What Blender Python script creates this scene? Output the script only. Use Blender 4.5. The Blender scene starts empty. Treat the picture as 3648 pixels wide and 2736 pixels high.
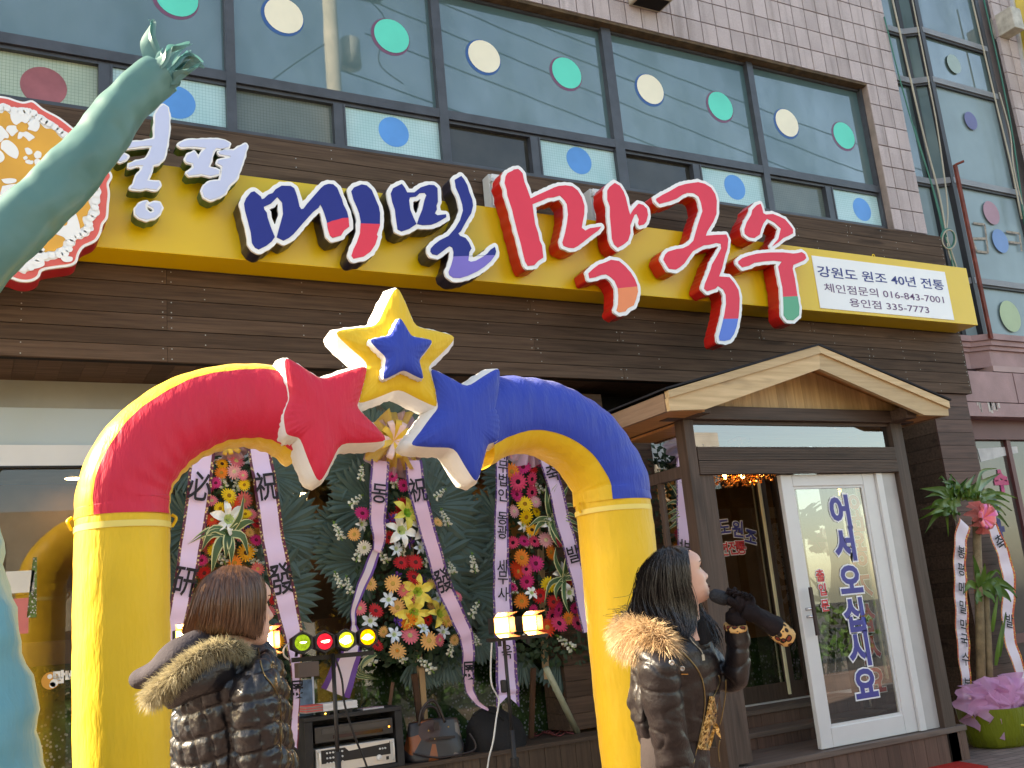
import bpy, bmesh, math, random
import numpy as np
from mathutils import Vector, Matrix, Euler
random.seed(7); rng = np.random.default_rng(7)
SC = bpy.context.scene; COL = SC.collection; rad = math.radians

# ------------------------------------------------------------------ camera
IW, IH, FPX = 3648.0, 2736.0, 3604.5
CAMP = Vector((0, -7.2, 1.45))
_y, _p, _r = rad(29.328), rad(13.321), rad(-5.362)
FWD = Vector((math.sin(_y)*math.cos(_p), math.cos(_y)*math.cos(_p), math.sin(_p)))
_rt = Vector((math.cos(_y), -math.sin(_y), 0)); _up = _rt.cross(FWD)
RGT = math.cos(_r)*_rt + math.sin(_r)*_up; UPV = -math.sin(_r)*_rt + math.cos(_r)*_up
cd = bpy.data.cameras.new('camera'); cam = bpy.data.objects.new('camera', cd); COL.objects.link(cam)
cam.matrix_world = Matrix(((RGT.x, UPV.x, -FWD.x, CAMP.x), (RGT.y, UPV.y, -FWD.y, CAMP.y), (RGT.z, UPV.z, -FWD.z, CAMP.z), (0, 0, 0, 1)))
cd.sensor_width = 36; cd.lens = 36*FPX/IW; cd.clip_end = 500; cd.clip_start = 0.05
SC.camera = cam

def at(px, py, Y):
    """world point seen at photo pixel (px,py) on the vertical plane y=Y"""
    d = FWD + RGT*((px-IW/2)/FPX) - UPV*((py-IH/2)/FPX)
    return CAMP + d*((Y-CAMP.y)/d.y)
def atz(px, py, Z):
    d = FWD + RGT*((px-IW/2)/FPX) - UPV*((py-IH/2)/FPX)
    return CAMP + d*((Z-CAMP.z)/d.z)
def xz(px, py, Y):
    p = at(px, py, Y); return (p.x, p.z)

# ------------------------------------------------------------------ light
SUN_AZ, SUN_EL = rad(-65), rad(33)            # clockwise from +Y
W = bpy.data.worlds.new('World'); SC.world = W; W.use_nodes = True
nt = W.node_tree; nt.nodes.clear()
sk = nt.nodes.new('ShaderNodeTexSky'); sk.sky_type = 'NISHITA'; sk.sun_disc = False
sk.sun_elevation = SUN_EL; sk.sun_rotation = SUN_AZ; sk.air_density = 1.0; sk.dust_density = 1.6; sk.ozone_density = 1.0
bg = nt.nodes.new('ShaderNodeBackground'); bg.inputs[1].default_value = 0.15
ow = nt.nodes.new('ShaderNodeOutputWorld'); nt.links.new(sk.outputs[0], bg.inputs[0]); nt.links.new(bg.outputs[0], ow.inputs[0])
sl = bpy.data.lights.new('sun', 'SUN'); sl.energy = 5.0; sl.angle = rad(0.53); sl.color = (1, .94, .84)
so = bpy.data.objects.new('sun', sl); COL.objects.link(so)
SDIR = Vector((math.sin(SUN_AZ)*math.cos(SUN_EL), math.cos(SUN_AZ)*math.cos(SUN_EL), math.sin(SUN_EL)))
so.rotation_euler = SDIR.to_track_quat('Z', 'Y').to_euler()
vs = SC.view_settings; vs.view_transform = 'Standard'; vs.look = 'None'; vs.gamma = 1; vs.exposure = 1.85
try: vs.use_white_balance = True; vs.white_balance_temperature = 8200; vs.white_balance_tint = 8
except Exception: pass
try: vs.use_curve_mapping = False
except Exception: pass
SC.render.engine = 'CYCLES'; SC.cycles.use_denoising = True; SC.cycles.max_bounces = 10
SC.cycles.transparent_max_bounces = 24

# ------------------------------------------------------------------ materials
def srgb(r, g, b):
    f = lambda c: (c/255/12.92) if c/255 <= .04045 else ((c/255+.055)/1.055)**2.4
    return (f(r), f(g), f(b))
MATS = {}
class N:
    def __init__(s, name):
        s.m = bpy.data.materials.new(name); s.m.use_nodes = True; s.t = s.m.node_tree; s.t.nodes.clear()
        s.out = s.n('OutputMaterial')
    def n(s, typ, **k):
        x = s.t.nodes.new('ShaderNode'+typ)
        for a, v in k.items():
            if a.startswith('i_'):
                x.inputs[int(a[2:]) if a[2:].isdigit() else a[2:].replace('_', ' ')].default_value = v
            else: setattr(x, a, v)
        return x
    def l(s, a, b): s.t.links.new(a, b)
    def pr(s, col=None, rough=.5, spec=.5, metal=0, **k):
        p = s.n('BsdfPrincipled'); p.inputs['Roughness'].default_value = rough
        p.inputs['Specular IOR Level'].default_value = spec; p.inputs['Metallic'].default_value = metal
        if col is not None: p.inputs['Base Color'].default_value = (*col, 1)
        for a, v in k.items(): p.inputs[a.replace('_', ' ')].default_value = v
        s.l(p.outputs[0], s.out.inputs[0]); s.p = p; return p
    def coord(s, scale=(1, 1, 1), rnd=False, what='Object'):
        tc = s.n('TexCoord'); mp = s.n('Mapping'); s.l(tc.outputs[what], mp.inputs[0]); mp.inputs['Scale'].default_value = scale
        if rnd:
            oi = s.n('ObjectInfo'); mu = s.n('VectorMath', operation='SCALE'); mu.inputs[0].default_value = (37, 53, 71)
            s.l(oi.outputs['Random'], mu.inputs['Scale']); s.l(mu.outputs[0], mp.inputs['Location']); s.oi = oi
        return mp.outputs[0]
    def ramp(s, fac, stops):
        r = s.n('ValToRGB'); e = r.color_ramp.elements
        while len(e) < len(stops): e.new(.5)
        for i, (p, c) in enumerate(stops): e[i].position = p; e[i].color = (*c, 1) if len(c) == 3 else c
        s.l(fac, r.inputs[0]); return r.outputs[0]
    def mix(s, fac, a, b, mode='MIX'):
        m = s.n('MixRGB', blend_type=mode)
        for sock, v in ((m.inputs[0], fac), (m.inputs[1], a), (m.inputs[2], b)):
            if isinstance(v, (int, float)): sock.default_value = v
            elif isinstance(v, tuple): sock.default_value = (*v, 1)
            else: s.l(v, sock)
        return m.outputs[0]
    def noise(s, vec, sc, det=4, rough=.55):
        n = s.n('TexNoise'); n.inputs['Scale'].default_value = sc; n.inputs['Detail'].default_value = det; n.inputs['Roughness'].default_value = rough
        if vec is not None: s.l(vec, n.inputs['Vector'])
        return n.outputs['Fac']
    def bump(s, h, st=.2, dist=.01):
        b = s.n('Bump'); b.inputs['Strength'].default_value = st; b.inputs['Distance'].default_value = dist
        s.l(h, b.inputs['Height']); s.l(b.outputs[0], s.p.inputs['Normal'])

def plain(name, col, rough=.5, spec=.5, metal=0, var=.12, sc=3, bump=0, bsc=60, **k):
    """colour with soft variation and optional fine relief"""
    if name in MATS: return MATS[name]
    s = N(name); p = s.pr(col, rough, spec, metal, **k)
    v = s.coord((1, 1, 1), True)
    f = s.noise(v, sc)
    lo = tuple(c*(1-var) for c in col); hi = tuple(min(1, c*(1+var)) for c in col)
    s.l(s.ramp(f, [(.3, lo), (.7, hi)]), p.inputs['Base Color'])
    if bump: s.bump(s.noise(v, bsc, 3), bump)
    MATS[name] = s.m; return s.m
def flat(name, col, rough=.5, spec=.3, **k):
    if name in MATS: return MATS[name]
    s = N(name); s.pr(col, rough, spec, **k); MATS[name] = s.m; return s.m
def wood(name, c1, c2, scale, rough=.6, vary=.35, knots=True, spec=.3):
    if name in MATS: return MATS[name]
    s = N(name); p = s.pr(None, rough, spec); v = s.coord(scale, True)
    g = s.noise(v, 2.2, 8, .65)
    col = s.ramp(g, [(.3, c1), (.7, c2)])
    if knots:
        big = s.noise(s.coord(tuple(.25*a+.6 for a in scale), True), 1.7, 2)
        col = s.mix(s.ramp(big, [(.62, (0, 0, 0)), (.74, (.6, .6, .6))]), col, tuple(a*.4 for a in c1))
    hv = s.n('HueSaturation'); s.l(col, hv.inputs['Color'])
    mr = s.n('MapRange'); s.l(s.oi.outputs['Random'], mr.inputs[0]); mr.inputs[3].default_value = 1-vary; mr.inputs[4].default_value = 1+vary
    s.l(mr.outputs[0], hv.inputs['Value']); s.l(hv.outputs[0], p.inputs['Base Color'])
    s.bump(g, .25, .004); MATS[name] = s.m; return s.m
def emis(name, col, st):
    if name in MATS: return MATS[name]
    s = N(name); e = s.n('Emission'); e.inputs[0].default_value = (*col, 1); e.inputs[1].default_value = st
    s.l(e.outputs[0], s.out.inputs[0]); MATS[name] = s.m; return s.m
def glass(name, tint=(.9, .95, .95), ior=1.5, extra=0.0, rough=0.0):
    """thin pane: clear with mirror reflection by Fresnel"""
    if name in MATS: return MATS[name]
    s = N(name); tr = s.n('BsdfTransparent'); tr.inputs[0].default_value = (*tint, 1)
    gl = s.n('BsdfGlossy'); gl.inputs['Roughness'].default_value = rough
    fr = s.n('Fresnel'); fr.inputs[0].default_value = ior
    ma = s.n('Math', operation='MULTIPLY_ADD', use_clamp=True); s.l(fr.outputs[0], ma.inputs[0]); ma.inputs[1].default_value = 1.6; ma.inputs[2].default_value = extra
    mx = s.n('MixShader'); s.l(ma.outputs[0], mx.inputs[0]); s.l(tr.outputs[0], mx.inputs[1]); s.l(gl.outputs[0], mx.inputs[2]); s.l(mx.outputs[0], s.out.inputs[0])
    MATS[name] = s.m; return s.m

# ------------------------------------------------------------------ mesh helpers
def worg(o):
    v = Vector((0, 0, 0))
    while o is not None: v += o.location; o = o.parent
    return v
class MB:
    def __init__(s): s.v = []; s.f = []; s.mi = []
    def add(s, vs, fs, mi=0):
        b = len(s.v); s.v += [tuple(p) for p in vs]; s.f += [tuple(b+i for i in f) for f in fs]; s.mi += [mi]*len(fs); return s
    def box(s, x0, x1, y0, y1, z0, z1, mi=0):
        return s.add([(x0, y0, z0), (x1, y0, z0), (x1, y1, z0), (x0, y1, z0), (x0, y0, z1), (x1, y0, z1), (x1, y1, z1), (x0, y1, z1)],
                     [(0, 1, 5, 4), (1, 2, 6, 5), (2, 3, 7, 6), (3, 0, 4, 7), (4, 5, 6, 7), (3, 2, 1, 0)], mi)
    def prism(s, poly, d, mi=0):
        """poly: 3D points (planar), extruded by vector d"""
        n = len(poly); d = Vector(d); P = [Vector(p) for p in poly]
        return s.add(P+[p+d for p in P], [tuple(range(n))[::-1], tuple(range(n, 2*n))]+[(i, (i+1) % n, n+(i+1) % n, n+i) for i in range(n)], mi)
    def bar(s, a, b, w, h=None, up=(0, 0, 1), mi=0):
        h = h or w; a, b = Vector(a), Vector(b); t = (b-a).normalized(); u = Vector(up)
        if abs(t.dot(u)) > .98: u = Vector((0, 1, 0))
        x = t.cross(u).normalized()*w/2; y = x.cross(t).normalized()*h/2
        q = [a-x-y, a+x-y, a+x+y, a-x+y]
        return s.prism(q, b-a, mi)
    def tube(s, path, rads, n=8, cap=True, mi=0, squash=None):
        P = [Vector(p) for p in path]
        if not hasattr(rads, '__len__'): rads = [rads]*len(P)
        vs, fs = [], []; pn = None
        for i, p in enumerate(P):
            t = (P[min(i+1, len(P)-1)]-P[max(i-1, 0)]); t = t.normalized() if t.length > 1e-9 else Vector((0, 0, 1))
            if pn is None:
                u = Vector((0, 0, 1)) if abs(t.z) < .9 else Vector((1, 0, 0)); a = t.cross(u).normalized()
            else: a = (pn - t*pn.dot(t)).normalized()
            pn = a; b = t.cross(a)
            for k in range(n):
                an = 2*math.pi*k/n; r = rads[i]
                vs.append(p + a*math.cos(an)*r + b*math.sin(an)*r*(squash or 1))
        for i in range(len(P)-1):
            for k in range(n):
                fs.append((i*n+k, i*n+(k+1) % n, (i+1)*n+(k+1) % n, (i+1)*n+k))
        if cap: fs += [tuple(range(n))[::-1], tuple(range((len(P)-1)*n, len(P)*n))]
        return s.add(vs, fs, mi)
    def lathe(s, prof, c=(0, 0, 0), n=24, axis='z', mi=0):
        vs, fs = [], []
        for r, h in prof:
            for k in range(n):
                a = 2*math.pi*k/n; x, y = r*math.cos(a), r*math.sin(a)
                vs.append((c[0]+x, c[1]+y, c[2]+h) if axis == 'z' else ((c[0]+x, c[1]+h, c[2]+y) if axis == 'y' else (c[0]+h, c[1]+x, c[2]+y)))
        m = len(prof)
        for i in range(m-1):
            for k in range(n): fs.append((i*n+k, i*n+(k+1) % n, (i+1)*n+(k+1) % n, (i+1)*n+k))
        fs += [tuple(range(n))[::-1], tuple(range((m-1)*n, m*n))]
        return s.add(vs, fs, mi)
    def grid(s, fn, nu, nv, closeu=False, mi=0):
        vs = [fn(i/(nu if closeu else nu-1), j/(nv-1)) for j in range(nv) for i in range(nu)]
        fs = [(j*nu+i, j*nu+(i+1) % nu, (j+1)*nu+(i+1) % nu, (j+1)*nu+i) for j in range(nv-1) for i in range(nu if closeu else nu-1)]
        return s.add(vs, fs, mi)
    def disc(s, c, r, n=28, rz=None, mi=0):
        c = Vector(c); return s.add([c+Vector((math.cos(2*math.pi*k/n)*r, 0, math.sin(2*math.pi*k/n)*(rz or r))) for k in range(n)], [tuple(range(n))], mi)
    def mesh(s, name, mats, smooth=False, org=None):
        me = bpy.data.meshes.new(name); o = org or Vector((0, 0, 0))
        me.from_pydata([(x-o[0], y-o[1], z-o[2]) for x, y, z in s.v], [], s.f)
        mats = mats if isinstance(mats, (list, tuple)) else [mats]
        for m in mats: me.materials.append(m)
        if len(mats) > 1: me.polygons.foreach_set('material_index', s.mi)
        if smooth: me.polygons.foreach_set('use_smooth', [True]*len(me.polygons))
        me.update(); return me
    def build(s, name, mats, parent=None, smooth=False, bevel=0, label=None):
        o = bpy.data.objects.new(name, s.mesh(name, mats, smooth, worg(parent) if parent else None)); COL.objects.link(o)
        if parent: o.parent = parent
        if bevel:
            b = o.modifiers.new('bevel', 'BEVEL'); b.width = bevel; b.segments = 2; b.limit_method = 'ANGLE'; b.angle_limit = rad(40)
        if label: o['label'] = label
        return o
def tag(o, label=None, cat=None, group=None, kind=None):
    if label: o['label'] = label
    if cat: o['category'] = cat
    if group: o['group'] = group
    if kind: o['kind'] = kind
    return o
def thing(name, label, cat, loc=(0, 0, 0), group=None):
    o = bpy.data.objects.new(name, None); COL.objects.link(o); o.location = loc; o.empty_display_size = .1
    return tag(o, label, cat, group)
def objof(name, me, parent=None, loc=(0, 0, 0), rot=None):
    o = bpy.data.objects.new(name, me); COL.objects.link(o); o.parent = parent; o.location = loc
    if rot is not None: o.rotation_euler = rot
    return o
def hard(o, ang=35):
    me = o.data
    try: me.set_sharp_from_angle(angle=rad(ang))
    except Exception: pass
    return o
def evalmesh(o, name):
    dg = bpy.context.evaluated_depsgraph_get(); me = bpy.data.meshes.new_from_object(o.evaluated_get(dg)); me.name = name
    return me

# flat filled shapes -------------------------------------------------------
def fill2d(loops, name, extrude=0, bevel=0):
    """filled mesh (in local XY, thickness +-extrude) from closed loops; inner loops are holes"""
    c = bpy.data.curves.new(name, 'CURVE'); c.dimensions = '2D'; c.fill_mode = 'BOTH'; c.extrude = extrude; c.bevel_depth = bevel; c.bevel_resolution = 1
    for lp in loops:
        s = c.splines.new('POLY'); s.points.add(len(lp)-1)
        for p, q in zip(s.points, lp): p.co = (q[0], q[1], 0, 1)
        s.use_cyclic_u = True
    o = bpy.data.objects.new(name, c); COL.objects.link(o); me = evalmesh(o, name)
    bpy.data.objects.remove(o); bpy.data.curves.remove(c); return me
def textmesh(body, size=1, offset=0, extrude=0, align='CENTER', name='lettering', vert=None):
    c = bpy.data.curves.new(name, 'FONT'); c.body = body; c.size = size; c.offset = offset; c.extrude = extrude
    c.align_x = align; c.align_y = 'CENTER'; c.resolution_u = 3
    o = bpy.data.objects.new(name, c); COL.objects.link(o); me = evalmesh(o, name)
    bpy.data.objects.remove(o); bpy.data.curves.remove(c); return me
FACE = Matrix(((1, 0, 0), (0, 0, -1), (0, 1, 0)))          # local XY -> world XZ, facing -Y
def stand(me, M3=FACE, loc=(0, 0, 0)):
    """turn a flat mesh upright and move it"""
    me.transform(Matrix.Translation(loc) @ M3.to_4x4()); return me
def putmesh(name, me, mat, parent):
    """mesh in world coordinates -> child of parent"""
    me.materials.clear(); me.materials.append(mat); me.transform(Matrix.Translation(-worg(parent)))
    o = bpy.data.objects.new(name, me); COL.objects.link(o); o.parent = parent; return o
def writing(body, size, loc, mat, parent, name='lettering', offset=.0, rot=0, sx=1, frame=None, align='CENTER', extrude=0):
    me = textmesh(body, size, offset, extrude, align, name)
    M = Matrix.Rotation(rot, 4, 'Z') @ Matrix.Diagonal((sx, 1, 1, 1)); me.transform(M)
    stand(me, frame or FACE, loc); return putmesh(name, me, mat, parent)
def sdf_offset(polys, d, cell=.008, wob=0.0, seed=0):
    """outlines of the union of closed polygons grown by d (marching squares on a distance field)"""
    allp = np.concatenate([np.array(p) for p in polys]); lo = allp.min(0)-d-4*cell; hi = allp.max(0)+d+4*cell
    nx, ny = [int(math.ceil(v/cell))+1 for v in (hi-lo)]
    X, Y = np.meshgrid(lo[0]+np.arange(nx)*cell, lo[1]+np.arange(ny)*cell)
    S = np.full(X.shape, 1e9)
    for p in polys:
        p = np.array(p); D = np.full(X.shape, 1e9); ins = np.zeros(X.shape, bool)
        for a, b in zip(p, np.roll(p, -1, 0)):
            e = b-a; L = (e**2).sum()+1e-12; t = np.clip(((X-a[0])*e[0]+(Y-a[1])*e[1])/L, 0, 1)
            D = np.minimum(D, (X-a[0]-t*e[0])**2+(Y-a[1]-t*e[1])**2)
            c = ((a[1] > Y) != (b[1] > Y)) & (X < (b[0]-a[0])*(Y-a[1])/(b[1]-a[1]+1e-15)+a[0]); ins ^= c
        S = np.minimum(S, np.where(ins, -1, 1)*np.sqrt(D))
    if wob: S = S + wob*(np.sin(X*47+seed)*np.cos(Y*53+seed*2)+.6*np.sin(X*91+Y*77+seed*3))
    F = S-d; segs = {}
    def ip(i0, j0, i1, j1):
        a, b = F[j0, i0], F[j1, i1]; t = a/(a-b); return (lo[0]+(i0+(i1-i0)*t)*cell, lo[1]+(j0+(j1-j0)*t)*cell)
    ed = {}
    neg = F < 0
    act = np.argwhere((neg[:-1, :-1] != neg[1:, 1:]) | (neg[:-1, 1:] != neg[1:, :-1]) | (neg[:-1, :-1] != neg[:-1, 1:]))
    nxt = {}
    for j, i in act:
        c = [(i, j), (i+1, j), (i+1, j+1), (i, j+1)]; ng = [neg[y, x] for x, y in c]
        cr = []
        for k in range(4):
            if ng[k] != ng[(k+1) % 4]:
                a, b = c[k], c[(k+1) % 4]; key = (min(a, b), max(a, b)); ed[key] = ip(*key[0], *key[1]); cr.append((key, ng[k]))
        if len(cr) == 2: pr = [(cr[0], cr[1])]
        elif len(cr) == 4: pr = [(cr[0], cr[1]), (cr[2], cr[3])] if not ng[0] else [(cr[1], cr[2]), (cr[3], cr[0])]
        else: continue
        for a, b in pr:
            if a[1]: nxt[a[0]] = b[0]
            else: nxt[b[0]] = a[0]
    loops = []
    while nxt:
        k0 = next(iter(nxt)); k = k0; lp = []
        while k in nxt: lp.append(ed[k]); k = nxt.pop(k)
        if len(lp) > 6: loops.append(lp)
    return loops
# ================================================================== setting
M_pave = N('paving')
def _pv():
    s = M_pave; p = s.pr(None, .85, .3); v = s.coord((1, 1, 1))
    br = s.n('TexBrick', offset=.5); s.l(v, br.inputs['Vector']); br.inputs['Scale'].default_value = 1
    br.inputs['Brick Width'].default_value = .22; br.inputs['Row Height'].default_value = .11; br.inputs['Mortar Size'].default_value = .006
    br.inputs['Color1'].default_value = (.20, .13, .11, 1); br.inputs['Color2'].default_value = (.27, .19, .16, 1); br.inputs['Mortar'].default_value = (.07, .06, .055, 1)
    s.l(s.mix(s.ramp(s.noise(v, 1.5, 6), [(.3, (.6, .6, .6)), (.7, (1, 1, 1))]), (0, 0, 0), br.outputs[0], 'MIX'), p.inputs['Base Color'])
    s.bump(br.outputs['Fac'], -.3, .004)
_pv(); M_pave = M_pave.m
M_asph = plain('asphalt', (.05, .05, .052), .9, .3, var=.3, sc=5, bump=.4, bsc=200)
def sheet(name, x0, x1, y0, y1, z, m):
    o = MB().add([(x0, y0, z), (x1, y0, z), (x1, y1, z), (x0, y1, z)], [(0, 1, 2, 3)]).build(name, m); o['kind'] = 'structure'; return o
sheet('ground', -150, 150, -150, 150, -.14, M_asph)
MB().box(-60, 60, -9.5, 8, -.13, 0).build('pavement', M_pave)['kind'] = 'structure'

# ================================================================== upper building
def granite():
    s = N('pink granite'); p = s.pr(None, .75, .3); v = s.coord((1, 1, 1), True); ge = s.n('NewGeometry'); mp = s.n('Mapping'); mp.inputs['Scale'].default_value = (7, 7, .55); s.l(ge.outputs['Position'], mp.inputs[0])
    c = s.ramp(s.noise(v, 2.2), [(.3, (.43, .365, .37)), (.7, (.53, .455, .46))]); c = s.mix(s.ramp(s.noise(v, 130, 2), [(.42, (0, 0, 0)), (.6, (.35, .35, .35))]), c, (.27, .20, .21))
    st = s.ramp(s.noise(mp.outputs[0], 1.3, 5, .65), [(.50, (0, 0, 0)), (.72, (.55, .55, .55))]); c = s.mix(st, c, (.20, .165, .155))
    hv = s.n('HueSaturation'); s.l(c, hv.inputs['Color']); mr = s.n('MapRange'); s.l(s.oi.outputs['Random'], mr.inputs[0]); mr.inputs[3].default_value = .88; mr.inputs[4].default_value = 1.08; s.l(mr.outputs[0], hv.inputs['Value'])
    s.l(hv.outputs[0], p.inputs['Base Color']); s.bump(s.noise(v, 90, 3), .5); return s.m
M_tile = granite()
M_wall = plain('grout', (.27, .225, .22), .9, .2)
M_alu = plain('dark bronze frame', (.045, .05, .062), .42, .5, var=.25, sc=6)
M_rust = plain('rusty head', (.085, .055, .03), .8, .3, var=.5, sc=9, bump=.4, bsc=80)
bld = thing('office_building', 'pink granite upper storey with a long band of dotted windows above the timber shopfront', 'building', (4, .5, 5.4))
Zh, Zs, Xr, XR = 7.28, 5.38, 9.29, 9.85
XL = -1.5
w = MB()
w.box(XL, XR, .16, .45, Zh+.002, 12); w.box(Xr+.002, XR, .16, .45, 3.6, Zh); w.box(XL, XR, .47, 6, 3.6, 12); w.box(XL, 9.25, .16, .45, 3.6, Zs)
w.build('wall', M_wall, bld)
tw, th = .2, .265
tm = {}
def tile(x, z, ww, hh):
    k = (round(ww, 3), round(hh, 3))
    if k not in tm:
        b = MB(); g = .0028; e = .004
        x0, x1, z0, z1 = g, ww-g, g, hh-g
        b.add([(x0, .04, z0), (x1, .04, z0), (x1, .04, z1), (x0, .04, z1), (x0+e, 0, z0+e), (x1-e, 0, z0+e), (x1-e, 0, z1-e), (x0+e, 0, z1-e)],
              [(4, 5, 6, 7), (0, 1, 5, 4), (1, 2, 6, 5), (2, 3, 7, 6), (3, 0, 4, 7)])
        tm[k] = b.mesh('tile', M_tile)
    objof('tile', tm[k], bld, Vector((x, .12+random.uniform(-.0015, .0015), z))-bld.location)
for r in range(8):
    z = Zh+r*th; x0 = 4.65+.22*r if r < 5 else 6.2+.35*(r-5)
    x = XR-tw
    while x > x0-tw: tile(x, z, tw, th); x -= tw
z = Zh-th
while z > 5.1:
    tile(XR-tw, z, tw, th); tile(XR-2*tw, z, tw, th); tile(Xr, z, XR-2*tw-Xr, th); z -= th
# reveal of the opening
MB().box(XL, Xr, .125, .3, Zh-.03, Zh).build('window_head', M_rust, bld)
MB().box(Xr-.005, Xr+.02, .125, .3, Zs, Zh-.031).build('window_jamb', plain('jamb stone', (.24, .19, .17), .8, .3, var=.3, sc=5), bld)
# window bays
Yf = .2
def mirrorfilm(name, c1, c2, extra=.10, mul=1.5):
    s = N(name); p = s.pr(None, .5, .2); v = s.coord((1, 1, 1), True); s.l(s.ramp(s.noise(v, .9, 3), [(.3, c1), (.7, c2)]), p.inputs['Base Color'])
    g = s.n('BsdfGlossy'); g.inputs['Roughness'].default_value = .015; fr = s.n('Fresnel'); fr.inputs[0].default_value = 1.5
    ma = s.n('Math', operation='MULTIPLY_ADD', use_clamp=True); s.l(fr.outputs[0], ma.inputs[0]); ma.inputs[1].default_value = mul; ma.inputs[2].default_value = extra
    mx = s.n('MixShader'); du = s.noise(s.coord((1, 1, .45), True), 1.6, 6, .65); ml = s.n('Math', operation='MULTIPLY'); s.l(ma.outputs[0], ml.inputs[0]); mrr = s.n('MapRange'); s.l(du, mrr.inputs[0]); mrr.inputs[1].default_value = .35; mrr.inputs[2].default_value = .65; mrr.inputs[3].default_value = .55; mrr.inputs[4].default_value = 1.15; s.l(mrr.outputs[0], ml.inputs[1])
    s.bump(s.noise(s.coord((1, 1, 1), True), .8, 2), .02, .05); s.l(s.t.nodes['Bump'].outputs[0], g.inputs['Normal'])
    s.l(ml.outputs[0], mx.inputs[0]); s.l(p.outputs[0], mx.inputs[1]); s.l(g.outputs[0], mx.inputs[2]); s.l(mx.outputs[0], s.out.inputs[0]); MATS[name] = s.m; return s.m
M_big = mirrorfilm('filmed glass', (.050, .110, .125), (.085, .150, .155), .12, 1.2)
def meshglass(name, c1, c2):
    s = N(name); p = s.pr(None, .12, .5); v = s.coord((1, 1, 1), True)
    tc = s.n('TexCoord'); br = s.n('TexBrick', offset=0); s.l(tc.outputs['Object'], s.n('Mapping').inputs[0])
    sp = s.n('SeparateXYZ'); s.l(tc.outputs['Object'], sp.inputs[0]); cb = s.n('CombineXYZ'); s.l(sp.outputs[0], cb.inputs[0]); s.l(sp.outputs[2], cb.inputs[1]); s.l(cb.outputs[0], br.inputs['Vector'])
    br.inputs['Scale'].default_value = 1; br.inputs['Brick Width'].default_value = .026; br.inputs['Row Height'].default_value = .026; br.inputs['Mortar Size'].default_value = .0012
    a = s.ramp(s.noise(v, 2.5, 4), [(.3, c1), (.7, c2)])
    s.l(s.mix(br.outputs['Fac'], a, tuple(.72*x for x in c1)), p.inputs['Base Color']); MATS[name] = s.m; return s.m
M_frost = meshglass('frosted wired glass', (.33, .55, .57), (.47, .66, .68))
M_frostg = meshglass('green wired glass', (.28, .36, .28), (.42, .50, .38))
M_grey = meshglass('grey wired glass', (.10, .13, .12), (.15, .18, .165))
M_dark = plain('unlit room pane', (.035, .034, .028), .08, .6, var=.35, sc=3)  # opaque dark sheet stands in for the unlit room behind
M_teal = plain('teal film', (.07, .62, .48), .35, .4, var=.06); M_cream = plain('cream film', (.80, .74, .58), .4, .4, var=.05)
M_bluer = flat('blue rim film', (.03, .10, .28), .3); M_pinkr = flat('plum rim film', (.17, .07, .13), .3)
M_bdot = plain('blue film', (.075, .29, .68), .35, .4, var=.08); M_rdot = plain('dusky red film', (.30, .09, .10), .35, .4, var=.25, sc=4)
mull = []
for a, b, y in ((798, 832, 0), (1533, 1563, 0), (2141, 2173, 104), (2659, 2679, 226)):
    mull.append((at(a, y, Yf).x, at(b, y, Yf).x))
edges = [(-.13, -.05)]+mull+[(Xr-.035, Xr)]
Zt1 = at(1230, 327, Yf).z; Zt0 = at(1230, 370, Yf).z; Zp0 = at(1237, 518, Yf).z
low = [(352, 400, 250), (1189, 1228, 365), (1890, 1922, 480), (2469, 2496, 578), (2944, 2967, 670)]
updots = [(631, -9), (1012, 54), (1396, 127), (1726, 200), (2020, 259), (2318, 317), (2568, 377), (2805, 437), (3008, 482)]
lowpan = [(M_frostg, M_frost), (M_grey, M_frost), (M_dark, M_frost), (M_dark, M_frost), (M_grey, M_frost)]
reddot = (156, 307); bl = [(631, 364), (1403, 470), (2063, 572), (2618, 667), (3071, 746)]
for k in range(5):
    xl, xr = edges[k][1], edges[k+1][0]; fr = MB()
    x0 = edges[k][0] if k == 0 else edges[k][0]+.0
    la, lb = at(low[k][0], low[k][2], Yf).x, at(low[k][1], low[k][2], Yf).x
    fr.box(edges[k+1][0], edges[k+1][1] if k < 4 else Xr-.007, Yf, .36, Zs, Zh-.031)       # right mullion
    if k == 0: fr.box(edges[0][0], edges[0][1], Yf, .36, Zs, Zh-.031)
    fr.box(xl, xr, Yf+.002, .36, Zt0+.03, Zt1); fr.box(xl, xr, Yf+.03, .36, Zt0, Zt0+.028)
    fr.box(xl, xr, Yf+.004, .36, Zs, Zp0); fr.box(xl, xr, Yf+.03, .36, Zh-.055, Zh-.032)
    fr.box(la, lb, Yf+.012, .36, Zp0, Zt0)
    fr.box(lb-.012, lb+.004, Yf+.004, Yf+.012, Zp0, Zt0)
    f = fr.build('window', M_alu, bld)
    MB().box(xl-.002, xr+.002, .262, .27, Zt1-.002, Zh-.034).build('pane', M_big, f)
    MB().box(xl-.002, la+.002, .275, .283, Zp0-.002, Zt0+.002).build('pane', lowpan[k][0], f)
    MB().box(lb-.002, xr+.002, .252, .26, Zp0-.002, Zt0+.002).build('pane', lowpan[k][1], f)
    for i, (px, py) in enumerate(updots):
        c = at(px, py, .255)
        if xl < c.x < xr:
            te = i % 2 == 0
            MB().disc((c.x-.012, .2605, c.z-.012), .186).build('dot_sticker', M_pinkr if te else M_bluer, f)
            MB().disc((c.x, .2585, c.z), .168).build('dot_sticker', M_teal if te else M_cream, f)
    c = at(*bl[k], .25); MB().disc((c.x, .2505, c.z), .142).build('dot_sticker', M_bdot, f)
    if k == 0:
        c = at(*reddot, .27); MB().disc((c.x, .2735, c.z), .16).build('dot_sticker', M_rdot, f)

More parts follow.
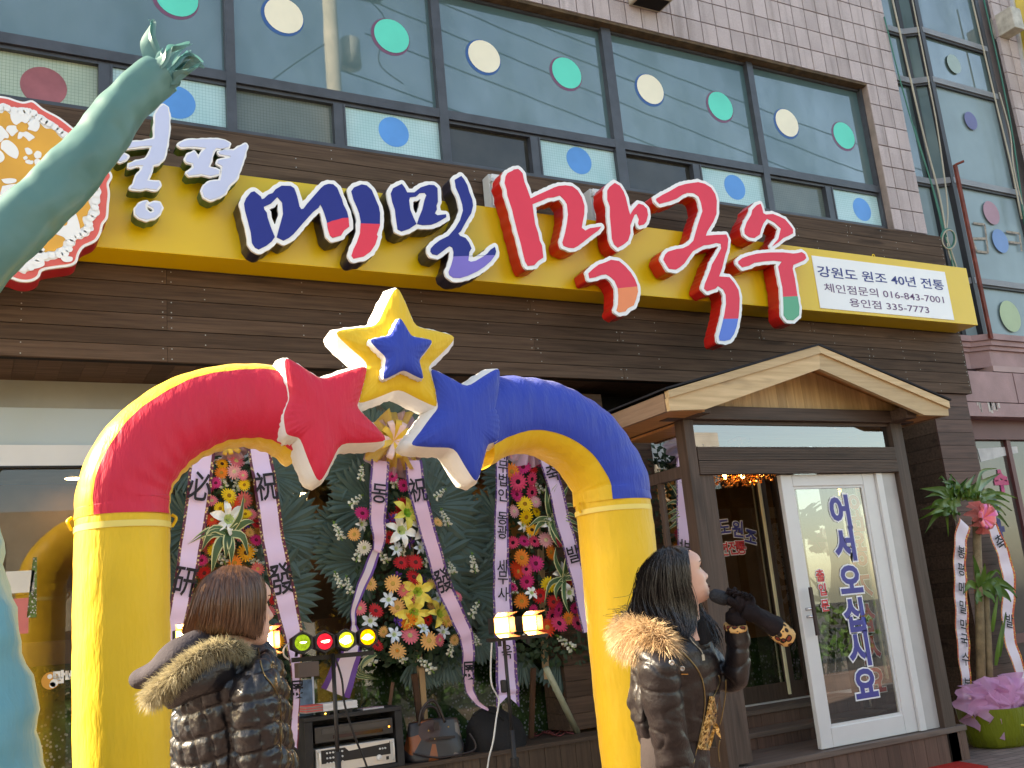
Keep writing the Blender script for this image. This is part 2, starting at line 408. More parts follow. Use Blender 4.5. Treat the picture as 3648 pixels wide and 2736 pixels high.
# ================================================================== timber shopfront
M_plank = wood('dark stained plank', (.054, .034, .024), (.126, .080, .056), (.7, 18, 18), .75, .22, True, .15)
M_back = flat('dark gap', (.008, .007, .006), .9)
shop = thing('timber_shopfront', 'dark stained board fascia and columns of the restaurant front below the windows', 'shopfront', (4, 0, .5))
Z0, Z1, NR = 3.478, 5.335, 16
MB().box(XL, 9.88, .03, .118, Z0+.01, Z1-.01).build('backing', M_back, shop)
MB().box(9.845, 9.875, .02, .6, Z0, Z1).build('end_board', M_plank, shop)
ph = (Z1-Z0)/NR
sc = MB()
def plank(x0, x1, y0, y1, z0, z1, par=shop, m=None, name='plank'):
    return MB().box(x0, x1, y0, y1, z0, z1).build(name, m or M_plank, par)
for r in range(NR):
    js = [XL]+([1.27, 5.2, 8.4] if r % 3 == 0 else [3.1, 6.9] if r % 3 == 1 else [1.27, 4.3, 7.6])+[9.9]
    z0 = Z0+r*ph
    for a, b in zip(js, js[1:]):
        dy = random.uniform(0, .004)
        plank(a+.0012, b-.0012, -dy, .028, z0+.0025, z0+ph-.0025)
        for x in [a+.03, b-.03]+[a+(b-a)*t for t in (.33, .66)]:
            for zz in (z0+.02, z0+ph-.02): sc.add([(x-.004, -.0065, zz-.004), (x+.004, -.0065, zz-.004), (x+.004, -.0065, zz+.004), (x-.004, -.0065, zz+.004)], [(0, 1, 2, 3)])
sc.build('screws', flat('zinc', (.35, .35, .33), .4, metal=.6), shop)['kind'] = 'stuff'
plank(XL, 9.9, .0, .75, Z1+.001, Z1+.02, name='cap_board')
# soffit boards
x = XL
while x < 9.2:
    plank(x, x+.148, .03, .70, Z0+.012, Z0+.03, name='soffit_board'); x += .15
# columns
cx0, cx1 = at(1912, 1400, .3).x, at(2140, 1400, .3).x
for i in range(22):
    z = .56+i*.13
    if z+.13 > Z0: break
    plank(cx0, cx1, .3, .32, z+.002, z+.128); plank(cx1-.02, cx1, .321, .66, z+.002, z+.128); plank(cx0, cx0+.02, .321, .66, z+.002, z+.128)
M_plankr = wood('reddish stained plank', (.060, .030, .024), (.135, .072, .055), (.7, 18, 18), .6, .22)
px0, px1 = 9.25, 9.83
for i in range(24):
    z = .02+i*.144
    if z+.144 > Z0+.02: break
    plank(px0, px1, .03, .05, z+.002, z+.142, m=M_plankr); plank(px0, px0+.02, .051, .68, z+.002, z+.142)
MB().box(px0+.03, px1-.005, .06, .68, .02, Z0).build('backing', M_back, shop)
# --- glass front under the soffit
YG = .68
M_fwhite = plain('white window frame', (.62, .63, .64), .35, .4, var=.05)
M_shopg = glass('shop glass', (.80, .84, .82), 1.5, .02)
M_film = N('milky film'); _p = M_film.pr((.40, .46, .48), .18, .5); M_film = M_film.m
M_grband = plain('grey top band', (.25, .25, .22), .3, .5, var=.1)  # plain grey tone for the top band of the shop glass
Za = at(150, 1453, YG).z; Zb = at(150, 1588, YG).z; Zc = at(150, 1664, YG).z; PZ_ = .535
gl = MB()
fr = MB()
fr.box(-1.5, 4.9, YG-.03, YG+.03, Zc, Zb)
for x in (-1.45, 4.6): fr.box(x, x+.05, YG-.031, YG+.029, PZ_, Zc)
wf = fr.build('shop_window', M_fwhite, shop)
MB().box(-1.5, 4.9, YG+.004, YG+.012, Za, Zb+.001).build('pane', M_film, wf, label='milky pale transom pane')
MB().box(-1.5, 4.9, YG+.004, YG+.012, Za+.001, Z0+.012).build('pane', M_grband, wf)
MB().add([(-1.5, YG, PZ_), (4.9, YG, PZ_), (4.9, YG, Zc), (-1.5, YG, Zc)], [(0, 1, 2, 3)]).build('pane', M_shopg, wf)
MB().box(-1.5, 4.9, YG-.034, YG-.031, Zc-.012, Zc+.004).build('seal', flat('black rubber', (.01, .01, .012), .6), wf)
# flower film on the lower glass
def flowerfilm(name, white=.5, dark=.25, hz=1.0, sc=34, z0=.5, z1=1.4):
    s = N(name); p = s.pr(None, .25, .4); tc = s.n('TexCoord'); v = tc.outputs['Object']
    sep = s.n('SeparateXYZ'); s.l(v, sep.inputs[0])
    mr = s.n('MapRange'); s.l(sep.outputs[2], mr.inputs[0]); mr.inputs[1].default_value = z0; mr.inputs[2].default_value = z1
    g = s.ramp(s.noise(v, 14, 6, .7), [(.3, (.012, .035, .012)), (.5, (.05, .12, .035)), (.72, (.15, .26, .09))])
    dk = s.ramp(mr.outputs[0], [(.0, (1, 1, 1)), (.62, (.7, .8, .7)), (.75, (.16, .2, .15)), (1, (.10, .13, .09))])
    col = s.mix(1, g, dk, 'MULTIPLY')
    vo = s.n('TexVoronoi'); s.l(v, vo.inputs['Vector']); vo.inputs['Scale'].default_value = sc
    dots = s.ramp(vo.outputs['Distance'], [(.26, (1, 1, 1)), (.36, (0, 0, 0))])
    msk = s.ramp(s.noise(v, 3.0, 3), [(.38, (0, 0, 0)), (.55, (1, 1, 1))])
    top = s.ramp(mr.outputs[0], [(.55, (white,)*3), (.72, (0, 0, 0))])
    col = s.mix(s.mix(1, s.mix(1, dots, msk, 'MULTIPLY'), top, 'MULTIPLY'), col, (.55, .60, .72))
    s.l(col, p.inputs['Base Color']); MATS[name] = s.m; return s.m
Zf = at(160, 2372, YG).z
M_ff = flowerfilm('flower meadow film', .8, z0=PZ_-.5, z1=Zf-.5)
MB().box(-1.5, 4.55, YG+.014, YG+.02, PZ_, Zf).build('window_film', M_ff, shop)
MB().box(-1.5, 4.55, YG+.03, YG+.12, Zf+.002, at(160, 2285, YG).z).build('sill_rail', plain('brown sill', (.13, .06, .03), .5, .4), shop)
# a narrow meadow poster and round mark on the glass at the far left
MB().add([at(95, 2200, YG-.006), at(130, 2200, YG-.006), at(132, 1985, YG-.006), at(118, 1985, YG-.006)], [(0, 1, 2, 3)]).build('window_decal', flowerfilm('meadow strip', .8, sc=60, z0=-2, z1=4), shop)
c = at(180, 2425, YG-.006); MB().disc((c.x, c.y, c.z), .058).build('window_decal', flat('orange decal', (.55, .26, .05), .4), shop)
for dx, dz, r in ((-.005, .028, .016), (.022, -.018, .026), (.012, -.03, .02)): MB().disc((c.x+dx, c.y-.002, c.z+dz), r).build('window_decal', flat('white decal', (.7, .7, .68), .4), shop)
c = at(232, 2413, YG-.006); writing('맘따', .085, c, flat('white decal', (.7, .7, .68), .4), shop, 'window_lettering', .006)
c = at(72, 2065, YG-.006); MB().box(c.x-.09, c.x+.09, c.y, c.y+.003, c.z-.09, c.z+.06).build('window_notice', plain('notice paper', (.62, .60, .55), .6), shop)
c = at(62, 2190, YG-.006); nb = MB().box(c.x-.07, c.x+.07, c.y, c.y+.003, c.z-.13, c.z+.11).build('window_notice', flat('pink notice', (.55, .16, .15), .6), shop)
# --- interior
M_iwall = plain('ochre plaster', (.36, .20, .085), .8, .2, var=.3, sc=1.5)
M_iceil = plain('cream ceiling', (.60, .56, .47), .8, .2); M_ifl = plain('dim floor', (.10, .07, .05), .5, .4)
inn = thing('restaurant_interior', 'ochre walled dining room seen through the shop glass behind the wreaths', 'room', (3, 3, .6))
i_ = MB(); i_.box(-1.5, 9.2, 4.6, 4.7, .5, 3.5); i_.box(-1.6, -1.5, .72, 4.7, .5, 3.5); i_.box(9.2, 9.3, .72, 4.7, .5, 3.5); i_.build('wall', M_iwall, inn)
MB().box(-1.5, 9.2, .72, 4.6, 3.36, 3.44).build('ceiling', M_iceil, inn); MB().box(-1.5, 9.2, .75, 4.6, .44, .52).build('floor', M_ifl, inn)
MB().box(3.2, 6.2, 4.45, 4.59, .9, 2.6).build('wall_panel', plain('dark joinery', (.05, .025, .015), .5), inn)
MB().box(-.5, 2.6, 3.0, 3.5, .52, 1.55).build('counter', plain('dark joinery', (.05, .025, .015), .5), inn)
M_lamp = emis('warm lamp', (1, .72, .38), 9)
lamps = [((262, 1705), .13), ((1070, 1758), .1), ((1018, 1787), .1), ((1098, 1877), .1), ((1078, 1948), .1), ((1757, 1711), .1), ((620, 1800), .1), ((2000, 1700), .1)]
for i, ((px, py), r) in enumerate(lamps):
    p = atz(px, py, 3.355); yy = min(max(p.y, 1.2), 4.2); p = at(px, py, yy)
    t = thing('ceiling_light', ['warm round ceiling light at the far left behind the shop glass', 'ceiling light glowing between the first two wreaths', 'small ceiling light low between the red star and the palm fans', 'ceiling light seen through the palm fan of the middle wreath', 'lowest ceiling light behind the middle wreath', 'ceiling light glowing beside the third wreath ribbon', 'ceiling light behind the first wreath', 'ceiling light behind the blue tube of the arch'][i], 'ceiling light', (p.x, p.y, p.z), 'ceiling lights inside the restaurant')
    MB().lathe([(r*.7, 0), (r, .02), (r*1.1, .05)], p, 18).build('lamp_rim', M_fwhite, t); MB().lathe([(r*.6, -.004), (r*.66, -.001)], p, 18).build('bulb', M_lamp, t)
    MB().tube([(p.x, p.y, p.z+.05), (p.x, p.y, 3.36)], .008, 6).build('stem', M_fwhite, t) if p.z < 3.3 else None
# --- timber deck along the glass
deck = thing('timber_deck', 'low brown timber deck under the wreaths along the shop glass', 'deck', (3, .3, 0))
M_deck = wood('deck board', (.045, .028, .02), (.10, .065, .045), (.7, 18, 18), .6, .25)
for i in range(6): MB().box(-1.5, 4.98, .005+i*.112, .113+i*.112, PZ_-.03, PZ_).build('deck_board', M_deck, deck)
M_deckv = wood('deck skirting', (.05, .03, .02), (.11, .07, .045), (18, 18, .7), .6, .25)
x = -.3
while x < 4.95: MB().box(x+.002, x+.138, .02, .04, 0, PZ_-.031).build('skirting_board', M_deckv, deck); x += .14
MB().box(-1.5, 4.97, .05, .6, 0, PZ_-.032).build('deck_core', M_back, deck)
# ================================================================== stair tower right of the tiles
M_tg = mirrorfilm('tower glass', (.05, .09, .095), (.12, .17, .165), .02, .2)
M_tpl = plain('pale tower film', (.19, .26, .28), .25, .4, var=.15, sc=1.2)
M_st = plain('pink stone', (.33, .20, .20), .6, .4, var=.2, sc=3, bump=.2)
tow = thing('stair_tower', 'glazed bay of the stair tower with grey transoms beside the pink tiles', 'tower', (11, .3, 4.2))
corners = [(9.86, .30), (10.36, .30), (10.56, .17), (11.85, .19), (12.05, .32)]
Zx = [4.24, 4.93, 6.23, 7.6, 8.3, 9.4, 10.6]
def facet(a, b, z0, z1, inset, m, name, y=0):
    a = Vector((a[0], a[1], 0)); b = Vector((b[0], b[1], 0)); d = (b-a).normalized(); nn = Vector((d.y, -d.x, 0))
    a2 = a+d*inset-nn*y; b2 = b-d*inset-nn*y
    q = [a2+Vector((0, 0, z0)), b2+Vector((0, 0, z0)), b2+Vector((0, 0, z1)), a2+Vector((0, 0, z1))]
    return MB().prism(q, -nn*.012).build(name, m, tow)
for k in range(6):
    for a, b in zip(corners, corners[1:]):
        facet(a, b, Zx[k]+.03, Zx[k+1]-.03, .02, M_tpl if (k < 2 or (a[0] > 10.5 and k == 2 and a[0] < 11)) else M_tg, 'pane', .03)
M_tf = plain('grey tower frame', (.20, .21, .23), .5, .4, var=.15); M_td = plain('dark tower mullion', (.04, .042, .05), .5, .4)
for z in Zx[1:]:
    for a, b in zip(corners, corners[1:]):
        MB().bar((a[0], a[1], z), (b[0], b[1], z), .05, .075).build('transom', M_tf, tow)
        MB().bar((a[0], a[1]+.01, z-.052), (b[0], b[1]+.01, z-.052), .03, .028).build('transom_seal', M_td, tow)
for i, (x, y) in enumerate(corners):
    MB().box(x-.035, x+.035, y-.02, y+.07, 4.24, 10.6).build('mullion', M_td, tow)
MB().box(9.86, 12.05, .5, .6, 3.6, 10.6).build('core', M_back, tow)
for px, py, rx, c in ((3395, 230, .13, (.28, .36, .33)), (3528, 760, .15, (.33, .16, .20)), (3560, 860, .15, (.10, .20, .42)), (3595, 1128, .19, (.30, .38, .20)), (3455, 432, .12, (.10, .10, .24))):
    p = at(px, py, .203); MB().disc((p.x, .186, p.z), rx, 24, rx*1.05).build('dot_sticker', plain('tower dot %d' % px, c, .3, .4, var=.1), tow)
# peeled adhesive outline of old lettering
M_peel = plain('peeled glue', (.30, .26, .22), .8, .2, var=.4, sc=20)
def peel(pts):
    b = MB()
    for p, q in zip(pts, pts[1:]): b.bar(at(*p, .19), at(*q, .19), .03, .004, (0, 1, 0))
    b.build('glue_residue', M_peel, tow)
peel([(3468, 795), (3508, 800), (3520, 900), (3480, 895), (3462, 850), (3512, 850)]); peel([(3585, 825), (3632, 832), (3640, 895)]); peel([(3590, 862), (3632, 866)])
# stone base with cornice
b = MB()
for i, (z0, z1, o) in enumerate(((4.17, 4.24, .09), (4.11, 4.168, .06), (4.06, 4.108, .03))):
    P = [(9.86, .28-o), (10.36-o*.2, .28-o), (10.56-o*.2, .15-o), (12.4, .17-o), (12.4, .5), (9.86, .5)]
    b.prism([(x, y, z0) for x, y in P], (0, 0, z1-z0))
b.build('cornice', M_st, tow)
P = [(9.86, .28), (10.36, .28), (10.56, .15), (12.4, .17), (12.4, .5), (9.86, .5)]
MB().prism([(x, y, 3.86) for x, y in P], (0, 0, .198)).build('frieze', M_st, tow)
b = MB(); b.prism([(10.5, .1, 3.79), (12.4, .11, 3.79), (12.4, .4, 3.79), (10.5, .4, 3.79)], (0, 0, .068)); b.build('ledge', plain('pink ledge', (.42, .28, .27), .6, .4), tow)
for x0, x1, z0, z1 in ((9.86, 10.83, 3.42, 3.785), (10.84, 11.9, 3.42, 3.785), (9.86, 11.9, 3.25, 3.415)):
    MB().box(x0, x1-.008, .1, .45, z0, z1-.006).build('stone_panel', M_st, tow)
b = MB()
for i in range(14):
    x = 10.05+random.random()*.45; z = 3.41; b.box(x, x+random.uniform(.01, .035), .097, .099, z-random.uniform(.03, .14), z)
b.build('lime_streaks', plain('lime streak', (.55, .50, .46), .9, .2), tow)['kind'] = 'stuff'
# ground floor door right of the column
sd = thing('side_shopfront', 'dark glass side door right of the timber column with torn white notice', 'door', (10.6, .3, 0))
MB().box(9.86, 12.4, .28, .34, 3.02, 3.25).build('head', plain('dull red frame', (.12, .035, .035), .5), sd)
MB().box(9.86, 12.4, .34, .36, 0, 3.02).build('pane', plain('dusky glass', (.075, .06, .055), .07, .6, var=.35, sc=1.2), sd)
MB().box(10.75, 10.82, .30, .34, 0, 3.02).build('stile', plain('dull red frame', (.12, .035, .035), .5), sd)
MB().box(9.86, 12.4, .29, .34, .75, .85).build('rail', plain('dull red frame', (.12, .035, .035), .5), sd)
n_ = MB().add([at(3495, 1645, .335), at(3627, 1612, .335), at(3623, 1590, .335), at(3482, 1598, .335)], [(0, 1, 2, 3)]).build('torn_notice', plain('torn white paper', (.55, .53, .52), .7, .3, var=.2, sc=8), sd)
writing('수', .26, at(3568, 1718, .33), flat('pink letter', (.50, .06, .16), .5), sd, 'window_lettering', .02)
writing('타', .34, at(3535, 1830, .33), flat('navy letter', (.03, .03, .14), .5), sd, 'window_lettering', .02); writing('타', .34, at(3548, 1900, .33), flat('navy letter', (.03, .03, .14), .5), sd, 'window_lettering', .02)
# cables hanging down the tower
M_cw = plain('pale cable', (.36, .33, .26), .6); M_cg = plain('green cable', (.02, .13, .09), .5); M_ck = flat('black cable', (.012, .012, .014), .5)
def cable(pts, m, par, r=.011, name='cable'):
    P = [at(px, py, y) for px, py, y in pts]; out = []
    n = len(P)
    for i in range(n-1):
        p0, p1, p2, p3 = P[max(i-1, 0)], P[i], P[i+1], P[min(i+2, n-1)]
        for t in (0, .25, .5, .75):
            out.append(.5*((2*p1)+(p2-p0)*t+(2*p0-5*p1+4*p2-p3)*t*t+(3*p1-p0-3*p2+p3)*t**3))
    out.append(P[-1]); return MB().tube(out, r, 6).build(name, m, par, True)
cb = thing('cable_bundle', 'coil of green and pale cables hanging down the stair tower above the sign end', 'cables', tuple(at(3370, 850, .05)))
cable([(3180, 0, .1), (3280, 440, .1), (3345, 690, .06), (3372, 840, .02), (3392, 905, .02), (3420, 990, .03)], M_cw, cb, .013)
cable([(3250, 0, .1), (3310, 300, .08), (3340, 460, .08), (3375, 720, .06), (3372, 830, .02), (3380, 900, .02), (3402, 960, .04)], M_cw, cb, .010)
cable([(3150, 60, .1), (3205, 280, .1), (3262, 480, .08), (3330, 690, .06), (3366, 825, .02), (3388, 885, .02), (3410, 985, .03)], M_cg, cb, .009)
cable([(3256, 450, .08), (3322, 670, .06), (3362, 830, .02), (3385, 900, .02), (3398, 985, .03)], M_cg, cb, .010)
ring = [(3376+24*math.cos(a), 850+34*math.sin(a), .01+.01*math.sin(3*a)) for a in [k*.55 for k in range(24)]]
cable(ring, M_cg, cb, .011); cable([(x+5, y+3, .0) for x, y, _ in ring[2:20]], M_cw, cb, .009)
cb2 = thing('cable_bundle', 'pale and green cables hanging at the right edge of the stair tower', 'cables', tuple(at(3600, 500, .1)))
cable([(3463, 0, .1), (3540, 330, .1), (3600, 580, .1), (3640, 780, .1)], M_cw, cb2, .012); cable([(3505, 0, .12), (3560, 240, .12), (3610, 500, .1), (3650, 800, .1)], M_cg, cb2, .012)
cable([(3560, 330, .1), (3598, 470, .1), (3612, 600, .08), (3650, 760, .1)], M_cw, cb2, .009)
ri = thing('angle_iron', 'rusty red angle iron post with a bent top in front of the stair tower', 'post', tuple(at(3405, 590, .05)))
M_ir = plain('rusty iron', (.16, .035, .022), .7, .3, var=.35, sc=9)
a, b = at(3402, 588, .06), at(3538, 1206, .06); MB().bar(a, (a.x, a.y, b.z), .05, .03).build('post', M_ir, ri); MB().bar(a, at(3434, 574, -.02), .03, .02).build('bent_arm', M_ir, ri)
# blade sign high on the right edge
bs = thing('blade_sign', 'edge of a yellow projecting sign with a white bracket box at the top right corner', 'sign', tuple(at(3640, 60, .0)))
MB().prism([at(3606, -20, .1), at(3700, -20, -.2), at(3745, 330, -.2), at(3668, 330, .1)], (0, .03, 0)).build('panel', plain('mustard panel', (.50, .36, .03), .4), bs)
MB().bar(at(3602, -20, .1), at(3664, 330, .1), .035, .05).build('edge_trim', plain('bright trim', (.6, .63, .66), .3, metal=.5), bs)
p = at(3640, 20, -.0); MB().disc((p.x, p.y-.09, p.z), .05).build('print', flat('violet print', (.10, .02, .12), .5), bs)
a = at(3575, 95, .1); MB().box(a.x-.11, a.x+.1, -.12, .2, a.z-.16, a.z+.16).build('bracket_box', plain('dirty white box', (.40, .38, .34), .6, var=.3, sc=8), bs, bevel=.012)
bw = MB(); bw.box(12.06, 14, .3, .4, 4.2, 11); bw.build('side_wall', M_wall, bld)
for r in range(14):
    for c in range(3): tile(12.08+c*tw, 5.6+r*th, tw, th)
vt = thing('wall_vent', 'beige wall vent hood jutting from the pink tiles at the top edge', 'vent', tuple(at(2340, -10, 0)))
a, b = at(2272, -6, -.05), at(2384, 17, -.05); MB().box(a.x, b.x, -.14, .119, b.z, b.z+.5).build('hood', plain('beige metal', (.36, .32, .25), .6), vt, bevel=.02); MB().box(a.x+.03, b.x-.03, -.1, .08, b.z-.004, b.z-.001).build('grille', flat('dark gap', (.01, .01, .01)), vt)
def smooth_(P, n=6):
    P = [Vector(p) for p in P]; out = []
    for i in range(len(P)-1):
        p0, p1, p2, p3 = P[max(i-1, 0)], P[i], P[i+1], P[min(i+2, len(P)-1)]
        for k in range(n): t = k/n; out.append(.5*((2*p1)+(p2-p0)*t+(2*p0-5*p1+4*p2-p3)*t*t+(3*p1-p0-3*p2+p3)*t**3))
    return out+[P[-1]]
# ================================================================== across the street (only mirrored in the glass)
ob = thing('street_building', 'plain beige building across the street mirrored in the shop glass', 'building', (2, -26, 0))
M_op = plain('beige render', (.50, .46, .38), .8, .2, var=.1); MB().box(-14, 9, -34, -26, -.1, 6.2).build('wall', M_op, ob)
for r in range(2):
    for c in range(7): MB().box(-12.5+c*3, -10.9+c*3, -25.99, -25.9, .9+r*2.9, 2.5+r*2.9).build('window', M_alu, ob)
ob2 = thing('street_building', 'white building across the street mirrored in the porch glass', 'building', (16, -24, 0))
MB().box(10, 26, -33, -25, -.1, 8).build('wall', plain('white render', (.66, .64, .60), .8, .2), ob2)
for r in range(2):
    for c in range(4): MB().box(11.5+c*3.2, 13.4+c*3.2, -24.99, -24.9, 1.2+r*3, 2.9+r*3).build('window', M_alu, ob2)
up = thing('utility_pole', 'grey concrete utility pole with wires mirrored in the upper windows', 'pole', (6.1, -9, 0))
MB().tube([(6.1, -9, 0), (6.1, -9, 15)], [.19, .14], 12).build('pole', plain('concrete', (.42, .40, .34), .8), up, True)
MB().box(5.2, 7.2, -9.1, -8.9, 13.9, 14.02).build('crossarm', M_alu, up); MB().lathe([(.0, 0), (.2, .02), (.2, .6), (0, .64)], (6.55, -9.2, 12.4), 14).build('transformer', plain('transformer grey', (.3, .32, .32), .5), up, True)
for i, (x0, z0, z1) in enumerate(((6.4, 14.0, 9.6), (6.1, 14.7, 10.6), (6.8, 13.1, 8.9), (6.2, 12.2, 8.4), (6.3, 15, 12))):
    P = [(x0+t*1.4, -9-t*.05, z0+(z1-z0)*t/24-.5*math.sin(math.pi*t/24)) for t in range(25)]
    MB().tube(P, .016, 5).build('wire', M_ck, up)
MB().tube(smooth_([(6.7, -9, 14), (7.3, -9.1, 13.6), (7.1, -9.1, 12.6), (7.6, -9.1, 12.2)]), .014, 5).build('wire', M_ck, up); MB().tube(smooth_([(6.1, -9, 12.8), (5.2, -9, 12.0), (4.7, -9, 11.4), (5.1, -9, 10.8)]), .014, 5).build('wire', M_ck, up)
MB().tube([(6.25, -9.13, 0), (6.24, -9.13, 14)], .022, 6).build('downlead', M_ck, up)
hd_ = thing('street_hedge', 'low green hedge across the street mirrored in the porch door glass', 'hedge', (9, -13.5, 0)); b = MB()
for _ in range(2600):
    p = Vector((rng.uniform(1, 20), rng.uniform(-14, -13), rng.uniform(0, 1.25))); l = rng.uniform(.08, .16); d = Vector(rng.normal(0, 1, 3)).normalized()*l; e_ = d.cross(Vector(rng.normal(0, 1, 3))).normalized()*l*.5
    b.add([p-d, p+e_, p+d, p-e_], [(0, 1, 2, 3)])
b.build('foliage', plain('hedge leaf', (.05, .11, .03), .6, .3, var=.4), hd_)
tr = thing('bare_tree', 'bare street tree mirrored in the porch glass', 'tree', (9, -12, 0)); b = MB()
def branch(p, d, L, r, lv):
    q = p+d*L; m = p+d*L*.5+Vector(rng.normal(0, .05*L, 3)); b.tube([p, m, q], [r, r*.85, r*.65], 6)
    if lv:
        for _ in range(3): branch(q, (d+Vector(rng.normal(0, .45, 3))).normalized(), L*.72, r*.6, lv-1)
branch(Vector((9, -12, 0)), Vector((0, 0, 1)), 2.2, .13, 4); b.build('trunk', plain('bark', (.20, .155, .11), .9, .2), tr, True)
# ================================================================== yellow sign box and its letters
M_yel = plain('yellow sign metal', (.71, .47, .012), .32, .45, var=.035, sc=1.5)
M_wht = plain('white sign acrylic', (.80, .80, .80), .25, .4, var=.02)
YS = -.31
sg = thing('restaurant_sign', 'long yellow sign box with big raised brush letters across the timber fascia', 'sign', (5, -.15, 4.5))
zsb = at(1800, 1009, YS).z; zst = at(2437, 826, YS).z; xsr = at(3486, 1167, YS).x
MB().box(-.9, xsr, YS, -.012, zsb, zst).build('box', M_yel, sg, bevel=.004)
a = at(2892, 907, YS); b_ = at(3408, 1142, YS); zt = .5*(at(2885, 908, YS).z+at(3366, 972, YS).z); zb = .5*(at(2925, 1093, YS).z+at(3396, 1145, YS).z)
xp0 = at(2905, 1000, YS).x; xp1 = at(3382, 1060, YS).x
pn = MB().box(xp0, xp1, YS-.006, YS, zb, zt).build('info_panel', M_wht, sg)
M_navy = flat('navy vinyl', (.025, .035, .20), .4); M_plum = flat('plum vinyl', (.13, .05, .15), .4)
H = zt-zb; cxp = (xp0+xp1)/2
def fit(body, cx, cz, w_, h_, m, off, par=pn, y=YS-.0085, name='lettering'):
    me = textmesh(body, 1, off, 0, 'CENTER', name); co = np.array([v.co[:] for v in me.vertices]); lo, hi = co.min(0), co.max(0)
    me.transform(Matrix.Translation((-(lo[0]+hi[0])/2, -(lo[1]+hi[1])/2, 0))); me.transform(Matrix.Diagonal((w_/(hi[0]-lo[0]), h_/(hi[1]-lo[1]), 1, 1)))
    stand(me, FACE, (cx, y, cz)); o = putmesh(name, me, m, par); o['kind'] = 'stuff'; return o
def fitpx(body, x0, y0, x1, y1, h_, m, off, Y, par, name='lettering'):
    """text spanning photo pixels (centre-left) to (centre-right) of its line"""
    p, q = at(x0, y0, Y), at(x1, y1, Y); return fit(body, (p.x+q.x)/2, (p.z+q.z)/2, q.x-p.x, h_, m, off, par, Y, name)
yT = YS-.0085
fitpx('강원도 원조 40년 전통', 2912, 963, 3362, 1018, .118, M_navy, .012, yT, pn)
fitpx('체인점문의 016-843-7001', 2936, 1023, 3362, 1068, .094, M_plum, .004, yT, pn)
fitpx('용인점 335-7773', 3026, 1075, 3310, 1105, .09, M_plum, .004, yT, pn)
r_ = [(math.cos(t)*.018, math.sin(t)*.026) for t in [k*.5 for k in range(13)]]
p = at(3113, 918, YS+.05); MB().tube([(p.x+x, p.y, zst+.02+z) for x, z in r_], .005, 6).build('lifting_eye', M_yel, sg)
# traced brush strokes: polygons in crop pixels (origin x, y, scale to photo pixels)
YL = -.50
def tr_(o, pts):
    ox, oy, k = o; return [xz(ox+x*k, oy+y*k, YL) for x, y in pts]
k6 = 600/2212
ZA, ZB, ZC, ZD, ZE, ZF = (840, 560, k6), (1340, 560, k6), (1740, 560, k6), (2040, 760, k6), (2280, 600, k6), (2400, 850, k6)
M_lb = plain('blue letter face', (.018, .03, .22), .4, .2, var=.04); M_lr = plain('red letter face', (.74, .05, .09), .4, .2, var=.04)
M_lp = plain('violet letter face', (.17, .12, .50), .28, .5, var=.06); M_lo = plain('orange letter face', (.83, .22, .06), .3, .5, var=.04)
M_lg = plain('green letter face', (.05, .33, .17), .3, .5, var=.04); M_lu = plain('cobalt letter face', (.05, .15, .62), .3, .5, var=.05)
M_sd = plain('dark blue letter side', (.018, .016, .03), .35, .5); M_sr = plain('red letter side', (.55, .015, .012), .35, .5)
def clip(poly, fn):
    out = []
    for a, b in zip(poly, poly[1:]+poly[:1]):
        fa, fb = fn(a), fn(b)
        if fa >= 0: out.append(a)
        if (fa >= 0) != (fb >= 0): t = fa/(fa-fb); out.append((a[0]+(b[0]-a[0])*t, a[1]+(b[1]-a[1])*t))
    return out
def letter(org, polys, face, side, split=None, hole=None, d=.033, depth=None, white=M_wht):
    """polys: coloured strokes; a white border grows round them; split=(line p,q, lower colour)"""
    P = [tr_(org, p) for p in polys]; lo = sdf_offset(P, d, .0075, .0022, len(polys[0]))
    dp = (depth or .15)
    me = fill2d(lo, 'letter', dp/2); stand(me, FACE, (0, YL+.022+dp/2, 0)); L = putmesh('letter', me, side, sg)
    me = fill2d(lo, 'letter_face', .011); stand(me, FACE, (0, YL+.0105, 0)); putmesh('letter_face', me, white, L)
    jobs = []
    for p in P:
        if split:
            (a, b), cm = split; a, b = tr_(org, [a, b])
            fn = lambda q: (b[0]-a[0])*(q[1]-a[1])-(b[1]-a[1])*(q[0]-a[0])
            up, dn = clip(p, fn), clip(p, lambda q: -fn(q))
            if len(up) > 2: jobs.append((up, face))
            if len(dn) > 2: jobs.append((dn, cm))
        else: jobs.append((p, face))
    for q, m in jobs:
        me = fill2d([q], 'letter_colour', .0025); stand(me, FACE, (0, YL-.003, 0)); putmesh('letter_colour', me, m, L)
    return L
# me (first syllable): body, then the second upright
me1 = [(240,450),(325,518),(342,555),(370,545),(425,493),(480,475),(520,425),(600,377),(720,380),(765,410),(785,460),(805,520),(835,650),(858,685),(885,680),(930,620),(1115,408),(1160,370),(1220,352),(1275,358),(1330,405),(1360,480),(1395,560),(1410,620),(1460,720),(1478,800),(1487,915),(1420,965),(1380,1030),(1270,1062),(1235,1030),(1205,930),(1195,850),(1155,720),(1130,660),(1110,622),(1085,665),(1010,725),(880,870),(760,1010),(700,1060),(625,1098),(537,1055),(550,1000),(600,820),(620,745),(608,600),(545,525),(460,612),(365,655),(372,690),(405,730),(415,790),(450,900),(490,1000),(510,1052),(470,1110),(400,1165),(300,1215),(250,1190),(212,1130),(195,990),(160,850),(120,700),(107,610),(135,540),(195,465)]
L = letter(ZA, [me1], M_lb, M_sd)
me = fill2d([tr_(ZA, [(1197,868),(1260,842),(1330,825),(1400,803),(1477,800),(1487,915),(1420,965),(1380,1030),(1270,1062),(1235,1030),(1207,940)])], 'letter_colour', .0035); stand(me, FACE, (0, YL-.004, 0)); putmesh('letter_colour', me, M_lr, L)
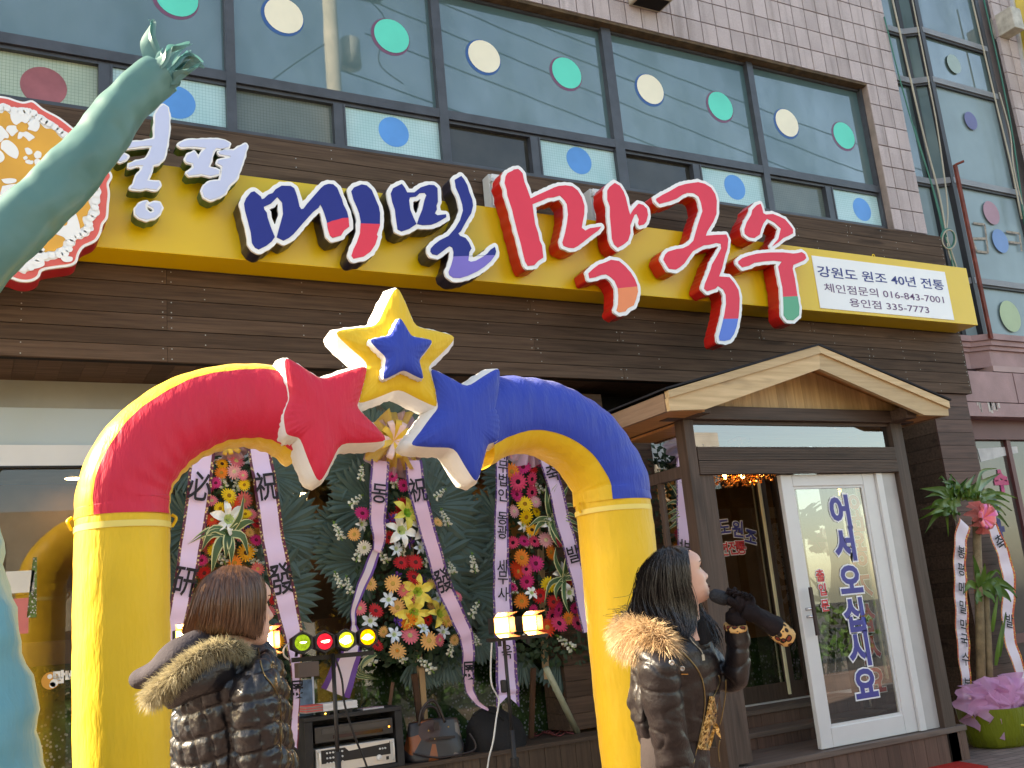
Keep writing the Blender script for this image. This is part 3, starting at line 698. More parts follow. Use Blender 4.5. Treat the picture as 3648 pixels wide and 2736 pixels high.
me2 = [(1515,450),(1550,400),(1650,360),(1715,372),(1780,430),(1820,520),(1875,650),(1893,740),(1890,900),(1850,1020),(1863,1045),(1830,1150),(1770,1240),(1680,1305),(1545,1335),(1518,1295),(1545,1210),(1590,1120),(1630,1000),(1640,850),(1620,740),(1590,660),(1545,560)]
letter(ZA, [me2], M_lb, M_sd, (((1600, 872), (1950, 882)), M_lr))
mi1 = [(220,410),(335,352),(375,405),(405,465),(500,465),(580,400),(690,365),(760,370),(803,410),(808,590),(790,640),(795,690),(768,740),(800,765),(915,752),(918,790),(860,825),(790,865),(720,890),(610,895),(535,880),(560,800),(605,690),(635,560),(658,500),(635,470),(570,475),(520,520),(440,530),(430,570),(445,690),(490,800),(528,880),(430,945),(330,978),(280,950),(262,830),(245,690),(210,590),(190,480)]
letter(ZB, [mi1], M_lb, M_sd)
mi2 = [(1030,300),(1115,248),(1150,290),(1195,370),(1220,460),(1260,560),(1270,640),(1245,740),(1195,820),(1150,900),(1110,975),(1075,1005),(1100,1035),(1170,1062),(1215,1120),(1250,1200),(1220,1250),(1215,1310),(1207,1360),(1240,1375),(1300,1365),(1400,1310),(1460,1265),(1500,1215),(1555,1180),(1573,1240),(1560,1290),(1500,1370),(1420,1440),(1330,1500),(1200,1560),(1100,1590),(1010,1585),(960,1550),(950,1510),(985,1420),(1010,1330),(1015,1250),(1000,1190),(965,1170),(930,1190),(880,1230),(800,1290),(735,1275),(710,1240),(715,1200),(760,1150),(830,1095),(950,1035),(1040,930),(1100,830),(1140,700),(1130,620),(1095,510),(1045,400)]
letter(ZB, [mi2], M_lb, M_sd, (((900, 1310), (1250, 1298)), M_lp))
mk1 = [(250,210),(315,180),(330,165),(385,157),(415,180),(445,215),(470,330),(510,430),(550,545),(640,500),(740,455),(860,400),(920,380),(1010,372),(1100,385),(1170,440),(1225,530),(1258,640),(1255,750),(1235,850),(1222,930),(1270,965),(1330,935),(1480,912),(1440,965),(1350,1030),(1250,1110),(1170,1170),(1120,1195),(1050,1190),(985,1165),(970,1120),(1005,1000),(1030,870),(1045,750),(1030,620),(1000,570),(960,525),(935,505),(850,530),(780,535),(690,575),(575,620),(590,740),(610,880),(650,1000),(670,1100),(700,1160),(718,1320),(650,1365),(600,1420),(515,1430),(480,1370),(450,1250),(420,1120),(380,980),(340,820),(310,690),(280,600),(248,500),(240,430),(212,340),(225,250)]
letter(ZC, [mk1], M_lr, M_sr)
mk2 = [(1655,340),(1720,375),(1770,450),(1800,530),(1840,700),(1860,760),(1900,690),(1970,612),(2030,630),(2080,680),(2092,760),(2070,850),(2040,885),(1980,900),(1965,870),(1975,820),(1945,745),(1915,760),(1890,820),(1860,900),(1862,1000),(1830,1100),(1770,1150),(1700,1190),(1650,1150),(1620,1070),(1610,930),(1595,780),(1595,650),(1560,560),(1560,440),(1590,390)]
letter(ZC, [mk2], M_lr, M_sr)
mk3 = [(205,790),(260,735),(340,675),(430,645),(500,612),(605,628),(680,690),(760,780),(815,870),(845,950),(855,1030),(830,1130),(800,1210),(720,1250),(690,1290),(610,1303),(575,1280),(595,1200),(600,1080),(590,980),(550,890),(500,840),(440,803),(375,810),(300,840),(220,855)]
letter(ZD, [mk3], M_lr, M_sr, (((560, 990), (870, 960)), M_lo))
gk1 = [(210,400),(290,350),(380,305),(500,235),(600,205),(760,182),(850,205),(930,255),(985,340),(1005,430),(1000,600),(960,700),(910,780),(880,830),(860,885),(1000,875),(1130,870),(1155,930),(1145,1050),(1110,1160),(1075,1310),(1035,1420),(1170,1430),(1230,1500),(1290,1600),(1305,1710),(1300,1850),(1290,1950),(1265,2080),(1230,2180),(1180,2250),(1110,2268),(1045,2262),(1035,2210),(1070,2080),(1105,1930),(1130,1780),(1125,1660),(1090,1590),(1020,1545),(990,1580),(880,1615),(840,1580),(850,1520),(890,1420),(930,1320),(945,1260),(1010,1150),(1065,1050),(1060,990),(1000,980),(900,1005),(840,1010),(760,1050),(690,1090),(640,1160),(580,1250),(520,1300),(470,1330),(380,1320),(340,1260),(305,1200),(330,1130),(365,1095),(480,1060),(560,1050),(640,1010),(700,950),(725,860),(760,740),(800,620),(820,560),(800,450),(770,370),(700,325),(620,322),(560,345),(480,400),(380,435),(255,467),(215,430)]
letter(ZE, [gk1], M_lr, M_sr, (((1000, 1980), (1400, 1972)), M_lu))
su1 = [(1580,465),(1600,520),(1615,590),(1650,608),(1740,600),(1830,635),(1900,670),(1960,740),(2005,800),(2005,855),(1950,885),(1880,915),(1820,970),(1735,1025),(1765,985),(1815,930),(1830,870),(1850,790),(1760,710),(1665,660),(1620,720),(1590,790),(1570,870),(1500,915),(1430,905),(1375,860),(1370,800),(1400,710),(1460,610),(1475,545),(1530,485)]
su2 = [(1290,1220),(1340,1180),(1420,1150),(1540,1120),(1700,1105),(1880,1105),(2010,1120),(2060,1115),(2120,1100),(2165,1130),(2180,1180),(2150,1210),(2070,1245),(2010,1270),(2000,1320),(2030,1450),(2060,1650),(2090,1820),(2085,1930),(2040,1970),(2010,1995),(1930,1990),(1885,1930),(1885,1830),(1880,1700),(1870,1560),(1850,1480),(1830,1370),(1815,1290),(1860,1225),(1760,1212),(1640,1220),(1500,1240),(1430,1280),(1340,1300),(1290,1250)]
L = letter(ZE, [su1, su2], M_lr, M_sr, (((1800, 1692), (2200, 1672)), M_lg))
# pale first word behind the tube man's arm
k8 = 800/2212; ZP = (80, 340, k8)
M_pl = plain('pale lilac letter face', (.50, .55, .76), .28, .5, var=.04); M_pg = plain('green letter side', (.025, .085, .03), .4, .5)
pg1 = [(1535,490),(1570,460),(1640,440),(1760,435),(1900,432),(1990,445),(2040,475),(2030,510),(1960,525),(1910,520),(1880,545),(1865,600),(1850,660),(1830,710),(1900,725),(1940,745),(1930,775),(1850,795),(1760,775),(1640,790),(1620,765),(1690,715),(1680,670),(1620,655),(1605,630),(1625,590),(1690,555),(1710,580),(1730,630),(1760,570),(1810,520),(1700,505),(1560,510)]
pg2 = [(2200,480),(2212,500),(2190,580),(2160,680),(2120,790),(2100,830),(2030,890),(2000,960),(1940,1000),(1850,1030),(1790,1000),(1770,940),(1790,890),(1850,850),(1950,840),(1960,790),(1970,700),(1920,670),(1930,640),(2040,620),(2050,600),(1940,580),(1930,560),(1990,540),(2080,545),(2130,510)]
bg1 = [(1390,95),(1430,120),(1445,230),(1440,370),(1420,500),(1395,620),(1340,670),(1280,690),(1260,760),(1225,840),(1290,850),(1340,850),(1355,885),(1320,930),(1220,915),(1150,930),(1065,915),(1095,880),(1120,800),(1170,740),(1190,690),(1130,690),(1045,710),(1050,680),(1120,650),(1210,630),(1250,580),(1275,500),(1180,500),(1050,520),(900,520),(880,490),(1000,470),(1200,450),(1300,430),(1305,300),(1310,190),(1350,120)]
bg2 = [(940,640),(1000,580),(1035,600),(1020,630),(960,655)]
ng = [(1225,1045),(1190,1050),(1140,1080),(1112,1120),(1115,1170),(1150,1205),(1220,1225),(1300,1205),(1350,1160),(1370,1105),(1350,1060),(1290,1055),(1235,1080),(1290,1110),(1300,1145),(1260,1165),(1215,1130),(1205,1080)]
for q in ([pg1], [pg2], [bg1], [bg2], [ng]): letter(ZP, q, M_pl, M_pg, d=.012, depth=.1)
# grey transformer boxes bolted above the sign
M_gb = plain('grey plastic box', (.45, .46, .47), .5, .4)
for i, (x0, y0, x1, y1) in enumerate(((1732, 626, 1776, 738), (2092, 678, 2135, 784))):
    a, b = at(x0, y0, -.1), at(x1, y1, -.1)
    t = thing('transformer_box', ['pale grey hinged transformer box behind the second blue letter and first red letter', 'pale grey hinged transformer box between the two red letters of one syllable'][i], 'electrical box', (a.x, -.05, zst+.001), 'transformer boxes on the sign')
    z1 = a.z; MB().box(a.x, b.x+.25, -.14, -.02, zst+.001, z1).build('case', M_gb, t, bevel=.006); MB().box(a.x+.02, b.x+.25, -.165, -.141, zst+.012, z1-.006).build('lid', plain('light grey lid', (.62, .63, .64), .5), t, bevel=.005)
    for q in (.2, .85): MB().box(a.x+.004, a.x+.03, -.172, -.13, zst+q*(z1-zst)-.022, zst+q*(z1-zst)+.012).build('latch', M_gb, t)
# ================================================================== entrance porch
YP, YB = -1.0, -1.3
M_dw = wood('dark porch timber', (.045, .028, .021), (.105, .068, .052), (18, 18, .7), .55, .15)
M_dwx = wood('dark porch beam', (.045, .028, .021), (.11, .070, .053), (.7, 18, 18), .55, .15)
M_pine = wood('pale pine board', (.42, .285, .145), (.60, .43, .245), (.8, 14, 14), .5, .12)
M_pinev = wood('pine gable board', (.42, .26, .115), (.58, .39, .19), (14, 14, .8), .5, .16)
M_pineo = wood('orange pine soffit', (.40, .19, .07), (.55, .29, .12), (.8, 14, 14), .5, .12)
po = thing('entrance_porch', 'gabled timber porch with pale pine bargeboards over the white sliding door', 'porch', (6.2, -.5, 0))
zb1, zb0 = at(2648, 1451, YP).z, at(2648, 1497, YP).z; zt = at(2648, 1592, YP).z; zh = at(2648, 1688, YP).z
xa0, xa1 = at(2433, 1494, YP).x, at(2467, 1494, YP).x; xq0, xq1 = 7.32, 7.46
for x0, x1 in ((xa0, xa1), (xq0, xq1)):
    MB().box(x0, x1, YP, YP+.12, 0, zb0-.001).build('post', M_dw, po, bevel=.004)
    MB().box(x0, x1, -.12, -.02, 0, zb0-.001).build('post', M_dw, po, bevel=.004)
MB().box(xa0-.16, xq1+.15, YP-.02, YP+.1, zb0, zb1).build('beam', M_dwx, po, bevel=.004)
for x in (xa0+.02, xq0+.02):
    MB().box(x, x+.1, YP+.101, -.01, zb0+.002, zb1-.002).build('beam', M_dw, po); MB().box(x-.02, x+.1, YP-.2, YP-.021, zb0+.004, zb1-.004).build('beam_end', M_dwx, po, bevel=.004)
    MB().box(x, x+.05, YP+.121, -.121, zh, zh+.09).build('side_rail', M_dw, po)
M_pg_ = glass('porch glass', (.86, .89, .87), 1.5, .07)
MB().box(xa1, xq0, YP+.03, YP+.045, zb0-.03, zb0-.002).build('transom_bead', M_dwx, po)
MB().add([(xa1, YP+.05, zt), (xq0, YP+.05, zt), (xq0, YP+.05, zb0), (xa1, YP+.05, zb0)], [(0, 1, 2, 3)]).build('transom_pane', glass('transom glass', (.6, .64, .66), 1.5, .16), po)
zm = (zt+zh)/2
def grooved(x0, x1, y0, y1, z0, z1):
    b = MB(); n = 8; h = (z1-z0)/n
    prof = []
    for i in range(n): prof += [(0, z0+i*h+.0015), (0, z0+(i+1)*h-.0035), (.004, z0+(i+1)*h-.0025), (.004, z0+(i+1)*h)]
    b.prism([(x0, y0+d, z) for d, z in prof]+[(x0, y1, z1), (x0, y1, z0)], (x1-x0, 0, 0)); return b
for z0, z1 in ((zm+.002, zt), (zh, zm-.002)): grooved(xa1+.004, xq0+.0, YP-.006, YP+.05, z0, z1).build('header_board', M_dwx, po)
MB().box(xa1+.012, xa1+.15, YP+.02, YP+.1, .3, zh-.002).build('door_jamb', M_dw, po)
# side glazing
for X in (xa0+.05, xq0+.05):
    MB().add([(X, YP+.12, .3), (X, -.12, .3), (X, -.12, zb0), (X, YP+.12, zb0)], [(0, 1, 2, 3)]).build('side_pane', M_pg_, po)
    MB().box(X-.02, X+.02, YP+.121, -.121, .28, .42).build('side_rail', M_dw, po); MB().box(X-.02, X+.02, -.56, -.52, .42, zh).build('side_mullion', M_dw, po)
# platform and steps
Y1 = atz(2784, 2655, .28).y; z1 = at(2784, 2594, Y1).z; Y2 = atz(2784, 2556, z1).y; z2 = at(2784, 2497, Y2).z
M_step = wood('step board', (.09, .062, .05), (.16, .115, .095), (.7, 18, 18), .55, .12); M_rise = wood('riser board', (.075, .04, .03), (.13, .072, .052), (18, 18, .7), .6, .2)
Y2 = min(Y2, -.15)
MB().box(xa0-.15, xq1+.1, YP-.02, Y1+.02, .235, .28).build('step', M_step, po, bevel=.004)
MB().box(xa1+.12, xq0-.01, Y1-.015, Y2+.02, z1-.04, z1).build('step', M_step, po, bevel=.004); MB().box(xa1+.12, xq0-.01, Y2-.015, .3, z2-.04, z2).build('step', M_step, po, bevel=.004)
for x0, x1, y, z0, zz in ((xa0-.15, xq1+.1, YP, 0, .234), (xa1+.12, xq0-.01, Y1, .281, z1-.041), (xa1+.12, xq0-.01, Y2, z1+.001, z2-.041)):
    x = x0
    while x < x1-.01:
        MB().box(x+.001, min(x+.145, x1), y, y+.02, z0, zz).build('riser_board', M_rise, po); x += .147
MB().box(xa0-.12, xq1+.08, YP+.03, .0, 0, .23).build('plinth', M_back, po)
# white sliding door leaf
M_dwh = plain('white door paint', (.60, .59, .58), .35, .45, var=.04)
xd0, xd1, zd0, zd1 = at(2937, 2669, YP+.02).x+.01, at(3276, 2592, YP+.02).x+.02, .285, zh-.004
door = MB(); yd0, yd1 = YP+.055, YP+.1
st = .125
for x0, x1, z0, z1_ in ((xd0, xd0+st, zd0, zd1), (xd1-st-.02, xd1, zd0, zd1), (xd0+st+.001, xd1-st-.021, zd0, zd0+.15), (xd0+st+.001, xd1-st-.021, zd1-.10, zd1)): door.box(x0, x1, yd0, yd1, z0, z1_)
dr = door.build('door', M_dwh, po, bevel=.006)
bd = MB(); gx0, gx1, gz0, gz1 = xd0+st, xd1-st-.02, zd0+.15, zd1-.10
for x0, x1, z0, z1_ in ((gx0, gx0+.02, gz0, gz1), (gx1-.02, gx1, gz0, gz1), (gx0+.021, gx1-.021, gz0, gz0+.02), (gx0+.021, gx1-.021, gz1-.02, gz1)): bd.box(x0, x1, yd0+.01, yd1-.01, z0, z1_)
bd.build('glazing_bead', M_dwh, dr)
MB().add([(gx0, yd0+.022, gz0), (gx1, yd0+.022, gz0), (gx1, yd0+.022, gz1), (gx0, yd0+.022, gz1)], [(0, 1, 2, 3)]).build('pane', glass('door glass', (.75, .80, .77), 1.5, .14), dr)
MB().box(xd1+.004, xd1+.075, YP+.03, YP+.11, zd0, zd1).build('door_frame', M_dwh, po, bevel=.004); MB().box(xd1+.078, xq0-.002, YP+.05, YP+.1, zd0, zd1).build('door_frame', plain('grey door jamb', (.42, .40, .39), .4), po)
a, b = at(2908, 2090, YP), at(2928, 2262, YP); hx = xd0+.085
hd = MB().bar((hx, yd0-.055, b.z), (hx, yd0-.055, a.z), .028, .018).build('handle', flat('dark handle', (.03, .012, .012), .4), dr)
for zz in (a.z-.17, b.z+.15):
    MB().tube([(hx, yd0-.05, zz), (hx-.03, yd0+.002, zz)], .012, 10).build('handle', plain('steel', (.6, .6, .62), .25, metal=.9), dr, True)
M_wo = flat('white outline vinyl', (.78, .78, .80), .45); M_bv = flat('blue door vinyl', (.055, .055, .26), .4); M_rv = flat('red door vinyl', (.55, .04, .05), .4)
def glyph(ch, px, py, s, m, par, Y, outl=.02, off=.018, rot=0, sx=1, name='door_lettering'):
    p = at(px, py, Y)
    if outl: writing(ch, s, (p.x, Y+.0, p.z), M_wo, par, name, off+outl, rot, sx)
    return writing(ch, s, (p.x, Y-.0025, p.z), m, par, name, off, rot, sx)
yg = yd0+.018
for ch, px, py in (('어', 2996, 1830), ('서', 3014, 1948), ('오', 3032, 2076), ('십', 3048, 2200), ('시', 3066, 2320), ('요', 3086, 2447)): glyph(ch, px, py, .285, M_bv, dr, yg, .012, .012)
for ch, px, py in (('출', 2922, 2054), ('입', 2931, 2104), ('문', 2940, 2160)): glyph(ch, px, py, .105, M_rv, dr, yg, .005, .003)
for ch, px, py in (('안', 3012, 1800), ('녕', 3030, 1880), ('히', 3040, 1980), ('가', 3052, 2085), ('십', 3064, 2195), ('시', 3080, 2305), ('요', 3098, 2420)): glyph(ch, px+22, py+14, .25, M_rv, dr, yd0+.026, .008, .008, 0, -1)
# inner brown glazed doors at the top of the steps
YI = .2
ind = thing('inner_glazed_door', 'brown framed glazed doors with blue vinyl words at the head of the porch steps', 'door', (6.2, YI, z2))
M_inb = wood('inner door timber', (.035, .020, .014), (.085, .052, .038), (18, 18, .7), .5, .1)
def ix(px, py): return at(px, py, YI).x
xi = [ix(2240, 1900), ix(2432, 1880), ix(2540, 2050)-.35, ix(2762, 2100), ix(2835, 2100), 7.9]
for x0, x1 in ((xi[1]-.02, xi[1]+.02), (ix(2538, 1950)-.12, ix(2538, 1950)), (ix(2736, 1900)-.06, ix(2736, 1900)+.03), (ix(2762, 1800)+.02, ix(2762, 1800)+.14), (4.98, 5.06), (7.7, 7.9)):
    MB().box(x0, x1, YI-.03, YI+.05, z2, Zc+.1).build('stile', M_inb, ind)
MB().box(ix(2725, 1900)-.035, ix(2725, 1900)-.01, YI-.05, YI-.031, z2+.05, 2.75).build('lit_edge', plain('lit door edge', (.75, .68, .45), .4), ind)  # bright cream paints the light caught by the door edge
MB().box(4.98, 7.9, YI-.025, YI+.05, z2+.001, z2+.16).build('bottom_rail', M_inb, ind); MB().box(4.98, 7.9, YI-.02, YI+.05, Zc-.03, Zc+.02).build('head_rail', M_inb, ind)
MB().box(4.9, 7.9, YI-.06, YI-.03, z2-.02, z2+.012).build('sill', plain('pale sill', (.5, .49, .48), .4), ind)
MB().add([(4.98, YI, z2+.1), (7.9, YI, z2+.1), (7.9, YI, Zc+.1), (4.98, YI, Zc+.1)], [(0, 1, 2, 3)]).build('pane', glass('inner glass', (.72, .74, .68), 1.5, .2), ind)
zfi = at(2660, 2275, YI).z
MB().box(5.06, 7.7, YI+.006, YI+.012, z2+.16, zfi).build('window_film', flowerfilm('bluebell meadow film', .95, z0=-.5, z1=(zfi-z2)*1.75, sc=30), ind)
for ch, px, py in (('도', 2580, 1882), ('원', 2629, 1890), ('조', 2674, 1917), ('원', 2336, 1912), ('조', 2388, 1940)): glyph(ch, px, py, .165, M_bv, ind, YI-.004, .007, .0045, -.25 if ch == '조' else (-.1 if ch == '원' else .05), name='vinyl_lettering')
for ch, px, py in (('년', 2579, 1960), ('전', 2613, 1956), ('통', 2641, 1954)): glyph(ch, px, py, .135, M_rv, ind, YI-.004, .006, .003, name='vinyl_lettering')
MB().box(4.9, 7.9, YI-.05, YI+.02, Zc+.10, Zc+.208).build('head_beam', M_inb, ind)
MB().box(5.3, 9.2, .6, .64, 2.9, 3.47).build('recess_shade', M_back, shop)  # near-black panel painting the shade of the recess above the porch roof
# gable
rz = at(2921, 1314, YB).z
def bpoly(ps): return [at(x, y, YB) for x, y in ps]
MB().prism(bpoly([(2919, 1260), (3378, 1456), (3380, 1481), (3294, 1478.5), (2921, 1314)]), (0, .04, 0)).build('bargeboard', M_pine, po)
MB().prism(bpoly([(2919, 1260), (2921, 1314), (2514, 1458), (2388, 1462.5), (2380, 1418)])[::-1], (0, .04, 0)).build('bargeboard', M_pine, po)
MB().prism([p+Vector((0, -.022, 0)) for p in bpoly([(2906, 1233), (3374, 1431), (3378, 1456), (2919, 1260)])], (0, .05, 0)).build('verge_board', M_pine, po)
MB().prism([p+Vector((0, -.022, 0)) for p in bpoly([(2906, 1233), (2919, 1260), (2380, 1418), (2374, 1393)])][::-1], (0, .05, 0)).build('verge_board', M_pine, po)
ap, eR, eL = at(2912, 1245, YB), at(3374, 1440, YB), at(2376, 1403, YB)
M_shg = plain('black shingle', (.018, .018, .022), .85, .3, var=.3, sc=12, bump=.5, bsc=60)
MB().prism([ap+Vector((0, -.03, .028)), eR+Vector((.03, -.03, .028)), eR+Vector((.03, -.03, .042)), ap+Vector((0, -.03, .045))], (0, 1.26, 0)).build('roof', M_shg, po)
MB().prism([ap+Vector((0, -.03, .028)), ap+Vector((0, -.03, .045)), eL+Vector((-.03, -.03, .042)), eL+Vector((-.03, -.03, .028))], (0, 1.26, 0)).build('roof', M_shg, po)
for e, sgn in ((eR, 1), (eL, -1)):
    d = (e-ap); n = 6
    for i in range(n):
        y0 = YB+.06+i*.205
        q = [ap+Vector((0, 0, -.02)), e+Vector((0, 0, -.02)), e+Vector((0, 0, .0)), ap+Vector((0, 0, .0))]
        q = [Vector((p.x, y0, p.z)) for p in q]
        MB().prism(q if sgn > 0 else q[::-1], (0, .2, 0)).build('roof_board', M_pineo, po)
# side eave fascias and soffits
M_eave = wood('weathered pine eave', (.20, .125, .08), (.30, .20, .135), (14, .8, 14), .55, .1)
el0, el1 = at(2388, 1462, YB), at(2375, 1393, YB); er0 = at(3380, 1481, YB)
MB().box(el1.x-.005, el1.x+.03, YB+.041, -.02, el0.z, el1.z-.01).build('eave_board', M_eave, po)
MB().box(er0.x-.04, er0.x-.005, YB+.041, -.02, er0.z, er0.z+.14).build('eave_board', M_eave, po)
MB().box(el1.x+.03, xa0+.02, YB+.05, -.02, el0.z+.01, el0.z+.028).build('soffit', M_pineo, po); MB().box(xq1-.02, er0.x-.04, YB+.05, -.02, er0.z+.01, er0.z+.028).build('soffit', M_pineo, po)
# gable boards
x = xa0-.02; gw = .098
def roofz(x): return (ap.z+(e_.z-ap.z)*(x-ap.x)/(e_.x-ap.x)) if False else 0
while x < xq1+.02:
    xm0, xm1 = x+.001, x+gw-.001
    def hz(q): e = eR if q > ap.x else eL; return ap.z+(e.z-ap.z)*(q-ap.x)/(e.x-ap.x)-.03
    h0, h1 = hz(xm0), hz(xm1)
    if min(h0, h1) > zb1+.01:
        MB().prism([(xm0, YP+.03, zb1), (xm1, YP+.03, zb1), (xm1, YP+.03, h1), (xm0, YP+.03, h0)], (0, .02, 0)).build('gable_board', M_pinev, po)
    x += gw
for i in range(28):
    x = 4.98+i*.1; e = eR if x > ap.x else eL; h = min(3.42, ap.z+(e.z-ap.z)*(x+.05-ap.x)/(e.x-ap.x)-.06)
    if h > Zc+.24 and x < 7.8: MB().box(x+.001, x+.099, YI-.02, YI, Zc+.21, h).build('back_board', M_pinev, ind)
MB().box(xa0+.03, xq0+.08, YP+.12, -.02, zb0-.02, zb0-.002).build('ceiling', M_pineo, po)
# chandelier of copper beads behind the header
cp = at(2650, 1700, -.45)
ch = thing('chandelier', 'glowing copper bead chandelier hanging just under the porch header', 'chandelier', (cp.x, -.45, cp.z))
M_bead = plain('copper crystal', (.75, .38, .16), .12, .8, metal=.7); M_bulb = emis('chandelier bulb', (1, .62, .25), 14)
MB().lathe([(.02, 0), (.10, .02), (.10, .05), (.02, .08)], (cp.x, -.45, zb0-.10), 16).build('ceiling_plate', M_bead, ch)
MB().tube([(cp.x, -.45, zb0-.1), (cp.x, -.45, cp.z+.06)], .008, 6).build('rod', M_bead, ch)
MB().lathe([(.26, 0), (.28, .006), (.26, .012)], (cp.x, -.45, cp.z+.06), 24).build('ring', M_bead, ch)
b = MB()
for i in range(260):
    an = random.random()*6.28; r = .30*math.sqrt(random.random()); h = cp.z+.05-random.random()*(.13-.1*r); x, y = cp.x+r*math.cos(an), -.45+r*.8*math.sin(an)
    b.lathe([(.001, -.011), (.011, 0), (.001, .011)], (x, y, h), 5)
b.build('crystals', M_bead, ch)['kind'] = 'stuff'
for q in range(6): MB().lathe([(.004, -.02), (.016, -.008), (.013, .012), (.003, .02)], (cp.x+.2*math.cos(q), -.45+.16*math.sin(q), cp.z+.03), 10).build('bulb', M_bulb, ch, True)
# mirror balls
M_mir = N('mirror tiles'); _p = M_mir.pr((.8, .85, .7), .08, .5, 1.0); _v = M_mir.n('TexVoronoi'); _v.inputs['Scale'].default_value = 55
_tc = M_mir.n('TexCoord'); M_mir.l(_tc.outputs['Object'], _v.inputs['Vector']); _b = M_mir.n('Bump'); _b.inputs['Strength'].default_value = .9; M_mir.l(_v.outputs['Color'], _b.inputs['Height']); M_mir.l(_b.outputs[0], _p.inputs['Normal']); M_mir = M_mir.m
def mball(px, py, Y, r, label):
    p = at(px, py, Y); t = thing('mirror_ball', label, 'mirror ball', p, 'mirror balls')
    b = MB(); n = 12
    b.lathe([(max(.001, r*math.sin(math.pi*i/n)), -r*math.cos(math.pi*i/n)) for i in range(n+1)], p, 20); b.build('ball', M_mir, t)
    MB().tube([p+Vector((0, 0, r)), (p.x, p.y, max(p.z+r+.02, 3.34 if Y > 0 else zb0-.02))], .006, 5).build('cord', M_ck, t)
mball(1180, 1738, 1.1, .14, 'glittering mirror ball half hidden under the red star of the arch'); mball(2528, 1750, -.12, .05, 'small white mirror ball hanging behind the porch glass')
# red carpet corner and the pavement edge at bottom right
a, b, c, d = atz(3230, 2736, .004), atz(3480, 2700, .004), atz(3640, 2770, .004), atz(3300, 2900, .004)
rc = MB().prism([atz(3215, 2738, .0), atz(3320, 2698, .0), atz(3520, 2732, .0), atz(3560, 3000, .0), atz(3000, 3000, .0)], (0, 0, .006)).build('red_carpet', plain('red felt', (.36, .02, .015), .95, .1, bump=.3, bsc=200)); tag(rc, 'corner of a red felt carpet on the pavement in front of the porch steps', 'carpet')
# ================================================================== inflatable arch
def cloth(name, col, rough=.55, bumpv=.35, tr=0.0):
    if name in MATS: return MATS[name]
    s = N(name); p = s.pr(col, rough, .35); v = s.coord((1, 1, 1), True)
    s.l(s.ramp(s.noise(v, 2.5, 4), [(.3, tuple(c*.93 for c in col)), (.7, tuple(min(1, c*1.05) for c in col))]), p.inputs['Base Color'])
    a = s.noise(s.coord((9, 9, 2.2), True), 2.2, 3, .6); s.bump(a, bumpv, .02)
    p.inputs['Sheen Weight'].default_value = .15
    if tr: p.inputs['Transmission Weight'].default_value = 0; p.inputs['Subsurface Weight'].default_value = tr; p.inputs['Subsurface Radius'].default_value = (.1, .1, .1)
    MATS[name] = s.m; return s.m
M_ay = cloth('yellow nylon', (.76, .47, .02), .5, .45); M_ar = cloth('red nylon', (.62, .012, .045), .5, .6); M_ab = cloth('royal blue nylon', (.012, .042, .36), .5, .6)
M_aw = cloth('white nylon', (.78, .76, .74), .5); M_at = flat('pale tape', (.80, .62, .16), .5)
YA = -2.0
ar = thing('inflatable_arch', 'yellow inflatable arch with red and blue tubes and three big stars across its top', 'inflatable arch', (2.1, YA, 0))
def smooth(P, n=6):
    out = []
    P = [Vector(p) for p in P]
    for i in range(len(P)-1):
        p0, p1, p2, p3 = P[max(i-1, 0)], P[i], P[i+1], P[min(i+2, len(P)-1)]
        for k in range(n):
            t = k/n; out.append(.5*((2*p1)+(p2-p0)*t+(2*p0-5*p1+4*p2-p3)*t*t+(3*p1-p0-3*p2+p3)*t**3))
    return out+[P[-1]]
def boxtube(path, R, n=40, wr=.0032, ex=2.9, ph=0):
    """fat fabric tube in the plane y=YA; squarish section; returns grid of points [i][k]"""
    rows = []; P = [Vector(p) for p in path]; acc = 0
    for i, p in enumerate(P):
        t = (P[min(i+1, len(P)-1)]-P[max(i-1, 0)]).normalized(); nrm = Vector((-t.z, 0, t.x)); r = R[i] if hasattr(R, '__len__') else R
        acc += (P[i]-P[max(i-1, 0)]).length; row = []
        for k in range(n):
            a = 2*math.pi*k/n; c, s_ = math.cos(a), math.sin(a)
            q = (abs(c)**ex+abs(s_)**ex)**(-1/ex)
            w = 1+wr/r*(math.sin(acc*60+ph+2*math.sin(a*2))*(.35+.65*max(0, -math.cos(a))**1)+.6*math.sin(acc*23+a*3+ph))
            row.append(p+(nrm*c*q+Vector((0, s_, 0))*q)*r*w)       # s_=-1 faces the street
        rows.append(row)
    return rows
def griddo(rows, ks, name, m, par, closed=True):
    b = MB(); n = len(ks); b.v = [tuple(rows[i][k]) for i in range(len(rows)) for k in ks]
    b.f = [(i*n+j, i*n+(j+1) % n, (i+1)*n+(j+1) % n, (i+1)*n+j) for i in range(len(rows)-1) for j in range(n if closed else n-1)]; b.mi = [0]*len(b.f)
    return b.build(name, m, par, True)
def leg(xc, r, z1, ph):
    path = [Vector((xc+.006*math.sin(z*3+ph), YA, z)) for z in np.linspace(0, z1, 46)]
    rows = boxtube(path, r, 44, .002, 2.25, ph); return rows
rl, rr = .215, .225; zl = at(430, 1815, YA-.2).z
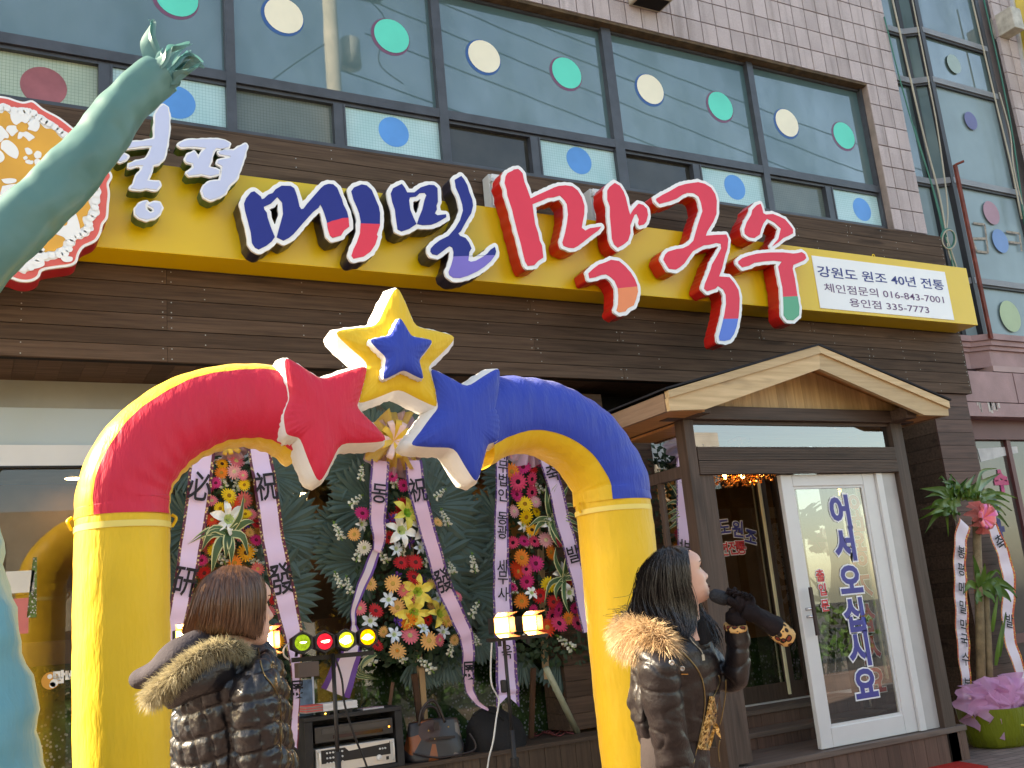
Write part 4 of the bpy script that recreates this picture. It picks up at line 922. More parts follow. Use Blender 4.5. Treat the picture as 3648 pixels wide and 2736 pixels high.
for xc, r, ph, zz in ((.70, rl+.001, 0, 2.155), (3.55, rr+.001, 1.7, 2.155)):
    o = griddo(leg(xc, r, zz, ph), range(44), 'leg', M_ay, ar)
    rows = boxtube([Vector((xc, YA, z)) for z in (2.055, 2.085)], r+.004, 44, 0, 2.25); griddo(rows, range(44), 'seam_strap', M_at, ar)
    for k in (0, 22):
        p = boxtube([Vector((xc, YA, 2.13)), Vector((xc, YA, 2.14))], r+.012, 44, 0, 2.25)[0][k]
        MB().tube(smooth([p, p+Vector((.02*(1 if k == 0 else -1)*-1, -.01, -.02)), p+Vector((.0, 0, -.06))]), .008, 5).build('loop', M_ay, ar)
def apx(pts): return smooth([at(x, y, YA-.12) for x, y in pts], 9)
def arcpath(xc, pts):
    c = [Vector((xc, YA, 2.12)), Vector((xc, YA, 2.17)), Vector((xc, YA, 2.22))]+[Vector((p.x, YA, p.z)) for p in (at(x, y, YA) for x, y in pts)]
    return smooth(c, 9)
tl = arcpath(.70, [(462, 1690), (530, 1590), (625, 1515), (735, 1465), (850, 1447), (950, 1452), (1040, 1480), (1110, 1520)])
trr = arcpath(3.55, [(2152, 1680), (2090, 1590), (2005, 1525), (1905, 1487), (1810, 1482), (1730, 1500), (1660, 1530)])
for path, r, m, sgn in ((tl, rl, M_ar, 1), (trr, rr, M_ab, -1)):
    k_ = len(path); r = [r*(1+.13*max(0, (i/(k_-1)-.72)/.28)) for i in range(k_)]
    rows = boxtube(path, r, 44, .0032, 2.5, sgn)
    t_ = griddo(rows, range(44), 'tube', M_ay, ar)
    fr_ = boxtube(path, [q+.003 for q in r], 44, .0032, 2.5, sgn)
    ks = list(range(26, 39)) if sgn > 0 else list(range(20, 38))                     # street side panel
    griddo(fr_, ks, 'front_panel', m, t_, False)
# stars ---------------------------------------------------------------------
def curved(poly, n=7, bulge=.035):
    out = []; P = [Vector(p) for p in poly]; N_ = len(P)
    for i in range(N_):
        a, b = P[i], P[(i+1) % N_]; d = b-a; nn = Vector((d.y, -d.x)); 
        for k in range(n):
            t = k/n; out.append(a+d*t+nn*bulge*math.sin(math.pi*t))
    return out
def area(p): return sum(p[i][0]*p[(i+1) % len(p)][1]-p[(i+1) % len(p)][0]*p[i][1] for i in range(len(p)))
def star(px, yf, yb, face, side, H, name='star', par=None, bulge=.03, side_bulge=.03):
    poly = [xz(x, y, yf) for x, y in px]
    if area(poly) < 0: poly = poly[::-1]
    lp = curved(poly, 8, bulge)
    for _ in range(2): lp = [p*.5+(lp[i-1]+lp[(i+1) % len(lp)])*.25 for i, p in enumerate(lp)]
    c = sum((Vector(p) for p in lp), Vector((0, 0)))/len(lp); n = len(lp)
    b = MB(); R_ = 12
    for j in range(R_+1):
        s_ = j/R_; h = H*math.sqrt(max(0, 1-s_**2.2))
        for i, p in enumerate(lp):
            q = c+(p-c)*max(s_, .001); pk = .009*math.sin(i*2.1)*s_**5*(1-s_**12)
            b.v.append((q.x, yf-h-pk, q.y))
    for j in range(R_):
        for i in range(n): b.f.append((j*n+i, j*n+(i+1) % n, (j+1)*n+(i+1) % n, (j+1)*n+i))
    b.mi = [0]*len(b.f); root = b.build(name, face, par, True)
    b = MB(); S = 8
    for j in range(S+1):
        t = j/S; o = side_bulge*math.sin(math.pi*t)
        for i, p in enumerate(lp):
            d = (Vector(lp[(i+1) % n])-Vector(lp[i-1])); nn = Vector((d.y, -d.x)).normalized()
            q = p+nn*o*(1 if True else 0)+(nn*.004*math.sin(i*2.3+t*9) if 0 < j < S else Vector((0, 0)))
            b.v.append((q.x, yf+(yb-yf)*t, q.y))
    for j in range(S):
        for i in range(n): b.f.append((j*n+i, j*n+(i+1) % n, (j+1)*n+(i+1) % n, (j+1)*n+i))
    b.f.append(tuple(S*n+i for i in range(n))); b.mi = [0]*len(b.f)
    b.build('star_side', side, root, True); return root
ystar = [(1414,1014),(1479,1165),(1629,1199),(1522,1306),(1556,1390),(1562,1454),(1420,1384),(1275,1440),(1292,1380),(1311,1293),(1185,1181),(1343,1163)]
o = star(ystar, YA-.225, YA-.02, M_ay, M_aw, .034, par=ar, bulge=.02); o['label'] = 'yellow top star with white sides'
istar = [(1424,1128),(1466,1199),(1544,1213),(1492,1281),(1510,1353),(1437,1317),(1363,1355),(1377,1274),(1313,1211),(1391,1195)]
o2 = star(istar, YA-.305, YA-.235, M_ab, M_aw, .026, par=ar, bulge=.02, side_bulge=.006); o2['label'] = 'small raised blue star in the yellow one'
rstar = [(1011,1267),(1146,1355),(1309,1301),(1290,1385),(1270,1452),(1386,1571),(1212,1578),(1137,1727),(1070,1560),(1020,1548),(1010,1480),(1033,1417)]
o = star(rstar, YA-.238, YA-.0, M_ar, M_aw, .036, par=ar, bulge=.02); o['label'] = 'red star at the left of the arch top'
bstar = [(1782,1306),(1664,1381),(1533,1310),(1552,1390),(1562,1454),(1500,1535),(1461,1587),(1619,1594),(1698,1725),(1736,1583),(1775,1570),(1785,1500),(1768,1449)]
o = star(bstar, YA-.238, YA-.0, M_ab, M_aw, .036, par=ar, bulge=.02); o['label'] = 'blue star at the right of the arch top'

# ================================================================== air dancer
def tealmat():
    s = N('teal nylon'); p = s.pr((.09, .20, .19), .38, .45); p.inputs['Subsurface Weight'].default_value = 0
    v = s.coord((1, 1, 1)); s.l(s.ramp(s.noise(v, 3, 4), [(.3, (.082, .185, .175)), (.7, (.115, .235, .22))]), p.inputs['Base Color'])
    s.bump(s.noise(s.coord((2, 2, 2)), 2.5, 2, .5), .35, .05)
    tl_ = s.n('BsdfTranslucent'); tl_.inputs[0].default_value = (.10, .32, .33, 1); mx = s.n('MixShader'); mx.inputs[0].default_value = .22
    s.l(p.outputs[0], mx.inputs[1]); s.l(tl_.outputs[0], mx.inputs[2]); s.l(mx.outputs[0], s.out.inputs[0]); MATS['teal'] = s.m; return s.m
M_tl = tealmat()
YD = -2.5
ad = thing('air_dancer', 'teal inflatable dancing tube figure raising a ragged ribbon hand at the left', 'air dancer', (-.6, YD, 0))
def wtube(path, R, n=36, amp=.012, seed=0):
    b = MB(); P = [Vector(p) for p in path]; m = len(P); acc = 0
    for i, p in enumerate(P):
        t = (P[min(i+1, m-1)]-P[max(i-1, 0)]).normalized(); a = t.cross(Vector((0, 1, 0))).normalized(); bb = t.cross(a); acc += (P[i]-P[max(i-1, 0)]).length
        for k in range(n):
            an = 2*math.pi*k/n; w = amp*(math.sin(acc*19+seed+3*math.sin(an+seed))+.7*math.sin(an*5+acc*8+seed*2)+.5*math.sin(acc*47+an*2))
            b.v.append(tuple(p+(a*math.cos(an)+bb*math.sin(an))*(R[i]+w)))
    for i in range(m-1):
        for k in range(n): b.f.append((i*n+k, i*n+(k+1) % n, (i+1)*n+(k+1) % n, (i+1)*n+k))
    b.mi = [0]*len(b.f); return b
cl = [(-420, 1330), (-200, 1080), (30, 835), (150, 722), (280, 590), (372, 478), (430, 392), (500, 318), (566, 268)]
wd = [250, 232, 222, 212, 196, 178, 170, 160, 150]
pth = smooth([at(x, y, YD) for x, y in cl], 7); rr_ = []
def pxm(p): return (p-CAMP).dot(FWD)/FPX
for i in range(len(cl)-1):
    for k in range(7): rr_.append(wd[i]+(wd[i+1]-wd[i])*k/7)
rr_.append(wd[-1]); sc_ = (at(400, 600, YD)-at(500, 600, YD)).length/100
wtube(pth, [r*pxm(p)*.5*.98 for r, p in zip(rr_, pth)], 40, .0035, 1).build('arm', M_tl, ad, True)
# ragged ribbons of the hand
def ribbon3(P, Wd, nrm, m, par, name, tw=0):
    P = smooth(P, 5); b = MB(); k = len(P)
    for i, p in enumerate(P):
        t = (P[min(i+1, k-1)]-P[max(i-1, 0)]).normalized(); n_ = Vector(nrm); s_ = t.cross(n_).normalized(); u = i/(k-1)
        an = tw*u; s2 = s_*math.cos(an)+n_*math.sin(an); w = Wd*(.55+.45*math.sin(math.pi*min(1, u*1.1+.15)))*(1-u**4*.85)
        b.v += [tuple(p-s2*w/2), tuple(p+n_*w*.12), tuple(p+s2*w/2)]
    for i in range(k-1): b.f += [(i*3, i*3+1, i*3+4, i*3+3), (i*3+1, i*3+2, i*3+5, i*3+4)]
    b.mi = [0]*len(b.f); return b.build(name, m, par, True)
hand = [([(545,232),(540,190),(528,140),(545,85),(538,75)],.11,1.2),([(552,236),(575,215),(600,180),(640,165),(676,150)],.10,2.2),([(565,250),(600,230),(640,205),(690,205),(722,232)],.12,1.5),([(580,268),(610,270),(650,240),(690,222),(728,242)],.10,2.5),([(590,285),(625,268),(660,255),(700,240),(718,236)],.09,1.0),
 ([(560,245),(580,240),(610,200),(650,170),(672,160)],.07,-1.5),([(598,300),(612,300),(618,285),(632,292),(628,310)],.10,1.2),([(575,262),(605,245),(640,225),(672,190),(668,186)],.10,3),([(556,240),(566,215),(572,185),(578,180)],.05,.7),([(585,280),(615,290),(640,270),(668,262),(690,250)],.08,-2),([(600,292),(612,312),(606,320),(600,318)],.07,.5)]
for j, (pp, w_, tw) in enumerate(hand):
    yy = [YD-.09*math.sin(j*1.7)-.02*i*math.sin(j*2.3) for i in range(len(pp))]
    for e in range(2):
        ribbon3([at(x+e*random.uniform(-16, 16)*i/len(pp), y+e*random.uniform(-16, 16)*i/len(pp), q) for i, ((x, y), q) in enumerate(zip(pp, yy))], w_*(.85 if not e else .55), (0, -1, .25), M_tl, ad, 'streamer', tw+e*1.3)
# body at the lower left, widening to its skirt
bl_ = [(-260, 1500, 330), (-262, 1750, 420), (-258, 2000, 560), (-245, 2250, 640), (-235, 2500, 730), (-235, 2736, 800), (-235, 3000, 860), (-235, 3180, 890)]
pth = smooth([at(x, y, YD+.1) for x, y, _ in bl_], 6); rr_ = []
for i in range(len(bl_)-1):
    for k in range(6): rr_.append(bl_[i][2]+(bl_[i+1][2]-bl_[i][2])*k/6)
rr_.append(bl_[-1][2])
M_tb = cloth('lit teal nylon', (.10, .31, .36), .5)  # brighter cyan paints light coming through the body's teal fabric
wtube(pth, [r*pxm(p)*.5*.87 for r, p in zip(rr_, pth)], 44, .011, 2).build('body', M_tb, ad, True)

# ================================================================== round lace-edged emblem at the left end of the sign
em = thing('round_sign', 'round orange emblem board with white lace edge and white blossoms at the far left', 'sign', tuple(at(60, 680, -.55)))
YE = -.56
ctr = at(52, 672, YE); cxz = Vector((ctr.x, ctr.z))
def polar(pts): return [xz(x, y, YE) for x, y in pts]
out_ = [(-300, 640), (-250, 460), (-120, 370), (-20, 345), (25, 347), (55, 357), (84, 364), (112, 358), (130, 368), (150, 385), (176, 400), (205, 415), (232, 434), (258, 455), (276, 470), (320, 520), (350, 570), (372, 600), (392, 612), (398, 632), (386, 655), (390, 690), (386, 730), (382, 775), (366, 798), (358, 830), (342, 856), (320, 868), (296, 880), (280, 905), (272, 932), (250, 945), (200, 952), (150, 962), (138, 985), (110, 1000), (70, 1000), (20, 985), (-30, 1005), (-120, 1000), (-200, 960), (-270, 860), (-310, 760)]
lp = [p[:2] for p in smooth([(x, y, 0) for x, y in polar(out_)+polar(out_)[:1]], 4)][:-1]
lo = sdf_offset([[(p[0], p[1]) for p in lp]], .004, .012)
M_eo = plain('orange emblem face', (.72, .36, .045), .35, .4, var=.16, sc=1.6); M_er = plain('coral emblem edge', (.70, .11, .09), .35, .4); M_es = plain('crimson emblem side', (.40, .012, .022), .4)
me = fill2d(lo, 'backing', .08); stand(me, FACE, (0, YE+.105, 0)); putmesh('backing', me, M_es, em)
me = fill2d(lo, 'rim', .01); stand(me, FACE, (0, YE+.012, 0)); putmesh('rim', me, M_wht, em)
me = fill2d(sdf_offset([[(p[0], p[1]) for p in lp]], -.012, .012), 'edge_band', .002); stand(me, FACE, (0, YE, 0)); putmesh('edge_band', me, M_er, em)
lace = sdf_offset([[(p[0], p[1]) for p in lp]], -.055, .012, .008, 2)
me = fill2d(lace, 'lace', .001); stand(me, FACE, (0, YE-.004, 0)); putmesh('lace', me, M_wht, em)
# scalloped orange field with ragged lace inner edge
fld = sdf_offset([[(p[0], p[1]) for p in lp]], -.115, .012, .012, 5)
me = fill2d(fld, 'field', .0008); stand(me, FACE, (0, YE-.008, 0)); putmesh('field', me, M_eo, em)
def blob(pts, name='blossom_petal', m=None, y=YE-.011):
    P = smooth([(*xz(x, y_, YE), 0) for x, y_ in pts+pts[:1]], 4)[:-1]
    me = fill2d([[(p.x, p.y) for p in P]], name, .0006); stand(me, FACE, (0, y, 0)); return putmesh(name, me, m or M_wht, em)
K = 420/2212
def zb_(pts): return [(x*K, 330+y*K) for x, y in pts]
for pts in ([(190,400),(240,330),(400,290),(560,330),(600,420),(540,540),(480,590),(400,560),(320,620),(250,590),(200,500)],[(510,590),(560,550),(640,510),(710,530),(745,620),(720,700),(670,745),(580,720),(520,700),(540,640)],[(110,720),(130,650),(200,630),(300,640),(320,700),(345,735),(300,770),(240,830),(200,820),(170,780)],[(340,790),(370,745),(480,740),(560,780),(650,850),(600,890),(540,925),(490,870),(430,830),(400,870),(330,880)],
 [(20,960),(60,915),(150,905),(240,960),(320,1050),(350,1150),(320,1240),(280,1250),(160,1190),(60,1100),(15,1060)],[(-60,640),(20,640),(80,700),(160,800),(150,870),(80,870),(20,935),(-80,940)],[(-60,1120),(0,1100),(60,1160),(85,1230),(60,1290),(-20,1320)],[(460,1060),(520,1045),(590,1090),(605,1150),(540,1180),(490,1150)],[(630,1170),(690,1105),(770,1140),(770,1220),(730,1245),(660,1240)],[(430,1230),(480,1200),(515,1230),(500,1265),(450,1270)],[(470,1290),(540,1270),(620,1290),(610,1350),(540,1355),(480,1330)],[(640,1280),(700,1250),(755,1290),(740,1370),(690,1395),(650,1350)],
 [(20,1640),(180,1620),(300,1640),(280,1700),(100,1720)]): blob(zb_(pts))
for x, y, r in ((410, 655, 90), (585, 1225, 50)):
    p = at(x*K, 330+y*K, YE-.013); MB().disc((p.x, p.y, p.z), r*K*.0019, 14).build('blossom_centre', M_eo, em)
K8 = 800/2212
def z1_(pts): return [(80+x*K8, 340+y*K8) for x, y in pts]
for pts in ([(400,1180),(470,1100),(520,1160),(555,1260),(570,1330),(600,1340),(560,1400),(490,1430),(430,1430),(400,1400),(320,1370),(230,1330),(280,1285),(420,1290),(440,1240)],[(-20,1580),(60,1540),(120,1530),(200,1540),(215,1640),(200,1690),(60,1720),(-60,1680)],[(120,1510),(180,1500),(220,1525),(180,1560),(130,1540)],[(350,1560),(360,1510),(420,1510),(430,1580),(490,1600),(480,1640),(400,1640)],[(-200,900),(-60,880),(30,940),(20,1040),(-120,1080),(-220,1020)],[(-300,1200),(-180,1140),(-100,1200),(-120,1320),(-260,1340)]): blob(z1_(pts), 'white_motif')
# lace loops along the right rim
lb = MB()
for i in range(0, len(lo[0]), 5):
    q = Vector(lo[0][i]); d = (cxz-q).normalized(); c = q+d*.085
    lb.add([(c.x+.024*math.cos(a), YE-.0125, c.y+.024*math.sin(a)) for a in [k*.785 for k in range(8)]], [tuple(range(8))[::-1]])
lb.build('lace_loops', M_wht, em)['kind'] = 'stuff'
# ================================================================== flowers
def gerb_mesh(name, c_out, c_in, eye):
    b = MB()
    for ring, (R0, R1, n, tilt, off) in enumerate(((.18, 1.0, 17, .10, 0), (.16, .74, 14, -.06, .2))):
        for k in range(n):
            a = 2*math.pi*k/n+off; R = R1*(1+.06*math.sin(k*5.3)); w = R1*.21
            d = Vector((math.cos(a), 0, math.sin(a))); s_ = Vector((-math.sin(a), 0, math.cos(a)))
            h = lambda r: Vector((0, -(.12*r if ring else -.02*r)-tilt*r*r*.6-(.03 if ring else 0)-.05*math.sin(k*3.1)*r, 0))
            b.add([d*R0-s_*.05, d*R0+s_*.05, d*R*.62+s_*w*.62+h(.62), d*R+s_*w*.28+h(1), d*R-s_*w*.28+h(1), d*R*.62-s_*w*.62+h(.62)], [(0, 1, 2, 5), (5, 2, 3, 4)], 0)
    b.lathe([(.27, -.02), (.25, -.10), (.14, -.13), (.01, -.12)], (0, 0, 0), 10, 'y', 1)
    m = plain('petal '+name, c_out, .55, .3, var=.14, sc=6); e = plain('eye '+name, eye, .8, .2, var=.3, sc=20)
    return b.mesh('gerbera', [m, e])
FL = {}
for nm, c, e in (('red', (.50, .012, .016), (.10, .02, .02)), ('scarlet', (.66, .05, .012), (.50, .25, .05)), ('orange', (.72, .19, .015), (.4, .2, .03)), ('yellow', (.78, .50, .012), (.30, .14, .01)), ('gold', (.78, .36, .01), (.05, .02, .01)),
                 ('peach', (.76, .42, .14), (.50, .33, .08)), ('pink', (.72, .17, .22), (.50, .45, .20)), ('coral', (.70, .15, .14), (.5, .3, .1)), ('magenta', (.56, .02, .15), (.12, .01, .03)), ('rose', (.66, .05, .14), (.02, .005, .008)), ('white', (.78, .76, .68), (.45, .50, .18)), ('lightpink', (.76, .36, .38), (.6, .5, .3))):
    FL[nm] = gerb_mesh(nm, c, None, e)
def lily_mesh(name, c, throat):
    b = MB()
    for k in range(6):
        a = math.pi/3*k+(.05 if k % 2 else 0); d = Vector((math.cos(a), 0, math.sin(a))); s_ = Vector((-math.sin(a), 0, math.cos(a))); w = .26 if k % 2 else .20
        prev = None
        rows = [(0.03, .05, -.0), (.25, w*.75, -.22), (.55, w, -.34), (.8, w*.75, -.28), (1.0, .03, -.12)]
        vs = []
        for r, ww, h in rows: vs += [d*r-s_*ww+Vector((0, h-.03, 0)), d*r+Vector((0, h+.03, 0)), d*r+s_*ww+Vector((0, h-.03, 0))]
        fs = [];
        for i in range(4): fs += [(i*3, i*3+1, i*3+4, i*3+3), (i*3+1, i*3+2, i*3+5, i*3+4)]
        b.add(vs, fs[:2], 1); b.add(vs, fs[2:], 0)
    for k in range(5):
        a = 1.26*k; b.tube([(0, -.05, 0), (.12*math.cos(a), -.4, .12*math.sin(a)), (.2*math.cos(a), -.5, .2*math.sin(a))], [.012, .01, .03], 4, mi=1)
    return b.mesh('lily', [plain('petal '+name, c, .5, .35, var=.08, sc=4), plain('throat '+name, throat, .6, .3)])
FL['lily'] = lily_mesh('white lily', (.80, .80, .76), (.50, .62, .25)); FL['ylily'] = lily_mesh('yellow lily', (.74, .60, .10), (.36, .48, .05)); FL['glily'] = lily_mesh('green yellow lily', (.66, .58, .10), (.20, .42, .03)); FL['blily'] = lily_mesh('bluish lily', (.60, .68, .76), (.5, .6, .35))
def iris_mesh():
    b = MB()
    for k in range(9):
        a = k*2.4; r = .45+.4*(k % 3)/2; d = Vector((math.cos(a)*r, -.2*(k % 2), math.sin(a)*r))
        b.add([d*.1, d+Vector((.2, -.1, .2)), d*1.2+Vector((0, -.05, 0)), d+Vector((-.2, .1, -.2))], [(0, 1, 2, 3)])
    return b.mesh('iris', plain('iris petal', (.085, .02, .22), .6, .3))
FL['iris'] = iris_mesh()
M_snw = plain('snapdragon bloom', (.72, .73, .62), .6, .3, var=.15, sc=8); M_sng = plain('spray green', (.13, .24, .04), .6, .3, var=.25)
def snap_mesh(seed):
    r = random.Random(seed); b = MB(); b.tube([(0, 0, -.1), (.03, 0, .5), (0, 0, 1)], [.03, .025, .012], 4, mi=1)
    for i in range(17):
        t = .02+i/17*.92; R = .20*(1-t*.72); a = i*2.4; c = Vector((R*.75*math.cos(a), R*.75*math.sin(a), t)); q = (.105*(1-t*.6))
        for k in range(2):
            o = c+Vector((r.uniform(-.04, .04), r.uniform(-.05, .02), r.uniform(-.03, .03)))
            b.add([o+Vector((q, 0, 0)), o+Vector((0, q, .01)), o+Vector((-q, 0, 0)), o+Vector((0, -q, -.01)), o+Vector((0, 0, q*.9)), o-Vector((0, 0, q*.8))],
                  [(0, 1, 4), (1, 2, 4), (2, 3, 4), (3, 0, 4), (1, 0, 5), (2, 1, 5), (3, 2, 5), (0, 3, 5)], 1 if t > .82 else 0)
    return b.mesh('snapdragon', [M_snw, M_sng])
SNAP = [snap_mesh(i) for i in range(3)]
M_leafd = plain('dark leaf', (.018, .045, .016), .5, .4, var=.4, sc=9); M_palm = plain('palm frond', (.055, .095, .078), .45, .45, var=.2, sc=3); M_leafv = plain('striped leaf', (.05, .11, .04), .45, .45, var=.3, sc=2); M_edge = plain('leaf margin', (.50, .50, .26), .5, .4)
def palm_mesh(n, spread, seed, L=1.0):
    r = random.Random(seed); b = MB()
    for k in range(n):
        a = -spread/2+spread*k/(n-1); l = L*(.92+.1*r.random())*(1-.12*abs(2*k/(n-1)-1)); d = Vector((math.sin(a), 0, math.cos(a))); s_ = Vector((d.z, 0, -d.x)); w = .064+.014*r.random()
        bend = r.uniform(-.04, .10); vs = []
        for t, ww in ((.08, .2), (.3, .75), (.6, 1), (.85, .8), (1, .05)):
            c = d*l*t+Vector((0, -bend*t*t, 0)); vs += [c-s_*w*ww, c+Vector((0, -.03*ww, 0)), c+s_*w*ww]
        b.add(vs, [f for i in range(4) for f in ((i*3, i*3+1, i*3+4, i*3+3), (i*3+1, i*3+2, i*3+5, i*3+4))])
    return b.mesh('palm_leaf', M_palm)
PALM = [palm_mesh(21, 3.0, 1), palm_mesh(19, 2.5, 2), palm_mesh(15, 1.7, 3)]
def striped_leaf(P, w, par, name='blade_leaf'):
    P = smooth(P, 4); k = len(P); b = MB()
    for i, p in enumerate(P):
        t = (P[min(i+1, k-1)]-P[max(i-1, 0)]).normalized(); s_ = t.cross(Vector((0, 1, 0))).normalized(); u = i/(k-1); ww = w*(.5+.5*math.sin(math.pi*min(1, u+.15)))*(1-u**3*.95)*.5
        b.v += [tuple(p-s_*ww), tuple(p-s_*ww*.72+Vector((0, -.004, 0))), tuple(p+Vector((0, .006, 0))), tuple(p+s_*ww*.72+Vector((0, -.004, 0))), tuple(p+s_*ww)]
    for i in range(k-1):
        for j in range(4): b.f.append((i*5+j, i*5+j+1, i*5+5+j+1, i*5+5+j)); b.mi.append(1 if j in (0, 3) else 0)
    return b.build(name, [M_leafv, M_edge], par, True)
def satin(name, c):
    if name in MATS: return MATS[name]
    s = N(name); p = s.pr(c, .42, .4); p.inputs['Sheen Weight'].default_value = .2; s.bump(s.noise(s.coord((2, 2, 2), True), 3, 2), .15, .02); MATS[name] = s.m; return s.m
M_sat = satin('lilac satin', (.66, .51, .72)); M_satp = satin('pink satin', (.66, .43, .56)); M_satb = satin('pale satin back', (.60, .50, .56))
def braid(name, c, g):
    if name in MATS: return MATS[name]
    s = N(name); p = s.pr(None, .45, .4); v = s.coord((1, 1, 1)); w = s.n('TexVoronoi'); w.inputs['Scale'].default_value = 48; s.l(v, w.inputs['Vector'])
    s.l(s.ramp(w.outputs['Distance'], [(.30, g), (.42, c)]), p.inputs['Base Color']); MATS[name] = s.m; return s.m
M_brm = braid('maroon gold braid', (.10, .008, .03), (.55, .40, .16)); M_brp = braid('purple gold braid', (.09, .03, .17), (.42, .30, .25)); M_bro = braid('orange gold braid', (.55, .08, .03), (.72, .50, .04)); M_pur = satin('purple edge', (.10, .03, .22))
M_ink = flat('black brush ink', (.012, .011, .016), .6)
def ribbon(px, par, m, mb, chars=(), name='ribbon', bw=.13, fork=False, ink=None, back=False):
    """px: (x, y, width_px, Y) down the ribbon; chars: (char, x, y, size)"""
    P = smooth([at(x, y, Y) for x, y, w, Y in px], 6); k = len(P); W_ = []
    for i in range(len(px)-1):
        for j in range(6): W_.append(px[i][2]+(px[i+1][2]-px[i][2])*j/6)
    W_.append(px[-1][2]); b = MB(); c = MB(); S = []
    for i, p in enumerate(P):
        t = (P[min(i+1, k-1)]-P[max(i-1, 0)]); t.y = 0; t.normalize(); s_ = Vector((-t.z, 0, t.x)); s_ = s_ if s_.x > 0 else -s_
        dist = (p-CAMP).dot(FWD); w = W_[i]*dist/FPX*1.04; S.append((p, s_, w, t))
        for u in (-.5, -.5+bw, .5-bw, .5):
            (b if True else c).v.append(tuple(p+s_*w*u+Vector((0, .012*math.cos(u*3)-.006*math.sin(i*.9), 0))))
    for i in range(k-1): b.f.append((i*4+1, i*4+2, i*4+6, i*4+5))
    if fork:
        p, s_, w, t = S[-1]; d = t*w*.45; q = len(b.v)
        b.v += [tuple(p+s_*w*-.5+d), tuple(p+s_*w*-.5*(1-2*bw)+d*.7), tuple(p+t*.004), tuple(p+s_*w*.5*(1-2*bw)+d*.7), tuple(p+s_*w*.5+d)]
        n0 = (k-1)*4; b.f += [(n0+1, n0+2, q+2), (n0+1, q+2, q+1), (n0+2, q+3, q+2)]
    b.mi = [0]*len(b.f); vs = b.v
    R = b.build(name, m, par, True)
    e = MB(); e.v = list(vs); e.f = [f for i in range(k-1) for f in ((i*4, i*4+1, i*4+5, i*4+4), (i*4+2, i*4+3, i*4+7, i*4+6))]
    if fork: n0 = (k-1)*4; e.f += [(n0, n0+1, q+1, q), (n0+2, n0+3, q+4, q+3)]
    e.mi = [0]*len(e.f); e.build('border', mb, R, True)
    for ch_, x, y, sz in chars:
        i = min(range(k), key=lambda j: (Vector((x, y))-Vector(topx(S[j][0]))).length); p, s_, w, t = S[i]
        me = textmesh(ch_, sz*1.02, .013*sz, 0, 'CENTER', 'ribbon_lettering'); me.transform(Matrix.Diagonal((1, 1.32 if ord(ch_) < 0xac00 else 1.08, 1, 1))); M3 = Matrix((s_, -t, Vector((0, -1, 0)))).transposed()
        stand(me, M3, p+Vector((0, -.016, 0))); putmesh('ribbon_lettering', me, ink or M_ink, R)
    return R
def topx(p):
    d = p-CAMP; z = d.dot(FWD); return (IW/2+FPX*d.dot(RGT)/z, IH/2-FPX*d.dot(UPV)/z)
def organza(name, c, tr=.45):
    if name in MATS: return MATS[name]
    s = N(name); p = s.pr(c, .6, .2); t = s.n('BsdfTransparent'); tl_ = s.n('BsdfTranslucent'); tl_.inputs[0].default_value = (*c, 1)
    a = s.n('MixShader'); a.inputs[0].default_value = .4; s.l(p.outputs[0], a.inputs[1]); s.l(tl_.outputs[0], a.inputs[2])
    m = s.n('MixShader'); m.inputs[0].default_value = tr; s.l(a.outputs[0], m.inputs[1]); s.l(t.outputs[0], m.inputs[2]); s.l(m.outputs[0], s.out.inputs[0]); MATS[name] = s.m; return s.m
def ruffle(c, R, par, m, name='organza', n=72, seed=0, rz=None, depth=.1, waves=9, rings=7, inner=.08, droop=0):
    b = MB(); c = Vector(c); rg = random.Random(seed); ph = [rg.random()*6.28 for _ in range(4)]
    for j in range(rings):
        t = j/(rings-1); r = inner+(1-inner)*t
        for k in range(n):
            a = 2*math.pi*k/n; rr = R*r*(1+.12*t*math.sin(a*3+ph[0])+.07*t*math.sin(a*waves+ph[1]))
            y = -depth*(.35+t*.3*math.sin(a*waves+ph[2])+.35*t*math.sin(a*(waves*2-3)+ph[3]))*(.2+t)+depth*.8*t*t
            b.v.append((c.x+rr*math.cos(a), c.y+y, c.z+rr*(rz or 1)*math.sin(a)-droop*t*t*max(0, -math.sin(a))))
    for j in range(rings-1):
        for k in range(n): b.f.append((j*n+k, j*n+(k+1) % n, (j+1)*n+(k+1) % n, (j+1)*n+k))
    b.mi = [0]*len(b.f); return b.build(name, m, par, True)
def bowloops(c, R, par, m, n=8, w=.03, seed=0, name='bow_loop', fill=None):
    rg = random.Random(seed); c = Vector(c)
    for k in range(n):
        a = 2*math.pi*k/n+rg.uniform(-.2, .2); d = Vector((math.cos(a), -.35, math.sin(a))).normalized(); s_ = d.cross(Vector((0, 1, 0))).normalized(); L = R*rg.uniform(.8, 1.1); b = MB()
        prof = [(0, 0), (.35, -.16), (.75, -.24), (1, -.12), (.95, .0), (.6, .02), (.25, .0), (.02, .01)]
        for t, h in prof:
            p = c+d*L*t+Vector((0, h*R*.9, 0)); b.v += [tuple(p-s_*w/2*(.4+.6*min(1, t*2))), tuple(p+s_*w/2*(.4+.6*min(1, t*2)))]
        b.f = [(i*2, i*2+1, i*2+3, i*2+2) for i in range(len(prof)-1)]; b.mi = [0]*len(b.f); b.build(name, m[k % len(m)], par, True)
